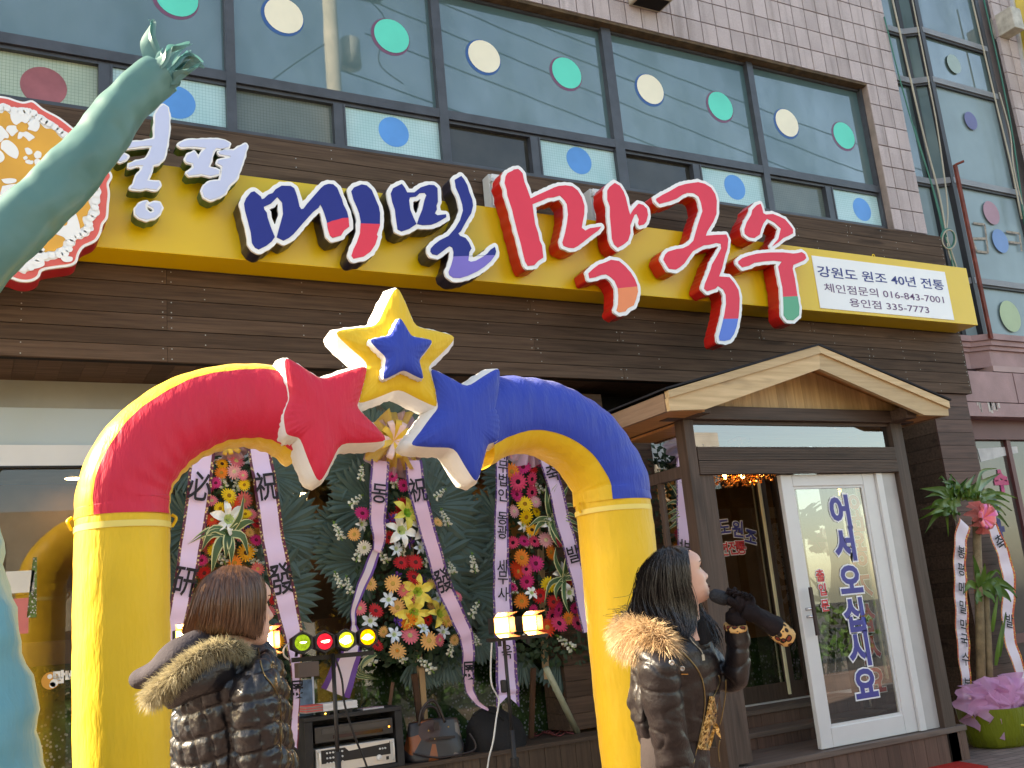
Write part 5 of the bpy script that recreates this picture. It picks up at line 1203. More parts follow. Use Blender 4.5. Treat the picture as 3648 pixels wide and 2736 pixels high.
def put(kind, px, py, rp, par, Y, rot=None, rg=random):
    p = at(px, py, Y); s_ = rp*(p-CAMP).dot(FWD)/FPX
    o = bpy.data.objects.new(FL[kind].name.split('.')[0], FL[kind]); COL.objects.link(o); o.parent = par; o.location = p-worg(par); o.scale = (s_,)*3
    e = Euler((rg.uniform(-.5, .25), rg.uniform(0, 6.28), rg.uniform(-.45, .35)), 'YXZ'); o.rotation_euler = Euler((rg.uniform(-.45, .25), 0, rg.uniform(-.4, .35))); o.rotation_euler.rotate(Matrix.Identity(3))
    q = Euler((rg.uniform(-.5, .3), 0, rg.uniform(-.35, .45))).to_matrix() @ Matrix.Rotation(rg.uniform(0, 6.28), 3, 'Y'); o.rotation_euler = q.to_euler(); return o
def snap(px, py, Lp, ang, par, Y, i=0):
    p = at(px, py, Y); s_ = Lp*(p-CAMP).dot(FWD)/FPX
    o = objof('snapdragon', SNAP[i % 3], par, p-worg(par)); o.scale = (s_,)*3; o.rotation_euler = (Matrix.Rotation(ang, 3, 'Y') @ Matrix.Rotation(-.25, 3, 'X')).to_euler(); return o
def fan(px, py, Rp, ang, par, Y, i=0, tilt=.12):
    p = at(px, py, Y); s_ = Rp*(p-CAMP).dot(FWD)/FPX
    o = objof('palm_leaf', PALM[i], par, p-worg(par)); o.scale = (s_,)*3; o.rotation_euler = (Matrix.Rotation(ang, 3, 'Y') @ Matrix.Rotation(tilt, 3, 'X')).to_euler(); return o
def foliage(par, spine, n, seed, Y=.24):
    """leaves filling the body of a stand; spine: (x, y, halfwidth) in photo pixels down the middle"""
    r = random.Random(seed); b = MB()
    for _ in range(n):
        t = r.random()*(len(spine)-1); i = min(int(t), len(spine)-2); f = t-i; x, y, h = [spine[i][k]+(spine[i+1][k]-spine[i][k])*f for k in range(3)]
        u = r.uniform(-1, 1); p = at(x+u*h, y+r.uniform(-30, 30), Y+r.uniform(-.06, .12)+.05*abs(u))
        a = r.uniform(0, 6.28); l = r.uniform(.035, .075); d = Vector((math.cos(a), r.uniform(-.7, .3), math.sin(a))).normalized()*l; s_ = d.cross(Vector((r.uniform(-.4, .4), 1, r.uniform(-.4, .4)))).normalized()*l*.3
        b.add([p-d*.5, p+s_, p+d*.6, p-s_], [(0, 1, 2, 3)])
    b.build('foliage', M_leafd, par)['kind'] = 'stuff'
M_pole = wood('wreath pole', (.35, .22, .11), (.50, .34, .19), (14, 14, .8), .6, .1); M_poled = wood('dark wreath leg', (.06, .028, .015), (.12, .06, .035), (14, 14, .8), .6, .2)
def c9(x, y): return (x/2.212, 1300+y/2.212)
def c10(x, y): return (900+x/2.212, 1300+y/2.212)
def c11(x, y): return (1800+x/2.212, 1300+y/2.212)
def c14(x, y): return (900+x/2.212, 1986+y/2.212)
def c15(x, y): return (1800+x/2.212, 1986+y/2.212)
YW = .14
def place(par, f, rows, seed):
    rg = random.Random(seed)
    for kind, x, y, r in rows:
        X, Yp = f(x, y)
        if kind == 'snap': snap(X, Yp, r/2.212*2.1, rg.uniform(-1.1, 1.1), par, YW+.03, rg.randint(0, 2))
        else: put(kind, X, Yp, r/2.212*1.22, par, YW-rg.uniform(0, .07), None, rg)
# ------------------------------------------------------------------ wreath 1 (left, behind the woman)
def wreath(label, px): return thing('flower_wreath', label, 'flower wreath', (at(px, 2400, .25).x, .25, PZ_), 'congratulation flower wreaths on the deck')
w1 = wreath('left flower wreath between the yellow arch leg and the middle wreath with maroon edged ribbons', 790)
for px, py, R, a, i in ((700, 1650, 130, -1.2, 0), (920, 1640, 130, 1.0, 0), (690, 1880, 150, -1.5, 0), (955, 1690, 125, 1.75, 0), (960, 1900, 190, 1.55, 0), (680, 2080, 130, -1.6, 0), (940, 2110, 190, 1.45, 0), (900, 2130, 180, 2.1, 1), (820, 1530, 90, 0, 2)): fan(px, py, R*1.15, a, w1, .36+.02*(i+py % 3), i)
foliage(w1, [(815, 1590, 60), (800, 1750, 90), (810, 1900, 120), (850, 2100, 150), (900, 2300, 150), (960, 2420, 110)], 900, 1)
place(w1, c9, [('pink',1860,755,60),('gold',1750,780,45),('orange',1745,850,45),('lightpink',1845,840,50),('pink',1915,870,35),('snap',1770,960,80),('snap',1865,990,70),('yellow',1925,945,40),('magenta',1700,930,40),('yellow',1805,1030,55),('coral',1920,1070,60),('scarlet',1830,1100,55),('yellow',1735,1130,45),('pink',1670,1070,40),('lily',1790,1220,125),('yellow',1935,1175,40),('scarlet',1670,1220,50),('iris',1910,1265,45),('peach',1970,1320,38),('scarlet',1680,1350,55),('coral',1900,1340,50),('gold',1940,1480,60),('coral',1640,1440,45),('yellow',1685,1460,45),('snap',1770,1560,80),('snap',2060,1580,70),('magenta',2020,1380,45),('red',1610,1640,50),('coral',2010,1640,50),('orange',1850,1560,50),('magenta',1590,1540,40),('pink',1980,1180,40),('red',2030,1250,40),('magenta',1650,960,36),('coral',1800,1420,50)], 3)
place(w1, c14, [('scarlet',115,815,45),('magenta',190,560,40),('gold',200,660,48),('pink',130,430,45),('yellow',120,560,30),('coral',40,90,45),('scarlet',20,300,40),('red',170,330,40),('snap',20,-40,70),('orange',60,700,40)], 4)
o_ = c9(1800, 1330)
for dx, dy, mx, my, w in ((-145, 38, -70, -8, 26), (-95, 60, -60, 0, 28), (-60, 150, -40, 50, 30), (10, 110, 10, 50, 24), (70, 80, 50, 10, 24), (95, -40, 60, -40, 22), (-90, 20, -50, -18, 24), (55, -140, 40, -60, 18), (-10, 90, -5, 40, 26)):
    striped_leaf([at(o_[0], o_[1], .08), at(o_[0]+mx, o_[1]+my, .03), at(o_[0]+dx, o_[1]+dy, .04)], w*.0021*1.3, w1)
ruffle(at(825, 1580, .08), .19, w1, organza('pink organza', (.80, .48, .55)), seed=2, rz=.55, depth=.12); bowloops(at(810, 1585, .03), .10, w1, [organza('gold organza', (.82, .52, .10), .2), satin('gold ribbon edge', (.70, .42, .04))], 9, .03, 3)
ribbon([(725,1600,80,.06),(715,1690,82,.04),(703,1800,80,.04),(680,1940,76,.03),(665,2035,72,.02),(638,2170,66,.0),(622,2260,60,.0),(600,2400,44,.0),(596,2560,28,.0),(590,2690,24,.02)], w1, M_sat, M_brm, [('必',710,1740,.165),('研',657,2090,.16)], fork=True)
ribbon([(918,1575,78,.06),(934,1660,80,.04),(948,1740,80,.03),(968,1890,80,.03),(988,2000,82,.02),(1018,2140,80,.0),(1040,2240,72,-.01),(1052,2340,46,-.02),(1056,2460,26,-.02),(1052,2560,28,-.02),(1046,2655,32,-.02)], w1, M_sat, M_brm, [('祝',944,1738,.165),('發',1008,2075,.175),('展',1056,2455,.10)], fork=True)
# ------------------------------------------------------------------ wreath 2 (middle)
w2 = wreath('middle flower wreath with gold organza bow, white and yellow lilies and two pink ribbons', 1450)
for px, py, R, a, i in ((1300, 1660, 130, -1.3, 0), (1330, 1560, 110, -.5, 2), (1480, 1560, 110, .5, 2), (1400, 1480, 110, .05, 2), (1480, 1640, 140, 1.25, 0), (1270, 1680, 120, -1.8, 0), (1240, 1890, 130, -1.3, 0), (1250, 1960, 140, -2.0, 1), (1520, 1800, 190, 1.3, 0), (1560, 1900, 190, 1.75, 0), (1640, 2100, 150, 1.6, 0), (1290, 2120, 110, -1.3, 1), (1480, 2340, 110, 3.0, 2), (1590, 2320, 110, 2.5, 1), (1530, 2340, 105, 2.8, 2), (1690, 2250, 120, 1.9, 1), (1500, 2020, 200, 1.9, 0), (1330, 1800, 170, -1.2, 0), (1560, 1690, 150, .9, 0), (1300, 2000, 150, -1.7, 0)): fan(px, py, R*1.15, a, w2, .33+.015*(i+py % 4), i)
foliage(w2, [(1400, 1640, 60), (1410, 1760, 90), (1420, 1900, 130), (1430, 2030, 160), (1450, 2180, 190), (1480, 2290, 190), (1500, 2360, 130)], 1500, 2)
place(w2, c10, [('snap',850,900,70),('snap',1135,960,90),('snap',770,1100,80),('magenta',865,1170,52),('peach',800,1335,45),('lily',850,1255,55),('white',880,1440,48),('red',1180,1110,58),('red',1130,1210,50),('glily',1200,1175,115),('lily',1160,1310,115),('lily',1310,1290,105),('red',1075,1360,45),('blily',1120,1450,58),('blily',1310,1440,50),('snap',1060,1550,80),('red',1170,1560,52),('red',1285,1555,52),('snap',1350,1570,75),('snap',1540,1260,75),('snap',1440,1040,70),('iris',1080,1220,45),('snap',700,1370,80),('snap',820,1540,80),('snap',1590,1640,60),('magenta',1100,880,40),('magenta',1190,950,45),('iris',1240,1400,40),('peach',1460,1240,35),('snap',1180,1500,60)], 5)
place(w2, c14, [('peach',925,205,52),('peach',1105,205,58),('red',1270,155,58),('iris',1140,155,38),('iris',1335,165,38),('coral',1190,260,45),('ylily',1300,270,115),('blily',1070,335,58),('blily',1450,320,50),('pink',845,400,50),('red',970,420,52),('peach',1140,395,58),('coral',1295,360,60),('ylily',1260,430,125),('ylily',1455,450,105),('peach',1410,370,35),('blily',925,500,60),('orange',1220,500,55),('iris',1135,500,45),('red',1380,490,45),('peach',1540,500,42),('blily',1340,570,55),('blily',1110,610,58),('blily',1500,590,48),('pink',1240,615,62),('peach',1390,655,64),('pink',1475,650,45),('orange',1140,735,10),('peach',1140,735,60),('red',980,690,48),('peach',1030,585,40),('peach',1590,650,38),('pink',1615,305,40),('snap',770,280,75),('snap',700,230,70),('snap',1570,130,70),('snap',1755,110,80),('snap',1720,460,80),('snap',1550,770,70),('snap',950,840,90),('snap',1200,820,70),('snap',1420,900,90),('snap',1780,690,60),('peach',1410,210,40),('red',1240,30,45),('gold',1270,490,35)], 6)
for q in range(7): striped_leaf([at(1340, 2330, .1), at(1300-q*6, 2350+q*9, .06), at(1270+q*14, 2390+q*5, .05)], .035, w2, 'sprig_leaf')
ruffle(at(1408, 1570, .06), .235, w2, organza('gold organza', (.82, .52, .10), .2), seed=5, depth=.16); ruffle(at(1405, 1580, .10), .26, w2, organza('pink organza', (.80, .48, .55)), seed=6, depth=.1)
bowloops(at(1403, 1570, .0), .17, w2, [satin('floral pink ribbon', (.76, .50, .44)), satin('gold ribbon edge', (.70, .42, .04))], 12, .05, 7)
ribbon([(1355,1640,66,.05),(1350,1745,68,.03),(1346,1850,60,.02),(1352,1925,46,.02),(1341,1965,30,.02)], w2, M_satp, M_brp, [('동',1348,1761,.15)])
ribbon([(1343,1945,30,.035),(1322,2010,40,.03),(1290,2085,36,.02),(1262,2165,22,.0),(1260,2225,18,.0)], w2, M_satb, M_pur, bw=.2)
ribbon([(1260,2225,16,.0),(1262,2290,60,-.01),(1232,2370,92,-.02),(1195,2470,110,-.02)], w2, M_satb, M_pur, bw=.2)
ribbon([(1472,1640,64,.05),(1488,1752,66,.03),(1524,1888,62,.02),(1562,2023,60,.01),(1582,2085,62,.0),(1620,2172,60,-.01),(1656,2252,56,-.01),(1668,2310,50,-.02),(1668,2393,46,-.02),(1676,2460,32,-.02),(1702,2503,18,-.02),(1741,2530,8,-.02)], w2, M_satp, M_brp, [('祝',1491,1752,.15),('發',1586,2075,.145),('展',1668,2397,.11)])
for a, b_, m in (((1500, 2380), (1512, 2540), M_pole), ((1475, 2400), (1505, 2590), M_poled), ((1400, 2430), (1350, 2560), M_poled)):
    p = at(*a, .3); q = at(b_[0], b_[1], .35); MB().bar(p, (q.x, .35, PZ_), .045, .025).build('leg', m, w2)
MB().bar(at(1440, 1700, .38), at(1500, 2450, .34), .05, .03).build('leg', M_pole, w2)
# ------------------------------------------------------------------ wreath 3 (right, behind the right arch leg)
w3 = wreath('right flower wreath of hot pink and orange gerberas beside the right arch leg', 1920)
for px, py, R, a, i in ((1830, 1700, 130, -1.3, 0), (1800, 1880, 160, -1.5, 0), (1790, 2060, 150, -1.6, 0), (1990, 1640, 110, .9, 0), (2060, 1850, 130, 1.4, 0), (1860, 2330, 110, -2.6, 1), (1990, 2330, 130, 2.85, 1), (2050, 2330, 120, 2.4, 2), (1800, 2230, 110, -2.0, 1), (1930, 1520, 80, 0, 2)): fan(px, py, R*1.15, a, w3, .34+.015*(i+py % 4), i)
foliage(w3, [(1880, 1590, 60), (1890, 1700, 80), (1900, 1850, 110), (1930, 2000, 130), (1960, 2150, 150), (1980, 2270, 150), (1960, 2350, 120)], 1100, 3)
place(w3, c11, [('scarlet',180,750,54),('magenta',140,805,52),('red',205,810,48),('orange',50,840,55),('rose',100,920,62),('rose',210,900,50),('magenta',90,1020,52),('rose',210,1005,55),('yellow',155,1095,54),('lightpink',240,1080,42),('lightpink',70,1155,44),('yellow',245,1155,42),('yellow',165,1200,55),('gold',210,1300,46),('lightpink',320,1380,55),('magenta',150,1390,44),('rose',230,1390,44),('rose',60,1400,45),('orange',360,1475,55),('magenta',240,1565,58),('orange',130,1520,58),('rose',165,1610,45),('scarlet',100,1610,60),('lily',330,1260,70),('lily',400,1270,62),('lily',420,1635,74),('lily',130,1260,50),('snap',190,1440,70),('snap',290,1000,70),('lightpink',70,720,35),('magenta',270,760,40),('rose',430,1380,45),('orange',500,1500,45)], 8)
place(w3, c15, [('magenta',170,190,52),('yellow',345,215,58),('lily',205,285,50),('lily',500,275,62),('red',275,300,52),('orange',130,345,52),('red',380,350,48),('magenta',420,410,52),('magenta',550,400,40),('rose',370,460,56),('rose',425,520,65),('rose',570,520,55),('scarlet',330,550,60),('orange',500,480,45),('gold',530,230,50),('snap',170,620,80),('snap',540,720,90),('red',500,170,44),('snap',80,280,60),('magenta',220,420,44),('orange',600,450,40),('scarlet',100,110,50),('magenta',60,230,40)], 9)
for ox, oy, lst in ((1960, 1850, ((40, -140, 5, -90), (70, -130, 45, -80), (110, 0, 60, -20), (125, 60, 70, 25), (120, 30, 60, 0), (-80, 30, -40, 0), (60, 110, 20, 50), (-15, -120, -12, -60), (30, 100, 10, 60), (-60, 60, -40, 20), (100, -40, 60, -50))), (2010, 2060, ((-30, -110, -30, -60), (15, -120, 8, -60), (60, -70, 40, -60), (-70, 90, -50, 20), (20, 130, 0, 70), (70, 30, 50, 0), (-25, 80, -30, 40), (80, -20, 50, -30)))):
    for dx, dy, mx, my in lst: striped_leaf([at(ox, oy, .08), at(ox+mx, oy+my, .02), at(ox+dx, oy+dy, .03)], .048, w3)
ruffle(at(1890, 1570, .06), .22, w3, organza('lilac organza', (.72, .55, .68), .3), seed=9, rz=.6, depth=.12, droop=.1)
ribbon([(1788,1570,44,.04),(1789,1690,48,.03),(1787,1850,54,.02),(1786,1990,60,.01),(1789,2076,70,.0),(1791,2170,74,-.01),(1801,2302,78,-.02),(1808,2440,88,-.03),(1809,2478,90,-.03)], w3, M_sat, M_brp, [(c, 1787, y, .105) for c, y in (('세',1612),('무',1664),('법',1713),('인',1762),('동',1862),('광',1912),('세',2015),('무',2062),('사',2120),('욱',2330))], fork=True)
ribbon([(1925,1590,50,.04),(1965,1690,58,.02),(2005,1850,62,.01),(2040,1980,60,.0),(2070,2100,60,.0),(2100,2250,60,.0)], w3, M_sat, M_brp, [('축',1967,1680,.14),('발',2044,1975,.14)])
p = at(1945, 2380, .12); q = atz(2058, 2612, PZ_); MB().tube([p, p.lerp(q, .5), (q.x, q.y, PZ_)], .026, 10).build('leg', wood('bamboo leg', (.28, .30, .20), (.42, .42, .30), (14, 14, .8), .5, .1), w3, True)
MB().bar(at(1900, 2380, .3), (at(1880, 2500, .45).x, .45, PZ_), .04, .025).build('leg', M_poled, w3); MB().bar(at(1915, 1700, .4), at(1945, 2420, .36), .05, .03).build('leg', M_pole, w3)
cr = thing('coiled_rope', 'tangle of faded red cord lying on the deck behind the arch leg', 'rope', tuple(atz(1960, 2610, PZ_)))
for s_ in range(5): cable_p = [atz(1890+k*14+s_*6, 2612+10*math.sin(k*1.1+s_*1.7)-s_*4, PZ_+.012) for k in range(11)]; MB().tube(smooth(cable_p, 3), .006, 5).build('strand', plain('faded red cord', (.22, .05, .05), .7), cr, True)
# ================================================================== ribboned pot plant at the right
YPP = -.62
pb = atz(3560, 2655, .0); YPP = pb.y
pl = thing('potted_plant', 'tall corn plant in a lime wrapped pot with pink bow and two lettered ribbons', 'potted plant', (pb.x, pb.y, 0))
def q_(px, py, d=0): return at(px, py, YPP+d)
def rW(px): return px*(q_(3560, 2400)-CAMP).dot(FWD)/FPX
pot = MB(); zt_ = q_(3560, 2510).z; M_lime = N('lime wrap'); _p = M_lime.pr((.15, .17, .010), .3, .5); M_lime.bump(M_lime.noise(M_lime.coord((7, 7, 2)), 2.2, 3), .8, .03); M_lime = M_lime.m
prof = [(rW(82), 0.0), (rW(100), .03), (rW(108), zt_*.4), (rW(116), zt_*.75), (rW(118), zt_)]
for j, (r, z) in enumerate(prof):
    for k in range(40): a = 2*math.pi*k/40; rr = r*(1+.022*math.sin(a*7+z*9)+.015*math.sin(a*13+2)); pot.v.append((pb.x+rr*math.cos(a), pb.y+rr*math.sin(a), z))
for j in range(4):
    for k in range(40): pot.f.append((j*40+k, j*40+(k+1) % 40, (j+1)*40+(k+1) % 40, (j+1)*40+k))
pot.mi = [0]*len(pot.f); pot.build('pot_wrap', M_lime, pl, True)
MB().lathe([(rW(112), zt_-.05), (.01, zt_-.04)], (pb.x, pb.y, 0), 24).build('soil', plain('bark chips', (.08, .05, .03), .9), pl)
MB().tube([(pb.x-rW(118), pb.y-.01, zt_-.06), (pb.x, pb.y-rW(120), zt_-.16), (pb.x+rW(118), pb.y, zt_-.1)], .012, 6).build('tie', plain('yellow tie', (.6, .5, .03), .4), pl, True)
M_tul = organza('orchid tulle', (.80, .42, .66), .3)
for k in range(7):
    a = k*.9+.3; c = (pb.x+rW(88)*math.cos(a), pb.y-rW(60)*abs(math.sin(a))-.03, zt_+.06+.06*math.sin(k*2.2))
    ruffle(c, .215, pl, M_tul, 'tulle', 40, 20+k, .75, .14, 6, 6, droop=.1)
M_trk = plain('corn plant cane', (.20, .14, .075), .8, .3, var=.35, sc=10, bump=.5, bsc=40)
for px0, px1, top, r in ((3490, 3478, 1850, .042), (3522, 3508, 2060, .034)):
    a, b_ = Vector((q_(px0, 2500).x, pb.y, zt_-.05)), q_(px1, top, .02); MB().tube([a, a.lerp(b_, .5)+Vector((.008, 0, 0)), b_], [r, r*.95, r*.9], 10).build('trunk', M_trk, pl, True)
M_cl = N('corn plant leaf'); _p = M_cl.pr(None, .4, .5); M_cl.l(M_cl.ramp(M_cl.noise(M_cl.coord((1, 1, 1), True), 1.2, 1), [(.35, (.035, .10, .012)), (.65, (.11, .20, .03))]), _p.inputs['Base Color']); M_cl.oi.mute = False
_tl = M_cl.n('BsdfTranslucent'); _tl.inputs[0].default_value = (.12, .25, .02, 1); _mx = M_cl.n('MixShader'); _mx.inputs[0].default_value = .25; M_cl.l(_p.outputs[0], _mx.inputs[1]); M_cl.l(_tl.outputs[0], _mx.inputs[2]); M_cl.l(_mx.outputs[0], M_cl.out.inputs[0]); M_cl = M_cl.m
def bladeleaf(P, w, par):
    P = smooth(P, 5); k = len(P); b = MB()
    for i, p in enumerate(P):
        t = (P[min(i+1, k-1)]-P[max(i-1, 0)]).normalized(); s_ = t.cross(Vector((.2, 1, .1))).normalized(); u = i/(k-1); ww = w*(.45+.55*math.sin(math.pi*min(1, u*.9+.12)))*(1-u**4)*.5
        b.v += [tuple(p-s_*ww), tuple(p+Vector((0, .012, -.004))), tuple(p+s_*ww)]
    b.f = [f for i in range(k-1) for f in ((i*3, i*3+1, i*3+4, i*3+3), (i*3+1, i*3+2, i*3+5, i*3+4))]; b.mi = [0]*len(b.f); return b.build('leaf', M_cl, par, True)
KP = 400/1269
for (x0, y0), (xm, ym), (x1, y1), w in (((480,400),(300,330),(95,320),.055),((470,440),(350,190),(300,215),.03),((480,430),(420,300),(455,150),.06),((500,400),(470,260),(330,235),.05),((520,420),(520,250),(430,150),.04),((560,420),(560,300),(640,190),.05),((600,420),(640,280),(725,150),.06),((640,430),(720,300),(760,215),.06),((680,420),(820,250),(1010,140),.06),((700,430),(800,120),(965,90),.03),((720,440),(900,350),(1060,440),.05),((720,440),(950,410),(1110,470),.05),((740,450),(1000,370),(1200,430),.03),((470,450),(300,370),(145,420),.045),((480,470),(330,500),(95,560),.05),((480,480),(270,480),(210,560),.04),((470,520),(240,590),(45,690),.03),((490,560),(270,630),(155,820),.045),((480,560),(400,640),(420,860),.035),((500,500),(420,530),(405,640),.055),((520,560),(500,640),(515,700),.06),((540,430),(440,420),(300,360),.05),((760,470),(850,500),(890,600),.06),((780,500),(1000,560),(1070,620),.035),((800,540),(1000,640),(1100,750),.04),((780,470),(1000,490),(1140,570),.03),((600,440),(590,340),(560,290),.06),((650,440),(660,370),(640,300),.06),((560,480),(440,500),(380,560),.05),((620,440),(720,380),(880,330),.045),((590,450),(610,350),(690,240),.05),((540,470),(430,380),(250,375),.05),((700,450),(770,380),(900,380),.05),((560,430),(500,340),(480,240),.05)):
    f = lambda x, y, d: q_(3248+x*KP, 1640+y*KP, d)
    bladeleaf([f(x0, y0, .0), f((x0+xm)/2, (y0+ym)/2-8, -.03), f(xm, ym, -.07*math.sin(x1)), f(x1, y1, -.14*math.sin(x1*.7+y1))], w*1.6, pl)
K2 = 300/1269
for (x0, y0), (xm, ym), (x1, y1), w in (((600,640),(560,400),(505,160),.05),((610,640),(580,500),(590,370),.05),((640,600),(660,450),(680,280),.05),((620,620),(750,440),(830,400),.03),((640,600),(800,560),(890,480),.05),((660,620),(900,560),(1150,690),.05),((640,640),(760,640),(840,800),.05),((650,640),(860,620),(920,880),.06),((560,640),(450,590),(370,730),.05),((600,680),(600,780),(640,860),.06),((600,700),(560,800),(560,900),.05),((700,660),(950,720),(1080,860),.06),((720,640),(1000,630),(1170,800),.04),((650,700),(780,790),(830,880),.04),((700,600),(850,390),(960,530),.02)):
    f = lambda x, y, d: q_(3348+x*K2, 1940+y*K2, d)
    bladeleaf([f(x0, y0, -.03), f(xm, ym, -.08), f(x1, y1, -.10-.05*math.sin(x1))], w*1.4, pl)
for px, py in ((3535, 2210), (3560, 2300), (3548, 2330)): bladeleaf([q_(px, py+40, 0), q_(px+8, py-20, -.05), q_(px+25, py-120, -.06)], .05, pl)
ruffle(q_(3498, 1838, -.08), .13, pl, organza('coral organza', (.85, .22, .20), .3), 'organza', 48, 31, 1.2, .1); bowloops(q_(3502, 1846, -.12), .14, pl, [satin('coral ribbon', (.80, .16, .18)), satin('pink ribbon', (.72, .14, .36)), organza('coral organza', (.85, .22, .20), .3)], 16, .055, 32)
ribbon([(3438,1862,58,-.13),(3424,1920,62,-.14),(3420,2000,64,-.14),(3423,2100,66,-.15),(3427,2200,68,-.16),(3432,2300,66,-.17),(3440,2400,52,-.18),(3446,2480,44,-.18),(3440,2560,24,-.18),(3424,2600,14,-.18),(3396,2628,12,-.18)], pl, satin('white pink satin', (.74, .62, .70)), M_bro, [(c, 3424, y, .125) for c, y in (('봉',1973),('평',2037),('메',2098),('밀',2164),('막',2228),('국',2287),('수',2352),('본',2446),('점',2508))])
ribbon([(3530,1865,50,-.13),(3556,1925,64,-.13),(3583,2000,70,-.12),(3596,2080,70,-.11),(3592,2150,66,-.11),(3594,2250,64,-.11),(3618,2340,60,-.12),(3650,2430,50,-.12)], pl, satin('white pink satin', (.74, .62, .70)), M_bro, [('축',3556,1945,.16),('발',3598,2222,.14)])
# ================================================================== stage gear on and before the deck
M_blk = plain('matt black metal', (.018, .017, .018), .5, .4); M_blk2 = plain('scuffed black case', (.022, .020, .020), .6, .4, var=.4, sc=8)
M_hot = emis('hot lamp glass', (1, .80, .48), 30)
YS1 = -.55
def pw(px, Y, ref=(1200, 2400)): return px*(at(*ref, Y)-CAMP).dot(FWD)/FPX
def par_can(px, py, i, par):
    c = at(px, py, YS1); R = pw(40, YS1); d = Vector((-.10, -1, .02)).normalized()
    u = d.cross(Vector((0, 0, 1))).normalized(); w = u.cross(d)
    def ringp(r, off, n=6, ph=math.pi/6): return [c+d*off+(u*math.cos(2*math.pi*k/n+ph)+w*math.sin(2*math.pi*k/n+ph))*r for k in range(n)]
    b = MB(); secs = [ringp(R*.80, .02), ringp(R*.86, .04), ringp(R*1.0, .04), ringp(R*1.0, -.03), ringp(R*.92, -.12), ringp(R*.5, -.18)]
    for s_ in secs: b.v += [tuple(p) for p in s_]
    for j in range(len(secs)-1):
        for k in range(6): b.f.append((j*6+k, j*6+(k+1) % 6, (j+1)*6+(k+1) % 6, (j+1)*6+k))
    b.f.append(tuple(30+k for k in range(6))); b.mi = [0]*len(b.f); can = b.build('par_can', M_blk, par)
    n = 20; b = MB(); r = pw(27.5, YS1); o = .028
    b.v = [tuple(p) for p in ringp(R*.86, o-.004, 6)]+[tuple(p) for p in ringp(r, o-.003, 24, math.pi/6)]
    b.f = [(k, (k+1) % 6, 6+((k+1)*4) % 24, 6+k*4+3, 6+k*4+2, 6+k*4+1, 6+k*4) for k in range(6)]; b.mi = [0]*6; b.build('lens_ring', M_blk, can)
    cols = [((.30, .48, .03), 1.2), ((.85, .02, .05), 1.6), ((.55, .62, .04), 2.0), ((1, .40, .01), 2.6)]
    s = N('gel lens %d' % i); e = s.n('Emission'); v = s.coord((1, 1, 1)); nz = s.noise(v, 55, 4, .7)
    e.inputs[0].default_value = (*cols[i][0], 1); mr = s.n('MapRange'); s.l(nz, mr.inputs[0]); mr.inputs[1].default_value = .3; mr.inputs[2].default_value = .7; mr.inputs[3].default_value = cols[i][1]*.14; mr.inputs[4].default_value = cols[i][1]*.42
    s.l(mr.outputs[0], e.inputs[1]); s.l(e.outputs[0], s.out.inputs[0])
    b = MB(); b.v = [tuple(p) for p in ringp(r, o-.002, 24)]; b.f = [tuple(range(24))]; b.mi = [0]; b.build('lens', s.m, can)
    hw, hh, hx = ((.40, .14, .1), (.55, .2, .15), (.75, .5, -.02), (.7, .34, -.05))[i]; hc = c+d*o+u*r*hx*-1
    pts = [hc+u*r*hw*math.cos(a)*(1+.25*math.sin(3*a+i))+w*r*hh*math.sin(a)*(1+.2*math.cos(2*a+i)) for a in [k*.3142 for k in range(20)]]
    b = MB(); b.v = [tuple(p) for p in pts]; b.f = [tuple(range(20))]; b.mi = [0]; b.build('lamp_glow', emis('gel hot spot %d' % i, ((.75, 1, .45), (1, .55, .4), (.95, 1, .55), (1, .85, .35))[i], 3.2), can)
    MB().bar(c-d*.1+w*R*.6, (c.x, YS1+.14, c.z-R*1.15), .02, .006).build('yoke', M_blk, can)
ls = thing('light_stand', 'black stand carrying a bar of four lit green red yellow and amber hex lamps', 'stage light', (at(1205, 2600, YS1).x, YS1, 0))
for i, (x, y) in enumerate(((1075, 2290), (1154, 2286), (1231, 2280), (1307, 2270))): par_can(x, y, i, ls)
a, b_ = at(1040, 2352, YS1+.12), at(1330, 2325, YS1+.12); MB().bar(a, b_, .03, .03).build('crossbar', M_blk, ls)
pt = at(1186, 2338, YS1+.08); MB().tube([(pt.x, pt.y, pt.z+.02), (pt.x, pt.y, .55)], .014, 10).build('pole', M_blk, ls, True); MB().tube([(pt.x, pt.y, .75), (pt.x, pt.y, .05)], .02, 10).build('lower_pole', M_blk, ls, True)
for k in range(3):
    q = 2.1*k+.4; MB().bar((pt.x, pt.y, .55), (pt.x+.5*math.cos(q), pt.y+.3*math.sin(q), .01), .022, .012).build('leg', M_blk, ls)
MB().lathe([(.028, -.02), (.03, .03)], (pt.x, pt.y, .56), 12).build('collar', M_blk, ls)
a, b_ = at(1060, 2362, YS1), at(1135, 2408, YS1); MB().box(a.x, b_.x, YS1-.02, YS1+.08, b_.z, a.z).build('controller_box', plain('brownish metal box', (.075, .055, .05), .5, .4), ls, bevel=.004)
cable([(1030, 2290, YS1), (1012, 2310, YS1), (1012, 2335, YS1), (1030, 2350, YS1)], plain('grey cable', (.45, .44, .43), .5), ls, .006); cable([(1195, 2345, YS1-.02), (1218, 2420, YS1-.03), (1228, 2510, YS1-.03), (1262, 2620, YS1-.03), (1310, 2740, YS1-.03), (1330, 2850, YS1-.03)], M_ck, ls, .007)
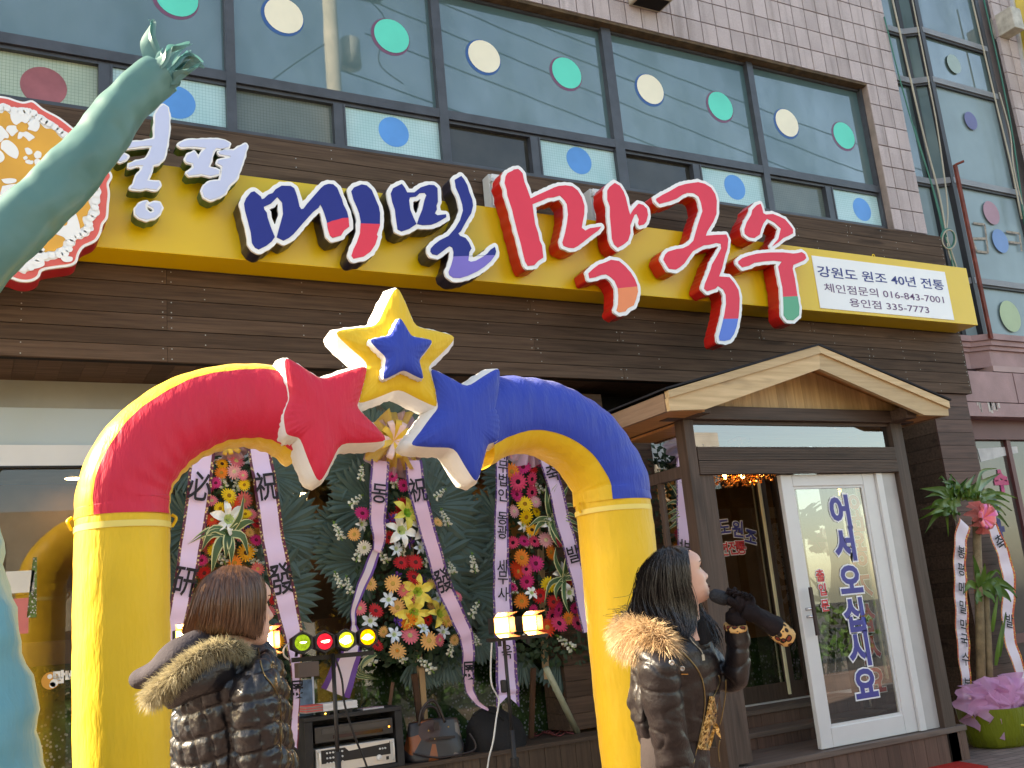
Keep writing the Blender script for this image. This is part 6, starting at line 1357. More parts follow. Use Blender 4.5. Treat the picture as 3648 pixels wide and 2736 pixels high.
def flood(px, py, wpx, par, Y, i=0):
    c = at(px, py, Y); h = pw(wpx, Y)/2; b = MB(); b.box(c.x-h*1.05, c.x+h*1.05, Y, Y+.10, c.z-h, c.z+h); f = b.build('flood_lamp', M_blk, par, bevel=.008)
    MB().box(c.x-h*.97, c.x+h*.97, Y-.006, Y-.002, c.z-h*.92, c.z+h*.92).build('reflector', emis('reflector glow', (1, .42, .10), 5), f); MB().box(c.x-h*.74, c.x+h*.8, Y-.010, Y-.0065, c.z-h*.66, c.z+h*.70).build('lamp_glass', M_hot, f)  # orange emission on the reflector paints the warm glow round the lamp
    M_bd = plain('lamplit barn door', (.40, .17, .07), .45, .4, metal=.3)  # orange in the colour stands for lamp light thrown on the doors
    for s_ in (1, -1): MB().prism([(c.x-h, Y-.003, c.z+s_*h), (c.x+h, Y-.003, c.z+s_*h), (c.x+h*1.6, Y-.10, c.z+s_*h*1.5), (c.x-h*1.25, Y-.10, c.z+s_*h*1.5)], (0, 0, .003*s_)).build('barn_door', M_bd, f)
    MB().prism([(c.x+h*1.06, Y-.003, c.z-h), (c.x+h*1.06, Y-.003, c.z+h), (c.x+h*1.5, Y-.05, c.z+h*.9), (c.x+h*1.5, Y-.05, c.z-h*.9)], (.003, 0, 0)).build('barn_door', M_bd, f)
    MB().bar((c.x, Y+.05, c.z-h), (c.x, Y+.05, c.z-h-.09), .02, .02).build('bracket', M_blk, par); return c
def fstand(label, lamps_, foot, bar, Y, tripod=True):
    t = thing('floodlight_stand', label, 'floodlight', (at(*foot, Y).x, Y, 0), 'floodlight stands')
    for l in lamps_: flood(*l, t, Y)
    a, b_ = at(*bar[0], Y+.05), at(*bar[1], Y+.05); MB().bar(a, b_, .026, .026).build('crossbar', M_blk, t)
    top = at(foot[0], bar[0][1], Y+.05); p = at(*foot, Y+.05); x0 = at(foot[0], foot[1], Y+.05).x
    MB().tube([(x0, Y+.05, top.z), (x0, Y+.05, .62)], .013, 10).build('pole', M_blk, t, True); MB().tube([(x0, Y+.05, .72), (x0, Y+.05, .1)], .018, 10).build('lower_pole', M_blk, t, True)
    for k in range(3): q = 2.1*k-.9; MB().bar((x0, Y+.05, .5), (x0+.42*math.cos(q), Y+.05+.3*math.sin(q), .01), .02, .02).build('leg', M_blk, t)
    MB().lathe([(.03, -.03), (.032, .03)], (x0, Y+.05, .5), 12).build('collar', M_blk, t); MB().box(x0-.055, x0-.018, Y+.03, Y+.07, .98, 1.07).build('clamp', M_blk, t, bevel=.01); return t
fs = fstand('tall black stand with two glowing floodlights before the right wreath ribbon', ((1786, 2228, 62), (1886, 2220, 60)), (1806, 2400), ((1735, 2282), (1950, 2262)), -.5)
cable([(1752, 2290, -.46), (1748, 2380, -.46), (1752, 2440, -.46), (1772, 2480, -.44), (1778, 2500, -.44), (1768, 2560, -.44), (1757, 2640, -.44), (1742, 2700, -.44), (1734, 2760, -.42)], plain('white cable', (.6, .6, .58), .5), fs, .006)
fstand('floodlight stand mostly hidden behind the head of the woman in the quilted jacket', ((662, 2278, 66), (942, 2282, 62)), (790, 2500), ((640, 2330), (970, 2325)), -.5)
# amplifier rack
YR = .03
ak = thing('amplifier_rack', 'black equipment rack with a silver knobbed mixer on the deck left of the handbag', 'amplifier rack', (at(1250, 2600, YR).x, .15, PZ_))
x0, x1, zt2 = at(1085, 2620, YR).x, at(1437, 2620, YR).x, at(1434, 2514, YR).z
bk = MB(); D2 = .30
bk.box(x0, x0+.06, YR, YR+D2, PZ_, zt2-.031); bk.box(x1-.055, x1, YR, YR+D2, PZ_, zt2-.031); bk.box(x0, x1, YR, YR+D2, zt2-.03, zt2); bk.box(x0+.061, x1-.056, YR, YR+D2, PZ_, PZ_+.03); bk.box(x0+.061, x1-.056, YR+D2-.02, YR+D2, PZ_+.031, zt2-.031)
bk.build('case', M_blk2, ak, bevel=.004)
def zx(px, py): return at(1000+px*.3543, 2436+py*.3543, YR)
a, b_ = zx(430, 395), zx(1150, 460); dk0, dk1 = x0+.075, x1-.075; zd_ = zx(780, 385).z; zd2 = zx(780, 545).z
vd = MB().box(dk0, dk1, YR+.005, YR+.22, zd2, zd_).build('disc_player', plain('dark grey panel', (.035, .033, .033), .35, .5), ak, bevel=.003)
MB().box(dk0+.05, dk1-.04, YR+.0, YR+.0045, zd2+(zd_-zd2)*.52, zd2+(zd_-zd2)*.82).build('tray', plain('player tray', (.055, .053, .055), .3, .5), vd); MB().box(dk0+.13, dk1-.08, YR+.001, YR+.0045, zd2+(zd_-zd2)*.18, zd2+(zd_-zd2)*.40).build('display', plain('dark display', (.03, .012, .014), .1, .6), vd)
MB().lathe([(.006, 0), (.006, -.004)], (dk1-.03, YR+.005, zd2+(zd_-zd2)*.45), 8, 'y').build('button', emis('orange indicator', (1, .35, .05), 2), vd)
zm1, zm0 = zx(790, 600).z, PZ_+.035
M_sil = plain('brushed silver', (.62, .62, .61), .3, .5, metal=.35); mx_ = MB().box(dk0, dk1, YR-.008, YR+.2, zm0, zm1).build('mixer', M_sil, ak, bevel=.003)
mh = zm1-zm0; MB().box(dk0+.035, dk1-.035, YR-.0105, YR-.008, zm0+mh*.38, zm0+mh*.93).build('black_panel', M_blk, mx_)
MB().prism([(dk0+.20, YR-.0125, zm1-.004), (dk1-.04, YR-.0125, zm1-.004), (dk1-.04, YR-.0125, zm1-.022), (dk0+.235, YR-.0125, zm1-.038)][::-1], (0, .002, 0)).build('silver_flash', M_sil, mx_)
M_kn = plain('white knob', (.66, .66, .65), .35, .5)
for r in range(4):
    for c in range(6 if r < 3 else 4):
        X = dk0+.075+c*.022; Z = zm0+mh*(.80-.21*r); MB().lathe([(.007, 0), (.0065, -.010), (.003, -.012)], (X, YR-.0105, Z), 8, 'y').build('knob', M_kn, mx_)
for c in range(3): MB().lathe([(.007, 0), (.006, -.010), (.003, -.012)], (dk1-.115+c*.02, YR-.0105, zm0+mh*.66), 8, 'y').build('knob', M_kn, mx_)
MB().lathe([(.021, 0), (.020, -.018), (.014, -.022)], (dk1-.125, YR-.009, zm0+mh*.30), 18, 'y').build('volume_knob', M_kn, mx_, True)
for X in (dk0+.018, dk1-.018): MB().tube(smooth([(X, YR-.008, zm0+mh*.12), (X, YR-.035, zm0+mh*.2), (X, YR-.035, zm0+mh*.8), (X, YR-.008, zm0+mh*.88)], 3), .006, 6).build('handle', M_sil, mx_, True)
MB().box(dk1-.07, dk1-.05, YR-.011, YR-.0085, zm0+mh*.16, zm0+mh*.3).build('switch', M_blk, mx_)
# things lying on the rack
def zt_obj(name, label, cat, px0, px1, y0, y1, h, m, dz=0, rot=.0):
    X0, X1 = at(px0, 2500, .08).x, at(px1, 2500, .08).x; t = thing(name, label, cat, ((X0+X1)/2, .15, zt2+dz)); return t, X0, X1
t, X0, X1 = zt_obj('adapter', 'small black power adapter boxes under the song booklets', 'adapter', 1140, 1255, 0, 0, .03, M_blk); MB().box(X0, X0+.07, YR+.05, YR+.14, zt2, zt2+.026).build('case', M_blk, t, bevel=.003); MB().box(X1-.1, X1, YR+.05, YR+.14, zt2, zt2+.026).build('case', M_blk, t, bevel=.003)
MB().box(X0+.03, X0+.04, YR+.047, YR+.0498, zt2+.008, zt2+.014).build('indicator', emis('amber indicator', (1, .6, .1), 4), t)
t, X0, X1 = zt_obj('song_booklets', 'stack of red and white paged song booklets on top of the equipment rack', 'booklets', 1085, 1270, 0, 0, .05, M_wht); zb_k = zt2+.027
for k in range(6): MB().box(X0+.002*(k % 3), X0+.125, YR+.03, YR+.2, zb_k+k*.0085, zb_k+k*.0085+.0078).build('booklet', plain('red booklet' if k % 2 else 'grey booklet', (.60, .09, .08) if k % 3 else (.25, .23, .22), .6), t); MB().box(X0+.127, X1-.003*(k % 2), YR+.03, YR+.2, zb_k+k*.0085, zb_k+k*.0085+.0078).build('booklet', plain('white pages', (.72, .73, .76), .6), t)
t, X0, X1 = zt_obj('disc_case', 'shiny flat disc case lying on the right of the equipment rack', 'disc case', 1288, 1362, 0, 0, .012, M_wht); MB().box(X0, X1, YR+.02, YR+.15, zt2, zt2+.011).build('case', plain('clear plastic', (.45, .45, .5), .12, .6), t, bevel=.002); MB().box(X0+.004, X1-.004, YR+.024, YR+.146, zt2+.0112, zt2+.0125).build('cover', plain('disc cover', (.5, .3, .35), .2, .6, var=.6, sc=20), t)
t = thing('blue_panel', 'small blue printed panel with a bright edge standing behind the song booklets', 'panel', tuple(at(1085, 2500, .25))); a, b_ = at(1062, 2425, .25), at(1115, 2512, .25); MB().box(a.x, b_.x, .25, .262, zt2, a.z).build('sheet', plain('blue print', (.10, .17, .26), .5, var=.5, sc=12), t); MB().box(b_.x+.001, b_.x+.012, .245, .262, zt2, at(1115, 2400, .25).z).build('edge', plain('pale edge', (.55, .62, .72), .4), t)
# handbag
def kb(px, py, Y=.12): return at(1400+px*.3937, 2400+py*.3937, Y)
hb = thing('handbag', 'patchwork brown and charcoal leather handbag with two upright handles on the deck', 'handbag', (kb(400, 760).x, .15, PZ_))
bl_, br_ = kb(115, 700).x, kb(650, 700).x; ht = kb(400, 400).z-PZ_; wx = (br_-bl_)/2; cx = (bl_+br_)/2
M_lc = N('patchwork leather'); _p = M_lc.pr(None, .38, .5); _v = M_lc.coord((1, 1, 1)); _vo = M_lc.n('TexVoronoi'); _vo.inputs['Scale'].default_value = 7.5; M_lc.l(_v, _vo.inputs['Vector'])
_sp = M_lc.n('SeparateColor'); M_lc.l(_vo.outputs['Color'], _sp.inputs[0]); _c = M_lc.ramp(_sp.outputs[0], [(0, (.03, .028, .032)), (.34, (.045, .042, .05)), (.36, (.28, .085, .03)), (.58, (.24, .07, .025)), (.60, (.06, .03, .026)), (.84, (.05, .026, .024)), (.86, (.20, .16, .14))]); _c.node.color_ramp.interpolation = 'CONSTANT'
M_lc.l(_c, _p.inputs['Base Color']); M_lc.bump(M_lc.noise(_v, 60, 3), .3, .004); M_lc = M_lc.m
b = MB(); n = 40; rows = 14
for j in range(rows+1):
    t = j/rows; w = wx*(1.0-.20*t**1.5)*(.93+.07*min(1, t*6)); d = .10*(1-.62*t**1.3)
    for k in range(n):
        a = 2*math.pi*k/n; c_, s_ = math.cos(a), math.sin(a); q = (abs(c_)**3.2+abs(s_)**3.2)**(-1/3.2); wob = 1+.03*math.sin(5*a+3*t)+.02*math.sin(9*t+2*a)
        b.v.append((cx+c_*q*w*wob, .14+s_*q*d*wob, PZ_+ht*t*(1-.06*abs(c_))))
for j in range(rows):
    for k in range(n): b.f.append((j*n+k, j*n+(k+1) % n, (j+1)*n+(k+1) % n, (j+1)*n+k))
b.f += [tuple(rows*n+k for k in range(n)), tuple(range(n))[::-1]]; b.mi = [0]*len(b.f); b.build('bag_body', M_lc, hb, True)
M_dl = plain('dark leather', (.028, .018, .018), .4, .5)
for pts in (((235, 470, .05), (260, 330, .04), (345, 240, .04), (405, 290, .05), (470, 440, .05)), ((290, 500, .2), (270, 370, .2), (310, 300, .2), (390, 320, .2), (440, 450, .2))): MB().tube(smooth([kb(*p) for p in pts], 6), .011, 8).build('handle', M_dl, hb, True)
MB().tube(smooth([kb(690, 540, .02), kb(740, 620, .0), kb(735, 690, .0), kb(600, 730, .01), kb(400, 760, .02), kb(180, 720, .03)], 6), .007, 6).build('shoulder_strap', M_dl, hb, True); MB().bar(kb(330, 590, .03), kb(560, 570, .04), .02, .004, (0, 1, 0)).build('belt', M_dl, hb)
for px, py in ((320, 515), (500, 480), (375, 590)):
    p = kb(px, py, .035); MB().lathe([(.006, 0), (.005, -.006)], p, 8, 'y').build('stud', plain('brass', (.5, .34, .1), .3, metal=.8), hb)
MB().box(kb(320, 0).x-.02, kb(320, 0).x+.02, .034, .04, kb(0, 560).z, kb(0, 480).z).build('tab', M_dl, hb, bevel=.006)
# black soft bag and crate
kb2 = thing('gear_bag', 'slumped black cloth gear bag on the deck between the handbag and the right arch leg', 'bag', (kb(900, 700).x, .2, PZ_)); b = MB(); c = kb(940, 560, .2); R1, R2 = (kb(1210, 560).x-kb(680, 560).x)/2, (kb(900, 310).z-PZ_)
n = 36
for j in range(15):
    t = j/14; r = (1-t**2.3)**.55 if t < 1 else .02
    for k in range(n): a = 2*math.pi*k/n; w = 1+.07*math.sin(3*a+t*5)+.05*math.sin(7*a-4*t)+.035*math.sin(13*a+9*t); b.v.append((c.x+R1*r*w*math.cos(a)-.06*t, c.y+.17*r*w*math.sin(a), PZ_+R2*t*(1+.05*math.sin(2*a+1))))
for j in range(14):
    for k in range(n): b.f.append((j*n+k, j*n+(k+1) % n, (j+1)*n+(k+1) % n, (j+1)*n+k))
b.mi = [0]*len(b.f); b.build('bag_body', plain('black cloth', (.016, .015, .016), .85, .3, bump=.4, bsc=60), kb2, True); MB().tube(smooth([kb(720, 380, .03), kb(800, 330, .02), kb(920, 360, .03), kb(1000, 420, .04)], 5), .009, 6).build('strap', flat('black webbing', (.012, .012, .012), .7), kb2, True)
# ================================================================== people
from mathutils import noise as mn
from mathutils.bvhtree import BVHTree
def ray_(px, py): return FWD + RGT*((px-IW/2)/FPX) - UPV*((py-IH/2)/FPX)
def S_(px, py, D): return CAMP + ray_(px, py)*D                 # D: distance along the view axis
def chain(b, pts, D, n=28, cap=True):
    """closed loft: (px, py, depth offset, half width px, half depth m)"""
    C = [S_(x, y, D+d) for x, y, d, w, q in pts]; m = len(C); base = len(b.v)
    for i, c in enumerate(C):
        t = (C[min(i+1, m-1)]-C[max(i-1, 0)]); t = (t-FWD*t.dot(FWD)).normalized(); s_ = t.cross(FWD).normalized(); w = pts[i][3]*(c-CAMP).dot(FWD)/FPX; q = pts[i][4]
        for k in range(n):
            a = 2*math.pi*k/n; b.v.append(tuple(c+s_*w*math.cos(a)+FWD*q*math.sin(a)))
    for i in range(m-1):
        for k in range(n): b.f.append((base+i*n+k, base+i*n+(k+1) % n, base+(i+1)*n+(k+1) % n, base+(i+1)*n+k))
    b.f += [tuple(base+k for k in range(n))[::-1], tuple(base+(m-1)*n+k for k in range(n))]; b.mi = [0]*len(b.f)
def chainw(b, P, R, n=24):
    b.tube(P, R, n)
def dens(pts, k=5):
    V = [Vector(p) for p in pts]; N_ = len(V); out = []
    import itertools
    A = np.array(pts, float)
    for i in range(N_-1):
        p0, p1, p2, p3 = A[max(i-1, 0)], A[i], A[i+1], A[min(i+2, N_-1)]
        for j in range(k):
            t = j/k; out.append(tuple(.5*((2*p1)+(p2-p0)*t+(2*p0-5*p1+4*p2-p3)*t*t+(3*p1-p0-3*p2+p3)*t**3)))
    return out+[tuple(A[-1])]
def union(b, name, m, par, vox=.007, smooth=4, disp=None):
    me = b.mesh(name, m, True); bm = bmesh.new(); bm.from_mesh(me); bmesh.ops.recalc_face_normals(bm, faces=bm.faces); bm.to_mesh(me); bm.free()
    o = bpy.data.objects.new(name, me); COL.objects.link(o)
    r = o.modifiers.new('r', 'REMESH'); r.mode = 'VOXEL'; r.voxel_size = vox; r.use_smooth_shade = True
    s = o.modifiers.new('s', 'SMOOTH'); s.iterations = smooth; s.factor = .6
    me2 = evalmesh(o, name); bpy.data.objects.remove(o); bpy.data.meshes.remove(me)
    if disp:
        nv = len(me2.vertices); nn = [v.normal.copy() for v in me2.vertices]
        for v, n_ in zip(me2.vertices, nn): v.co += n_*disp(v.co.copy(), n_)
        me2.update()
    me2.materials.clear(); me2.materials.append(m); me2.polygons.foreach_set('use_smooth', [True]*len(me2.polygons))
    tree = BVHTree.FromPolygons([v.co.copy() for v in me2.vertices], [tuple(p.vertices) for p in me2.polygons])
    me2.transform(Matrix.Translation(-worg(par))); o = bpy.data.objects.new(name, me2); COL.objects.link(o); o.parent = par
    return o, tree
def drape(tree, px, py, off=.004, D=3.5):
    d = ray_(px, py).normalized(); h = tree.ray_cast(CAMP, d)
    return h[0]-d*off if h[0] is not None else S_(px, py, D)
def strips(b, roots, dirs, L, w, droop=.3, seg=3, rg=None):
    """tapered hair strips"""
    for p, d, l in zip(roots, dirs, L):
        s_ = d.cross(Vector((rg.gauss(0, 1), rg.gauss(0, 1), rg.gauss(0, 1)))).normalized()*w*.5; base = len(b.v); q = Vector(p)
        for i in range(seg):
            t = i/seg; c = q+d*l*t+Vector((0, 0, -droop*l*t*t)); k = 1-t*.7; b.v += [tuple(c-s_*k), tuple(c+s_*k)]
        b.v.append(tuple(q+d*l+Vector((0, 0, -droop*l))))
        for i in range(seg-1): b.f.append((base+i*2, base+i*2+1, base+i*2+3, base+i*2+2))
        b.f.append((base+(seg-1)*2, base+(seg-1)*2+1, base+seg*2))
def hairguide(b, guides, D, n, w, rg, jit=5, wave=3, kpts=14, taper=.35, dj=.012):
    """strands interpolated between guides [(px,py,d)...] -> flat tapered ribbons"""
    G = [dens(g, 4) for g in guides]; m = min(len(g) for g in G); G = np.array([g[:m] for g in G])
    for _ in range(n):
        u = rg.random()*(len(G)-1); i = min(int(u), len(G)-2); f = u-i; g = G[i]*(1-f)+G[i+1]*f
        jx, jy, jd = rg.gauss(0, jit), rg.gauss(0, jit), rg.gauss(0, dj); ph = rg.random()*6.28; t0 = rg.random()*.25; t1 = 1-rg.random()*.22; base = len(b.v); ww = w*rg.uniform(.6, 1.3); amp = rg.uniform(.2, 1)*wave
        for k in range(kpts):
            t = t0+(t1-t0)*k/(kpts-1); q = t*(m-1); a = min(int(q), m-2); e = q-a; x, y, d = g[a]*(1-e)+g[a+1]*e; sp = .3+t
            c = S_(x+jx*sp+amp*math.sin(t*9+ph), y+jy*.6, D+d+jd*sp); k2 = (1-.8*max(0, (t-.75)/.25))*ww*.5
            s_ = (RGT*math.cos(ph*.15)+FWD*math.sin(ph*.4)*.5).normalized()
            b.v += [tuple(c-s_*k2), tuple(c+s_*k2)]
        for k in range(kpts-1): b.f.append((base+k*2, base+k*2+1, base+k*2+3, base+k*2+2))
def hairmat(name, c1, c2, rough=.32, spec=.6):
    s = N(name); p = s.pr(None, rough, spec); v = s.coord((160, 160, 5)); s.l(s.ramp(s.noise(v, 1, 2), [(.3, c1), (.7, c2)]), p.inputs['Base Color']); return s.m
M_skin = N('skin'); _p = M_skin.pr((.62, .37, .28), .45, .4); _p.inputs['Subsurface Weight'].default_value = .12; _p.inputs['Subsurface Radius'].default_value = (.02, .008, .004)
M_skin.l(M_skin.ramp(M_skin.noise(M_skin.coord((1, 1, 1)), 18, 3), [(.3, (.58, .335, .255)), (.7, (.66, .40, .31))]), _p.inputs['Base Color']); M_skin = M_skin.m
M_lip = plain('lip', (.36, .055, .07), .35, .5); M_lash = flat('lash', (.012, .009, .009), .5); M_brow = flat('brow', (.06, .035, .025), .7); M_eye = flat('eye white', (.7, .68, .66), .2)
def head_mesh(b, c, fw, up, k=1.0, nose=1.0):
    """head with a face: c centre at eye height, fw forward, up up"""
    fw = fw.normalized(); up = (up-fw*up.dot(fw)).normalized(); sd = up.cross(fw)
    zs = [-.122, -.117, -.110, -.102, -.094, -.087, -.080, -.074, -.068, -.062, -.056, -.050, -.045, -.040, -.034, -.028, -.020, -.012, -.004, .004, .012, .022, .034, .048, .062, .078, .092, .103, .110]
    def ip(z, T): return float(np.interp(z, [t[0] for t in T], [t[1] for t in T]))
    F = [(-.122, .050), (-.117, .074), (-.108, .086), (-.098, .089), (-.090, .086), (-.080, .089), (-.070, .089), (-.056, .086), (-.044, .086), (-.02, .083), (0, .081), (.014, .088), (.03, .093), (.05, .092), (.07, .082), (.09, .058), (.104, .028), (.110, .004)]
    Bk = [(-.122, -.02), (-.11, .0), (-.09, .025), (-.06, .055), (-.03, .078), (0, .092), (.04, .098), (.07, .085), (.09, .062), (.104, .03), (.11, .004)]
    Wd = [(-.122, .016), (-.115, .028), (-.10, .041), (-.08, .053), (-.05, .062), (-.02, .069), (.01, .073), (.04, .074), (.07, .064), (.09, .047), (.104, .023), (.11, .004)]
    n = 64; base = len(b.v)
    for z in zs:
        f, bk, w = ip(z, F), ip(z, Bk), ip(z, Wd)
        for i in range(n):
            a = 2*math.pi*i/n; ca, sa = math.cos(a), math.sin(a)
            r = f if ca > 0 else bk; x = r*math.copysign(abs(ca)**.86, ca); y = w*math.copysign(abs(sa)**.9, sa)
            th = math.atan2(math.sin(a), math.cos(a)); yy = y
            if ca > 0:
                ridge = float(np.interp(z, [-.050, -.046, -.038, -.03, -.012, .006, .016], [0, .013, .024, .023, .013, .004, 0]))*nose
                wid = float(np.interp(z, [-.05, -.036, -.02, .01], [.0135, .0135, .010, .008])); x += ridge*math.exp(-(yy/wid)**2)
                for lz, am in ((-.0655, .0058), (-.0810, .0062)): x += am*math.exp(-((z-lz)/.0052)**2)*math.exp(-(yy/.021)**2)
                x -= .006*math.exp(-((z+.0735)/.0035)**2)*math.exp(-(yy/.022)**2)
                x -= .011*math.exp(-((z-.001)/.011)**2)*math.exp(-((abs(yy)-.031)/.013)**2); x += .004*math.exp(-((z+.026)/.016)**2)*math.exp(-((abs(yy)-.042)/.016)**2)
            b.v.append(tuple(c+(fw*x+sd*y+up*z*(.88 if z > .02 else 1))*k))
    m = len(zs)
    for j in range(m-1):
        for i in range(n): b.f.append((base+j*n+i, base+j*n+(i+1) % n, base+(j+1)*n+(i+1) % n, base+(j+1)*n+i))
    b.f += [tuple(base+i for i in range(n))[::-1], tuple(base+(m-1)*n+i for i in range(n))]; b.mi = [0]*len(b.f)
    return lambda x, y, z: c+(fw*x+sd*y+up*z)*k
def facebits(tree, H, fw, par, side=(-1, 1), openm=.5):
    def on(y, z, off=.0015):
        o = H(.2, y, z); h = tree.ray_cast(o, -fw); return (h[0]+fw*off) if h[0] is not None else H(.085, y, z)
    for s_ in side:
        e = MB()
        q = [on(s_*(.019+.026*t), .0015+.0052*math.sin(math.pi*t)-.001*t, .0012) for t in np.linspace(0, 1, 9)]+[on(s_*(.019+.026*t), .0005-.0040*math.sin(math.pi*t), .0012) for t in np.linspace(1, 0, 9)[1:-1]]
        e.v = [tuple(p) for p in q]; e.f = [tuple(range(len(q)))]; e.mi = [0]; e.build('eye', M_eye, par)
        e = MB(); q = [on(s_*(.032)+.0052*math.cos(a), .0014+.0048*math.sin(a), .0018) for a in np.linspace(0, 6.28, 13)[:-1]]; e.v = [tuple(p) for p in q]; e.f = [tuple(range(12))]; e.mi = [0]; e.build('iris', M_lash, par)
        MB().tube([on(s_*(.018+.031*t), .0025+.0058*math.sin(math.pi*min(1, t*1.05)), .003+.004*t) for t in np.linspace(0, 1, 10)], [.0010, .0014, .0017, .0019, .0021, .0022, .0022, .002, .0016, .0008], 6).build('eyelash', M_lash, par, True)
        MB().tube([on(s_*(.016+.038*t), .0195+.006*math.sin(math.pi*t*.8), .001) for t in np.linspace(0, 1, 10)], [.0016, .0021, .0023, .0023, .0022, .002, .0018, .0015, .0012, .0006], 6).build('eyebrow', M_brow, par, True)
    for z0, z1, nm in ((-.0735, -.0635, 'upper_lip'), (-.085, -.0745-.002*openm, 'lower_lip')):
        l = MB()
        for t in np.linspace(-1, 1, 13):
            h = (1-t*t)**.7; zm_ = -.0738
            for u in (0, .5, 1): z = zm_+((z0 if nm == 'lower_lip' else z1)-zm_)*u*h; l.v.append(tuple(on(.023*t, z, .0014)))
        l.f = [(i*3+j, i*3+j+1, i*3+j+4, i*3+j+3) for i in range(12) for j in range(2)]; l.mi = [0]*len(l.f); l.build(nm, M_lip, par, True)
def nyl(name, c, rough, b1=.5, sc=7):
    s = N(name); p = s.pr(c, rough, .5); v = s.coord((1, 1, 1)); s.l(s.ramp(s.noise(v, 3, 3), [(.3, tuple(.75*x for x in c)), (.7, tuple(1.3*x for x in c))]), p.inputs['Base Color']); s.bump(s.noise(v, sc*6, 3, .6), b1, .008); return s.m
# ------------------------------------------------------------------ the singer
DS = 3.72; k8_ = 600/1269
def z8(x, y): return (2130+x*k8_, 1930+y*k8_)
def s15(x, y): return (1800+x/2.212, 1986+y/2.212)
sb_ = S_(2440, 2736, DS+.05)
sing = thing('person', 'long haired woman in dark padded jacket singing into a microphone beside the arch', 'person', (sb_.x, sb_.y, 0))
RH = Vector((RGT.x, RGT.y, 0)).normalized(); FH = Vector((FWD.x, FWD.y, 0)).normalized()
hc = S_(*z8(615, 245), DS); fwd_ = (RH*math.cos(rad(9))+FH*math.sin(rad(9))+Vector((0, 0, .20))).normalized(); upv_ = (Vector((0, 0, 1))-RH*.06).normalized()
b = MB(); H = head_mesh(b, hc, fwd_, upv_, .98)
nk = [H(-.012, 0, -.07), H(-.02, 0, -.11), H(-.035, 0, -.16), H(-.05, 0, -.24)]; b.tube(nk, [.05, .052, .055, .075], 24); b.mi = [0]*len(b.f)
body, ht_ = union(b, 'body', M_skin, sing, .0042, 2)
facebits(ht_, H, fwd_, body)
b = MB(); b.lathe([(.001, -.004), (.009, -.003), (.011, .0), (.008, .003), (.001, .004)], (0, 0, 0), 12)
mo = MB(); q = [H(.0905, .014*math.cos(a), -.0738+.0036*math.sin(a)) for a in np.linspace(0, 6.28, 13)[:-1]]; mo.v = [tuple(p+fwd_*.004) for p in q]; mo.f = [tuple(range(12))]; mo.mi = [0]; mo.build('mouth', flat('mouth dark', (.03, .006, .008), .6), body)
M_hb = hairmat('black hair', (.006, .005, .005), (.030, .024, .022), .27, .5); M_hm = flat('black hair underlayer', (.006, .005, .005), .9, .1)
# jacket
M_jk = nyl('dark brown padded nylon', (.010, .007, .008), .42)
b = MB()
def ch15(l, n=28): chain(b, dens([(*s15(x, y), d, w/2.212, q) for x, y, d, w, q in l], 4), DS, n)
ch15([(1290, 470, .03, 110, .09), (1290, 540, .03, 190, .17), (1310, 660, .03, 285, .215), (1330, 850, .02, 345, .215), (1335, 1050, .02, 340, .20), (1330, 1250, .02, 315, .185), (1330, 1400, .02, 285, .175), (1345, 1560, .02, 270, .17), (1355, 1680, .02, 265, .17)])
ch15([(1170, 640, -.13, 120, .10), (1180, 760, -.19, 165, .11), (1205, 900, -.21, 168, .10), (1235, 1050, -.215, 160, .095), (1262, 1250, -.21, 152, .09), (1305, 1450, -.19, 148, .088), (1340, 1650, -.17, 145, .085), (1350, 1790, -.15, 120, .075)])
ch15([(1470, 720, .10, 140, .11), (1600, 860, .10, 150, .10), (1730, 940, .06, 115, .095), (1800, 930, .0, 105, .085), (1835, 850, -.02, 95, .075), (1835, 720, -.03, 88, .066), (1822, 590, -.03, 88, .06), (1818, 535, -.03, 92, .06)])
ch15([(1075, 980, .0, 70, .12), (1055, 1100, .0, 85, .13), (1055, 1220, .0, 85, .13), (1100, 1330, .0, 70, .11)])
def jd(c, n_):
    p = c-sing.location; a = mn.noise(Vector((p.x*7, p.y*7, p.z*17)))*.008+mn.noise(Vector((p.x*15+3, p.y*15, p.z*30)))*.0045
    r_ = abs(mn.noise(Vector((p.x*5, p.y*5, p.z*12+5)))); return a-.007*math.exp(-(r_/.07)**2)
jk, jt = union(b, 'jacket', M_jk, sing, .0075, 3, jd)
b = MB(); chain(b, dens([(*z8(735, 568), -.03, 30, .062), (*z8(742, 630), -.035, 38, .075), (*z8(755, 730), -.03, 48, .10)], 4), DS, 24); union(b, 'inner_top', plain('black knit', (.010, .009, .010), .9, .2, bump=.4, bsc=150), sing, .006, 2)
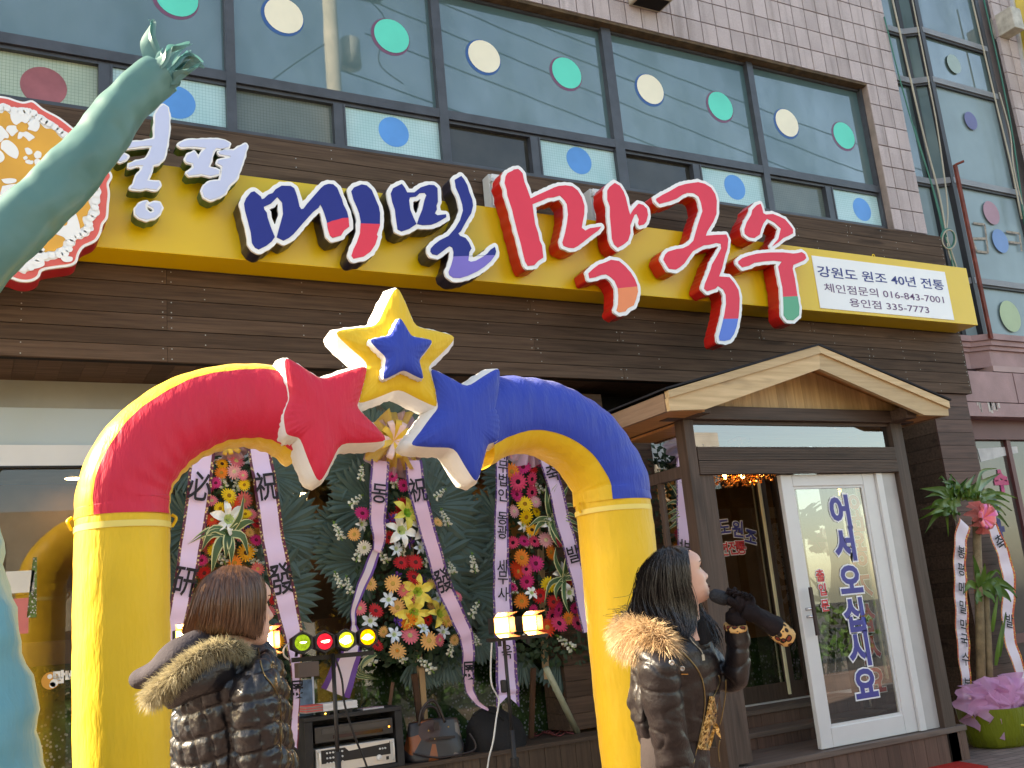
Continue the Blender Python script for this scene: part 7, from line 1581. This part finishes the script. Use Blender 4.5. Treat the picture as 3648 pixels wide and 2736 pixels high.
# trousers, shoes
M_br = nyl('brown trousers', (.020, .012, .012), .85, .3)
def zpt(px, z, d):
    p = S_(px, 2500, DS+d); q = S_(px, 2600, DS+d); py = 2500+100*(z-p.z)/(q.z-p.z); return (px, py, d)
b = MB(); mp = DS/FPX
for d, o in ((-.085, 0), (.10, 25)):
    chain(b, dens([(*zpt(2400+o*.2, 1.12, d*.4), .10/mp, .11), (*zpt(2393+o*.2, 1.02, d*.5), .112/mp, .12), (*zpt(2390+o*.3, .92, d*.8), .112/mp, .112), (*zpt(2385+o, .72, d), .10/mp, .095), (*zpt(2380+o, .46, d), .068/mp, .065), (*zpt(2380+o, .28, d), .06/mp, .058), (*zpt(2380+o, .10, d), .05/mp, .05)], 4), DS, 20)
union(b, 'trousers', M_br, sing, .009, 3)
for d, o in ((-.085, 0), (.10, 25)):
    x, y, dd = zpt(2380+o, .08, d); p = S_(x, y, DS+dd); s_ = MB(); s_.tube([p-RH*.03, p+RH*.02-Vector((0, 0, .025)), p+RH*.10-Vector((0, 0, .045)), p+RH*.17-Vector((0, 0, .05))], [.045, .05, .038, .022], 14); s_.mi = [0]*len(s_.f)
    s_.bar((p.x-RH.x*.03, p.y-RH.y*.03, .0), (p.x-RH.x*.03, p.y-RH.y*.03, .06), .03, .03); s_.build('shoe', M_blk, sing, True)
# gold sequin top between the zipped fronts, zips, studs, necklace
M_gold = N('gold sequins'); _p = M_gold.pr((.62, .40, .10), .25, .6, .75); _v = M_gold.n('TexVoronoi'); _v.inputs['Scale'].default_value = 130; _tc = M_gold.n('TexCoord'); M_gold.l(_tc.outputs['Object'], _v.inputs['Vector']); _sp = M_gold.n('SeparateColor'); M_gold.l(_v.outputs['Color'], _sp.inputs[0]); M_gold.l(M_gold.ramp(_sp.outputs[0], [(.1, (.14, .075, .015)), (.5, (.50, .30, .07)), (.85, (.85, .66, .30))]), _p.inputs['Base Color']); _b = M_gold.n('Bump'); _b.inputs['Strength'].default_value = .9; _b.inputs['Distance'].default_value = .02; M_gold.l(_v.outputs['Color'], _b.inputs['Height']); M_gold.l(_b.outputs[0], _p.inputs['Normal']); M_gold = M_gold.m  # dark-to-bright cells paint sparkle into the sequin colour
def patch(pl, pr, n, m, name, tree, off=.006):
    L_, R_ = dens(pl, 4), dens(pr, 4); g = MB(); m_ = min(len(L_), len(R_))
    for i in range(m_):
        for j in range(n): u = j/(n-1); g.v.append(tuple(drape(tree, *s15(L_[i][0]*(1-u)+R_[i][0]*u, L_[i][1]*(1-u)+R_[i][1]*u), off, DS-.05)))
    g.f = [(i*n+j, i*n+j+1, (i+1)*n+j+1, (i+1)*n+j) for i in range(m_-1) for j in range(n-1)]; g.mi = [0]*len(g.f); return g.build(name, m, sing, True)
patch([(1610, 1090), (1590, 1200), (1560, 1320), (1535, 1420), (1510, 1510)], [(1650, 1100), (1665, 1200), (1660, 1320), (1640, 1420), (1610, 1522)], 6, M_gold, 'sequin_top', jt)
for pts in ([(1645, 1130), (1662, 1160), (1668, 1230), (1640, 1200)], [(1650, 1300), (1680, 1330), (1702, 1430), (1660, 1380)]): patch(pts[:2]+[pts[2]], [pts[0], pts[3], pts[2]], 4, M_gold, 'tassel', jt, .012)
M_zip = plain('dull gold zip', (.26, .19, .085), .4, .5, metal=.6)
for l in ([(1285, 712), (1370, 735), (1450, 800), (1520, 890), (1560, 990), (1575, 1130), (1560, 1280), (1530, 1420), (1500, 1550), (1485, 1620)], [(1680, 930), (1690, 980), (1650, 1080), (1615, 1130)], [(1738, 960), (1735, 1080), (1710, 1240), (1690, 1320)], [(1690, 1440), (1680, 1520), (1688, 1610)]):
    MB().tube([drape(jt, *s15(x, y), .003, DS) for x, y in dens(l, 5)], .0024, 6).build('zip', M_zip, sing, True)
def ringat(px, py, r, m, nm, tree, n=16):
    c = drape(tree, px, py, .004, DS); u, w = RGT, UPV; g = MB(); dd = -ray_(px, py).normalized()
    for rr, o in ((r, 0), (r*.95, .004), (r*.55, .005), (r*.45, .002), (.0005, .002)):
        for k in range(n): a = 6.2832*k/n; g.v.append(tuple(c+(u*math.cos(a)+w*math.sin(a))*rr+dd*o))
    g.f = [(j*n+k, j*n+(k+1) % n, (j+1)*n+(k+1) % n, (j+1)*n+k) for j in range(4) for k in range(n)]; g.mi = [0]*len(g.f); g.build(nm, m, sing, True)
M_ny = plain('pale metal stud', (.45, .43, .40), .3, .5, metal=.7)
for x, y in ((1312, 830), (1394, 876)): ringat(*s15(x, y), 9.5*DS/FPX, M_ny, 'stud', jt)
MB().bar(drape(jt, *s15(1385, 920), .003), drape(jt, *s15(1440, 920), .003), .003, .003).build('stitch', plain('orange stitch', (.5, .2, .03), .5), sing)
nl = [drape(jt, *z8(x, y), .008, DS) for x, y in dens([(690, 715), (715, 755), (750, 790), (775, 815), (790, 850)], 6)]; lk = MB()
for i, p in enumerate(nl[:-1]): lk.bar(p, p.lerp(nl[i+1], .7), .0036, .0036)
lk.bar(nl[-1], nl[-1]-Vector((0, 0, .02)), .012, .003); lk.build('necklace', M_ny, sing)
# raised hand in a black glove, gauntlet and microphone
M_gl = plain('black velvet glove', (.009, .006, .007), .85, .15, var=.5, sc=12, bump=.3, bsc=70)
DM = DS-.05
def z7(x, y, d=0): return S_(2500+x*.27125, 2050+y*.27125, DM+d)
mica, micb = z7(170, 262), z7(640, 420, .02); ax = (micb-mica).normalized(); mc = thing('microphone', 'black handheld microphone held up to the mouth of the singing woman', 'microphone', mica)
mm = MB(); ps, rs = [], []
for t, r in ((-.030, .004), (-.028, .014), (-.018, .0225), (0, .0255), (.02, .0255), (.034, .0245), (.036, .021), (.05, .0195), (.10, .017), (.16, .0145), (.165, .003)): ps.append(mica+ax*(t+.012)); rs.append(r)
mm.tube(ps[:6], rs[:6], 18); mm.build('grille', plain('dark foam grille', (.02, .022, .027), .8, .3, bump=.6, bsc=150), mc, True); m2 = MB(); m2.tube(ps[5:], rs[5:], 18); m2.build('handle', plain('black grip', (.02, .02, .024), .35, .5), mc, True)
hand_c = z7(440, 370, .0); g = MB(); sdv = ax.cross(FWD).normalized(); nrm_ = ax.cross(sdv)
# palm behind the handle and the fingers closing round it
g.tube([z7(420, 420, .035), z7(480, 400, .04), z7(560, 400, .035), z7(640, 430, .025)], [.03, .040, .041, .034], 16)
for i, (t, L) in enumerate(((.062, 1.0), (.082, 1.06), (.102, 1.0), (.122, .86))):
    c = mica+ax*(t+.014); R = .030
    P = [c+nrm_*R*math.cos(a)*1.05+sdv*R*math.sin(a)*1.1 for a in np.linspace(2.2, 2.2-4.1*L, 9)]
    if (P[0]-c).dot(FWD) < 0: P = [c-(p-c) for p in P]
    g.tube(P, [.0115, .0115, .011, .0108, .0105, .0102, .0098, .009, .006], 10)
P = [z7(520, 460, .02), z7(455, 400, -.015), z7(390, 340, -.035), z7(345, 300, -.03)]; g.tube(smooth(P, 4), [.015]*5+[.0135]*4+[.012]*3+[.008], 10)
g.tube([z7(400, 470, .02), z7(420, 540, .01), z7(470, 590, .005), z7(560, 590, .005)], [.026, .036, .036, .03], 14); g.mi = [0]*len(g.f)
hand, hbt = union(g, 'gloved_hand', M_gl, sing, .0035, 1)
for k in range(26):
    a = 2*math.pi*k/26
fr2 = MB(); rgx = random.Random(5)
for k in range(160):
    x, y = 340+rgx.random()*330, 190+rgx.random()*40+.28*max(0, (0)); x = 340+rgx.random()*320; y = 215+(x-340)*.26+rgx.gauss(0, 16); c = z7(x, y, rgx.uniform(-.02, .03)); r = rgx.uniform(.005, .011); fr2.lathe([(.0005, -r), (r, 0), (.0005, r)], c, 6)
fr2.build('ruffle', M_gl, hand)
g = MB(); chain(g, dens([(2500+x*.27125, 2050+y*.27125, d, w*.27125, q) for x, y, d, w, q in ((520, 430, .01, 120, .05), (650, 490, .0, 135, .05), (790, 570, -.005, 130, .05), (900, 640, -.01, 130, .052), (985, 705, -.01, 130, .055))], 4), DM, 24)
union(g, 'gauntlet', M_gl, sing, .005, 2, lambda c, n_: mn.noise(c*14)*.010+mn.noise(c*34)*.004)
M_leo = N('leopard print'); _p = M_leo.pr(None, .8, .2); _v = M_leo.coord((1, 1, 1)); _vo = M_leo.n('TexVoronoi'); _vo.inputs['Scale'].default_value = 42; M_leo.l(_v, _vo.inputs['Vector'])
M_leo.l(M_leo.ramp(_vo.outputs['Distance'], [(.20, (.16, .028, .018)), (.30, (.14, .03, .02)), (.34, (.012, .009, .008)), (.47, (.015, .01, .009)), (.52, (.48, .27, .10)), (.9, (.55, .34, .14))]), _p.inputs['Base Color']); M_leo = M_leo.m
g = MB(); chain(g, dens([(2500+x*.27125, 2050+y*.27125, d, w*.27125, q) for x, y, d, w, q in ((972, 695, -.01, 138, .06), (1010, 725, -.01, 140, .062), (1060, 765, -.01, 138, .062), (1110, 805, -.01, 132, .06), (1145, 832, -.01, 126, .056))], 3), DM, 26); union(g, 'leopard_cuff', M_leo, sing, .005, 1)
g = MB(); chain(g, [(*s15(1812, 522), -.04, 86/2.212, .062), (*s15(1814, 548), -.04, 92/2.212, .066), (*s15(1816, 566), -.04, 92/2.212, .066)], DS, 24); union(g, 'leopard_lining', M_leo, sing, .005, 1)
# hair
b = MB(); rg = random.Random(11)
def zz(l): return [(*z8(x, y), d) for x, y, d in l]
GS = [zz(l) for l in ([(575, 75, -.055), (640, 130, -.075), (668, 290, -.088), (700, 440, -.085), (722, 570, -.09), (700, 720, -.13)], [(555, 60, -.06), (600, 140, -.085), (625, 310, -.10), (655, 470, -.10), (685, 610, -.115), (665, 735, -.16)], [(530, 52, -.05), (530, 150, -.095), (540, 320, -.11), (570, 480, -.115), (610, 600, -.13), (630, 705, -.17)], [(500, 55, -.03), (450, 160, -.085), (440, 320, -.105), (455, 480, -.11), (510, 590, -.13), (580, 660, -.17)], [(480, 65, -.01), (390, 180, -.055), (365, 330, -.07), (370, 470, -.08), (410, 570, -.10), (480, 610, -.13)], [(465, 75, .02), (350, 200, .0), (320, 350, -.02), (305, 470, -.03), (300, 550, -.05), (330, 585, -.08)], [(455, 85, .05), (335, 215, .05), (300, 380, .04), (270, 490, .03), (240, 545, .02), (225, 590, .0)])]
cap = MB(); G = np.array([dens(g_, 4) for g_ in GS])
for j in range(G.shape[1]):
    for i in range(G.shape[0]): x, y, d = G[i, j]; cap.v.append(tuple(S_(x, y, DS+d+.012)))
nG = G.shape[0]; cap.f = [(j*nG+i, j*nG+i+1, (j+1)*nG+i+1, (j+1)*nG+i) for j in range(G.shape[1]-1) for i in range(nG-1)]; cap.mi = [0]*len(cap.f)
# far side and crown so the head is covered from every side
hb_ = MB()
for j in range(17):
    t = j/16; z = .108-.165*t; r_ = math.sin(math.pi*min(.5, .05+t*1.2))
    for i in range(28):
        lim = 25 if t < .12 else 88; a = rad(lim)+(2*math.pi-rad(2*lim))*i/27; x, y = math.cos(a), math.sin(a); hb_.v.append(tuple(H((.105 if x < 0 else .092)*x*r_-.008, .085*y*r_, z)))
hb_.f = [(j*28+i, j*28+i+1, (j+1)*28+i+1, (j+1)*28+i) for j in range(16) for i in range(27)]; hb_.mi = [0]*len(hb_.f); hr = hb_.build('hair', M_hm, sing, True); cap.build('hair_mass', M_hm, hr, True)
hairguide(b, GS, DS, 2700, .0021, rg, 8, 9, 15, dj=.017); hairguide(b, [zz(l) for l in ([(470, 70, -.02), (560, 45, -.04), (630, 75, -.06), (655, 150, -.075), (668, 260, -.085), (690, 400, -.088)], [(480, 62, .02), (575, 40, .0), (650, 62, -.02), (668, 110, -.055), (672, 190, -.08), (690, 330, -.088)], [(490, 60, .05), (590, 40, .04), (680, 66, .03), (722, 105, .05), (745, 150, .07), (760, 200, .09)], [(500, 62, .08), (600, 44, .08), (690, 75, .08), (735, 130, .09), (752, 190, .1), (765, 260, .11)])], DS, 620, .0024, rg, 4, 2, 12, dj=.006); hairguide(b, [zz(l) for l in ([(575, 75, .05), (660, 140, .07), (700, 330, .09), (735, 520, .08), (790, 620, .05), (850, 800, .0)], [(560, 65, .06), (640, 160, .10), (690, 380, .12), (740, 560, .10), (860, 660, .08), (930, 860, .05)])], DS, 240, .003, rg, 14, 8)
for k in range(90):                                                # loose flyaway hairs
    x, y = 300+rg.gauss(0, 40), 520+rg.gauss(0, 50); q = [S_(*z8(x+dx*1.0+rg.gauss(0, 4), y+dy), DS-.02) for dx, dy in ((0, 0), (-25, 25), (-60, 40), (-100-rg.random()*60, 50+rg.gauss(0, 25)))]; b.tube(smooth(q, 3), .0006, 3, False)
b.mi = [0]*len(b.f); b.build('hair_strands', M_hb, hr)
# fur collar
def fur(name, m, m0, par, ch, D, n, Lm, w, droop, seed, bias=Vector((0, 0, 0)), kp=5):
    b = MB(); pts = dens(ch, kp); chain(b, pts, D, 18); core, tree = union(b, name, m0, par, .010, 3)
    rg = random.Random(seed); me = core.data; ar_ = [p.area for p in me.polygons]; cs = np.cumsum(ar_); o = worg(par); F = MB(); roots, dirs, L = [], [], []
    for _ in range(n):
        i = int(np.searchsorted(cs, rg.random()*cs[-1])); p = me.polygons[min(i, len(me.polygons)-1)]; c = p.center+o; nv = p.normal
        d = (nv*.9+Vector((rg.gauss(0, .35), rg.gauss(0, .35), rg.gauss(0, .35)))+bias).normalized(); roots.append(c-nv*.004+Vector((rg.gauss(0, .004), rg.gauss(0, .004), rg.gauss(0, .004)))); dirs.append(d); L.append(Lm*rg.uniform(.5, 1.25))
    strips(F, roots, dirs, L, w, droop, 3, rg); F.mi = [0]*len(F.f); F.build('fur', m, core); return core
def furmat(name, c1, c2):
    s = N(name); p = s.pr(None, .55, .4); s.l(s.ramp(s.noise(s.coord((1, 1, 1)), 16, 4, .7), [(.32, c1), (.66, c2)]), p.inputs['Base Color']); t = s.n('BsdfTranslucent'); t.inputs[0].default_value = (*c2, 1); m = s.n('MixShader'); m.inputs[0].default_value = .3; s.l(p.outputs[0], m.inputs[1]); s.l(t.outputs[0], m.inputs[2]); s.l(m.outputs[0], s.out.inputs[0]); return s.m
M_f1 = furmat('tan raccoon fur', (.26, .14, .06), (.74, .55, .34)); M_f0 = plain('fur base', (.16, .09, .05), .9, .1, var=.3, sc=9)
fur('fur_collar', M_f1, M_f0, sing, [(*z8(150, 690), .03, 34, .07), (*z8(215, 700), -.02, 44, .10), (*z8(310, 690), -.08, 48, .11), (*z8(400, 710), -.14, 44, .09), (*z8(475, 760), -.18, 38, .07), (*z8(500, 830), -.19, 20, .04)], DS, 7500, .056, .0026, .35, 21, Vector((-.15, -.1, -.25)))
# ------------------------------------------------------------------ the woman in the quilted jacket
DL = 3.12
def zw(x, y): return (450+x*k8_, 1980+y*k8_)
def s13(x, y): return (x/2.212, 1986+y/2.212)
wb = S_(820, 2736, DL+.05)
wom = thing('person', 'woman with brown bob and black quilted fur hooded jacket before the left arch leg', 'person', (wb.x, wb.y, 0))
hc2 = S_(*zw(855, 375), DL); fw2 = (RH*math.cos(rad(34))+FH*math.sin(rad(34))+Vector((0, 0, -.03))).normalized()
b = MB(); H2 = head_mesh(b, hc2, fw2, Vector((0, 0, 1)), 1.02, .95); b.tube([H2(-.012, 0, -.07), H2(-.02, 0, -.12), H2(-.04, 0, -.2)], [.05, .052, .06], 24); b.mi = [0]*len(b.f)
body2, ht2 = union(b, 'body', M_skin, wom, .0042, 2); facebits(ht2, H2, fw2, body2, openm=0)
M_q = nyl('black quilted nylon', (.010, .0085, .010), .30, .6, 6); M_fl = plain('charcoal fleece', (.045, .038, .045), .9, .2, var=.25, sc=10, bump=.4, bsc=120)
b = MB()
def ch13(l, n=30): chain(b, dens([(*s13(x, y), d, w/2.212, q) for x, y, d, w, q in l], 4), DL, n)
ch13([(1760, 640, .02, 130, .09), (1800, 740, .02, 230, .16), (1830, 880, .02, 340, .20), (1840, 1050, .02, 410, .195), (1830, 1250, .02, 440, .185), (1830, 1450, .02, 450, .18), (1850, 1660, .02, 470, .18), (1860, 1800, .02, 480, .18)])
ch13([(1990, 830, -.10, 130, .10), (2010, 960, -.15, 165, .105), (2020, 1130, -.17, 175, .10), (2025, 1330, -.175, 172, .095), (2060, 1520, -.17, 165, .09), (2120, 1680, -.16, 150, .085), (2200, 1800, -.15, 120, .07)])
axp, axq = S_(*s13(1840, 1000), DL+.02), None
def qd(c, n_):
    p = c-axp; u = math.atan2(p.dot(FH), p.dot(RH)); s_ = .072; px = u*.20; v = c.z+.012*mn.noise(c*6)+.02*math.sin(u*2)
    a, e = abs(math.sin(math.pi*px/s_+.4*math.sin(v*20))), abs(math.sin(math.pi*v/s_)); cell = (min(1, a*1.5)**.55)*(min(1, e*1.5)**.55)
    return .015*(cell-.55)+.0045*mn.noise(Vector((c.x*32, c.y*32, c.z*32)))+.003*mn.noise(c*65)
qj, qt = union(b, 'jacket', M_q, wom, .0062, 4, qd)
b = MB(); mp2 = DL/FPX
def zpt2(px, z, d):
    p = S_(px, 2500, DL+d); q = S_(px, 2600, DL+d); return (px, 2500+100*(z-p.z)/(q.z-p.z), d)
for d, o in ((-.08, 0), (.10, 30)):
    chain(b, dens([(*zpt2(840+o*.2, 1.02, d*.5), .155/mp2, .13), (*zpt2(845+o*.3, .90, d*.8), .13/mp2, .12), (*zpt2(850+o, .70, d), .10/mp2, .095), (*zpt2(850+o, .46, d), .068/mp2, .065), (*zpt2(850+o, .28, d), .06/mp2, .058), (*zpt2(850+o, .10, d), .05/mp2, .05)], 4), DL, 20)
union(b, 'trousers', nyl('navy denim', (.03, .035, .06), .8, .3), wom, .009, 3)
for d, o in ((-.08, 0), (.10, 30)):
    x, y, dd = zpt2(850+o, .08, d); p = S_(x, y, DL+dd); s_ = MB(); f_ = (RH*.8+FH*.6).normalized(); s_.tube([p-f_*.05, p+f_*.02-Vector((0, 0, .02)), p+f_*.10-Vector((0, 0, .04)), p+f_*.16-Vector((0, 0, .045))], [.045, .052, .042, .026], 14); s_.mi = [0]*len(s_.f); s_.build('shoe', M_blk, wom, True)
# stand-up collar and hood lining
b = MB(); chain(b, dens([(*zw(770, 570), .02, 104, .085), (*zw(775, 610), .02, 108, .09), (*zw(790, 680), .02, 112, .10), (*zw(800, 760), .02, 116, .11)], 3), DL, 30); union(b, 'collar', M_fl, wom, .006, 3)
b = MB(); chain(b, dens([(*zw(700, 640), -.05, 60, .06), (*zw(560, 665), -.10, 58, .075), (*zw(430, 720), -.13, 58, .085), (*zw(310, 790), -.13, 52, .085), (*zw(210, 860), -.11, 42, .08), (*zw(130, 915), -.09, 34, .07), (*zw(105, 950), -.08, 26, .05)], 4), DL, 26)
union(b, 'hood', M_fl, wom, .007, 4, lambda c, n_: mn.noise(Vector((c.x*9, c.y*9, c.z*14)))*.012+.010*math.sin(c.z*42+c.x*25)*mn.noise(c*5))
b = MB(); chain(b, dens([(*s13(1880, 830), -.10, 90, .06), (*s13(1700, 900), -.15, 75, .06), (*s13(1540, 990), -.16, 55, .06), (*s13(1420, 1080), -.15, 40, .05), (*s13(1330, 1140), -.14, 30, .04)], 4), DL, 22); union(b, 'hood_shell', M_q, wom, .007, 3, lambda c, n_: mn.noise(Vector((c.x*14, c.y*14, c.z*20)))*.006)
M_g1 = furmat('straw fur', (.17, .135, .075), (.50, .43, .27)); M_g0 = plain('fur base dark', (.10, .08, .05), .9, .1, var=.3, sc=9)
fur('hood_fur', M_g1, M_g0, wom, [(*zw(925, 760), -.09, 15, .025), (*zw(860, 715), -.12, 22, .03), (*zw(760, 690), -.15, 25, .035), (*zw(640, 710), -.18, 26, .035), (*zw(530, 765), -.20, 27, .035), (*zw(440, 835), -.21, 29, .04), (*zw(360, 910), -.21, 31, .04), (*s13(1260, 1030), -.20, 30, .04), (*s13(1200, 1090), -.19, 27, .04), (*s13(1165, 1125), -.18, 18, .03)], DL, 7500, .030, .0017, .25, 31, Vector((-.2, -.05, -.2)), 4)
# brown bob
M_hw = hairmat('brown hair', (.032, .013, .007), (.17, .075, .034), .28, .7); M_hwm = flat('brown hair underlayer', (.03, .013, .007), .9, .1)
def zh_(l): return [(*zw(x, y), d) for x, y, d in l]
GW = [zh_(l) for l in ([(880, 95, .0), (990, 140, -.01), (1030, 230, -.01), (1028, 360, -.02), (1015, 500, -.025), (985, 640, -.03)], [(860, 85, -.02), (950, 150, -.06), (985, 260, -.075), (985, 400, -.085), (970, 520, -.085), (950, 628, -.08)], [(830, 80, -.03), (885, 160, -.09), (905, 290, -.11), (900, 430, -.12), (885, 530, -.12), (870, 605, -.11)], [(800, 76, -.03), (800, 160, -.10), (800, 300, -.125), (790, 440, -.135), (775, 530, -.13), (765, 598, -.12)], [(770, 78, -.02), (715, 160, -.09), (690, 300, -.12), (675, 440, -.13), (660, 530, -.125), (650, 592, -.115)], [(745, 84, -.0), (650, 170, -.05), (600, 310, -.085), (575, 440, -.10), (555, 540, -.10), (545, 595, -.095)], [(725, 92, .03), (595, 185, .0), (545, 320, -.02), (510, 450, -.035), (480, 550, -.04), (462, 605, -.04)], [(715, 98, .06), (570, 205, .05), (515, 340, .04), (475, 460, .03), (448, 560, .02), (430, 610, .01)])]
cap = MB(); G = np.array([dens(g_, 4) for g_ in GW]); nG = G.shape[0]
for j in range(G.shape[1]):
    for i in range(nG): x, y, d = G[i, j]; cap.v.append(tuple(S_(x, y, DL+d+.010)))
cap.f = [(j*nG+i, j*nG+i+1, (j+1)*nG+i+1, (j+1)*nG+i) for j in range(G.shape[1]-1) for i in range(nG-1)]; cap.mi = [0]*len(cap.f)
hb_ = MB()
for j in range(17):
    t = j/16; z = .110-.16*t; r_ = math.sin(math.pi*min(.5, .05+t*1.2))
    for i in range(28): a = rad(84)+(2*math.pi-rad(168))*i/27; x, y = math.cos(a), math.sin(a); hb_.v.append(tuple(H2((.108 if x < 0 else .095)*x*r_-.008, .088*y*r_, z)))
hb_.f = [(j*28+i, j*28+i+1, (j+1)*28+i+1, (j+1)*28+i) for j in range(16) for i in range(27)]; hb_.mi = [0]*len(hb_.f); hr2 = hb_.build('hair', M_hwm, wom, True); cap.build('hair_mass', M_hwm, hr2, True)
b = MB(); rg = random.Random(17); hairguide(b, GW, DL, 3000, .0016, rg, 7, 4, 12, dj=.011)
hairguide(b, [zh_(l) for l in ([(990, 690, .03), (1000, 740, .03), (1010, 800, .02), (1030, 860, .0), (1045, 900, -.02), (1050, 930, -.03)], [(970, 680, .04), (985, 740, .03), (1000, 800, .02), (1015, 850, .0), (1025, 900, -.01), (1040, 950, -.02)])], DL, 60, .0018, rg, 4, 2); b.mi = [0]*len(b.f); b.build('hair_strands', M_hw, hr2)
MB().tube([drape(qt, *s13(x, y), .004, DL) for x, y in dens([(2030, 690), (2075, 900), (2150, 1010), (2205, 1130), (2215, 1300), (2212, 1520)], 5)], .0019, 6).build('zip', plain('brass zip', (.20, .14, .06), .35, .5, metal=.7), wom, True)
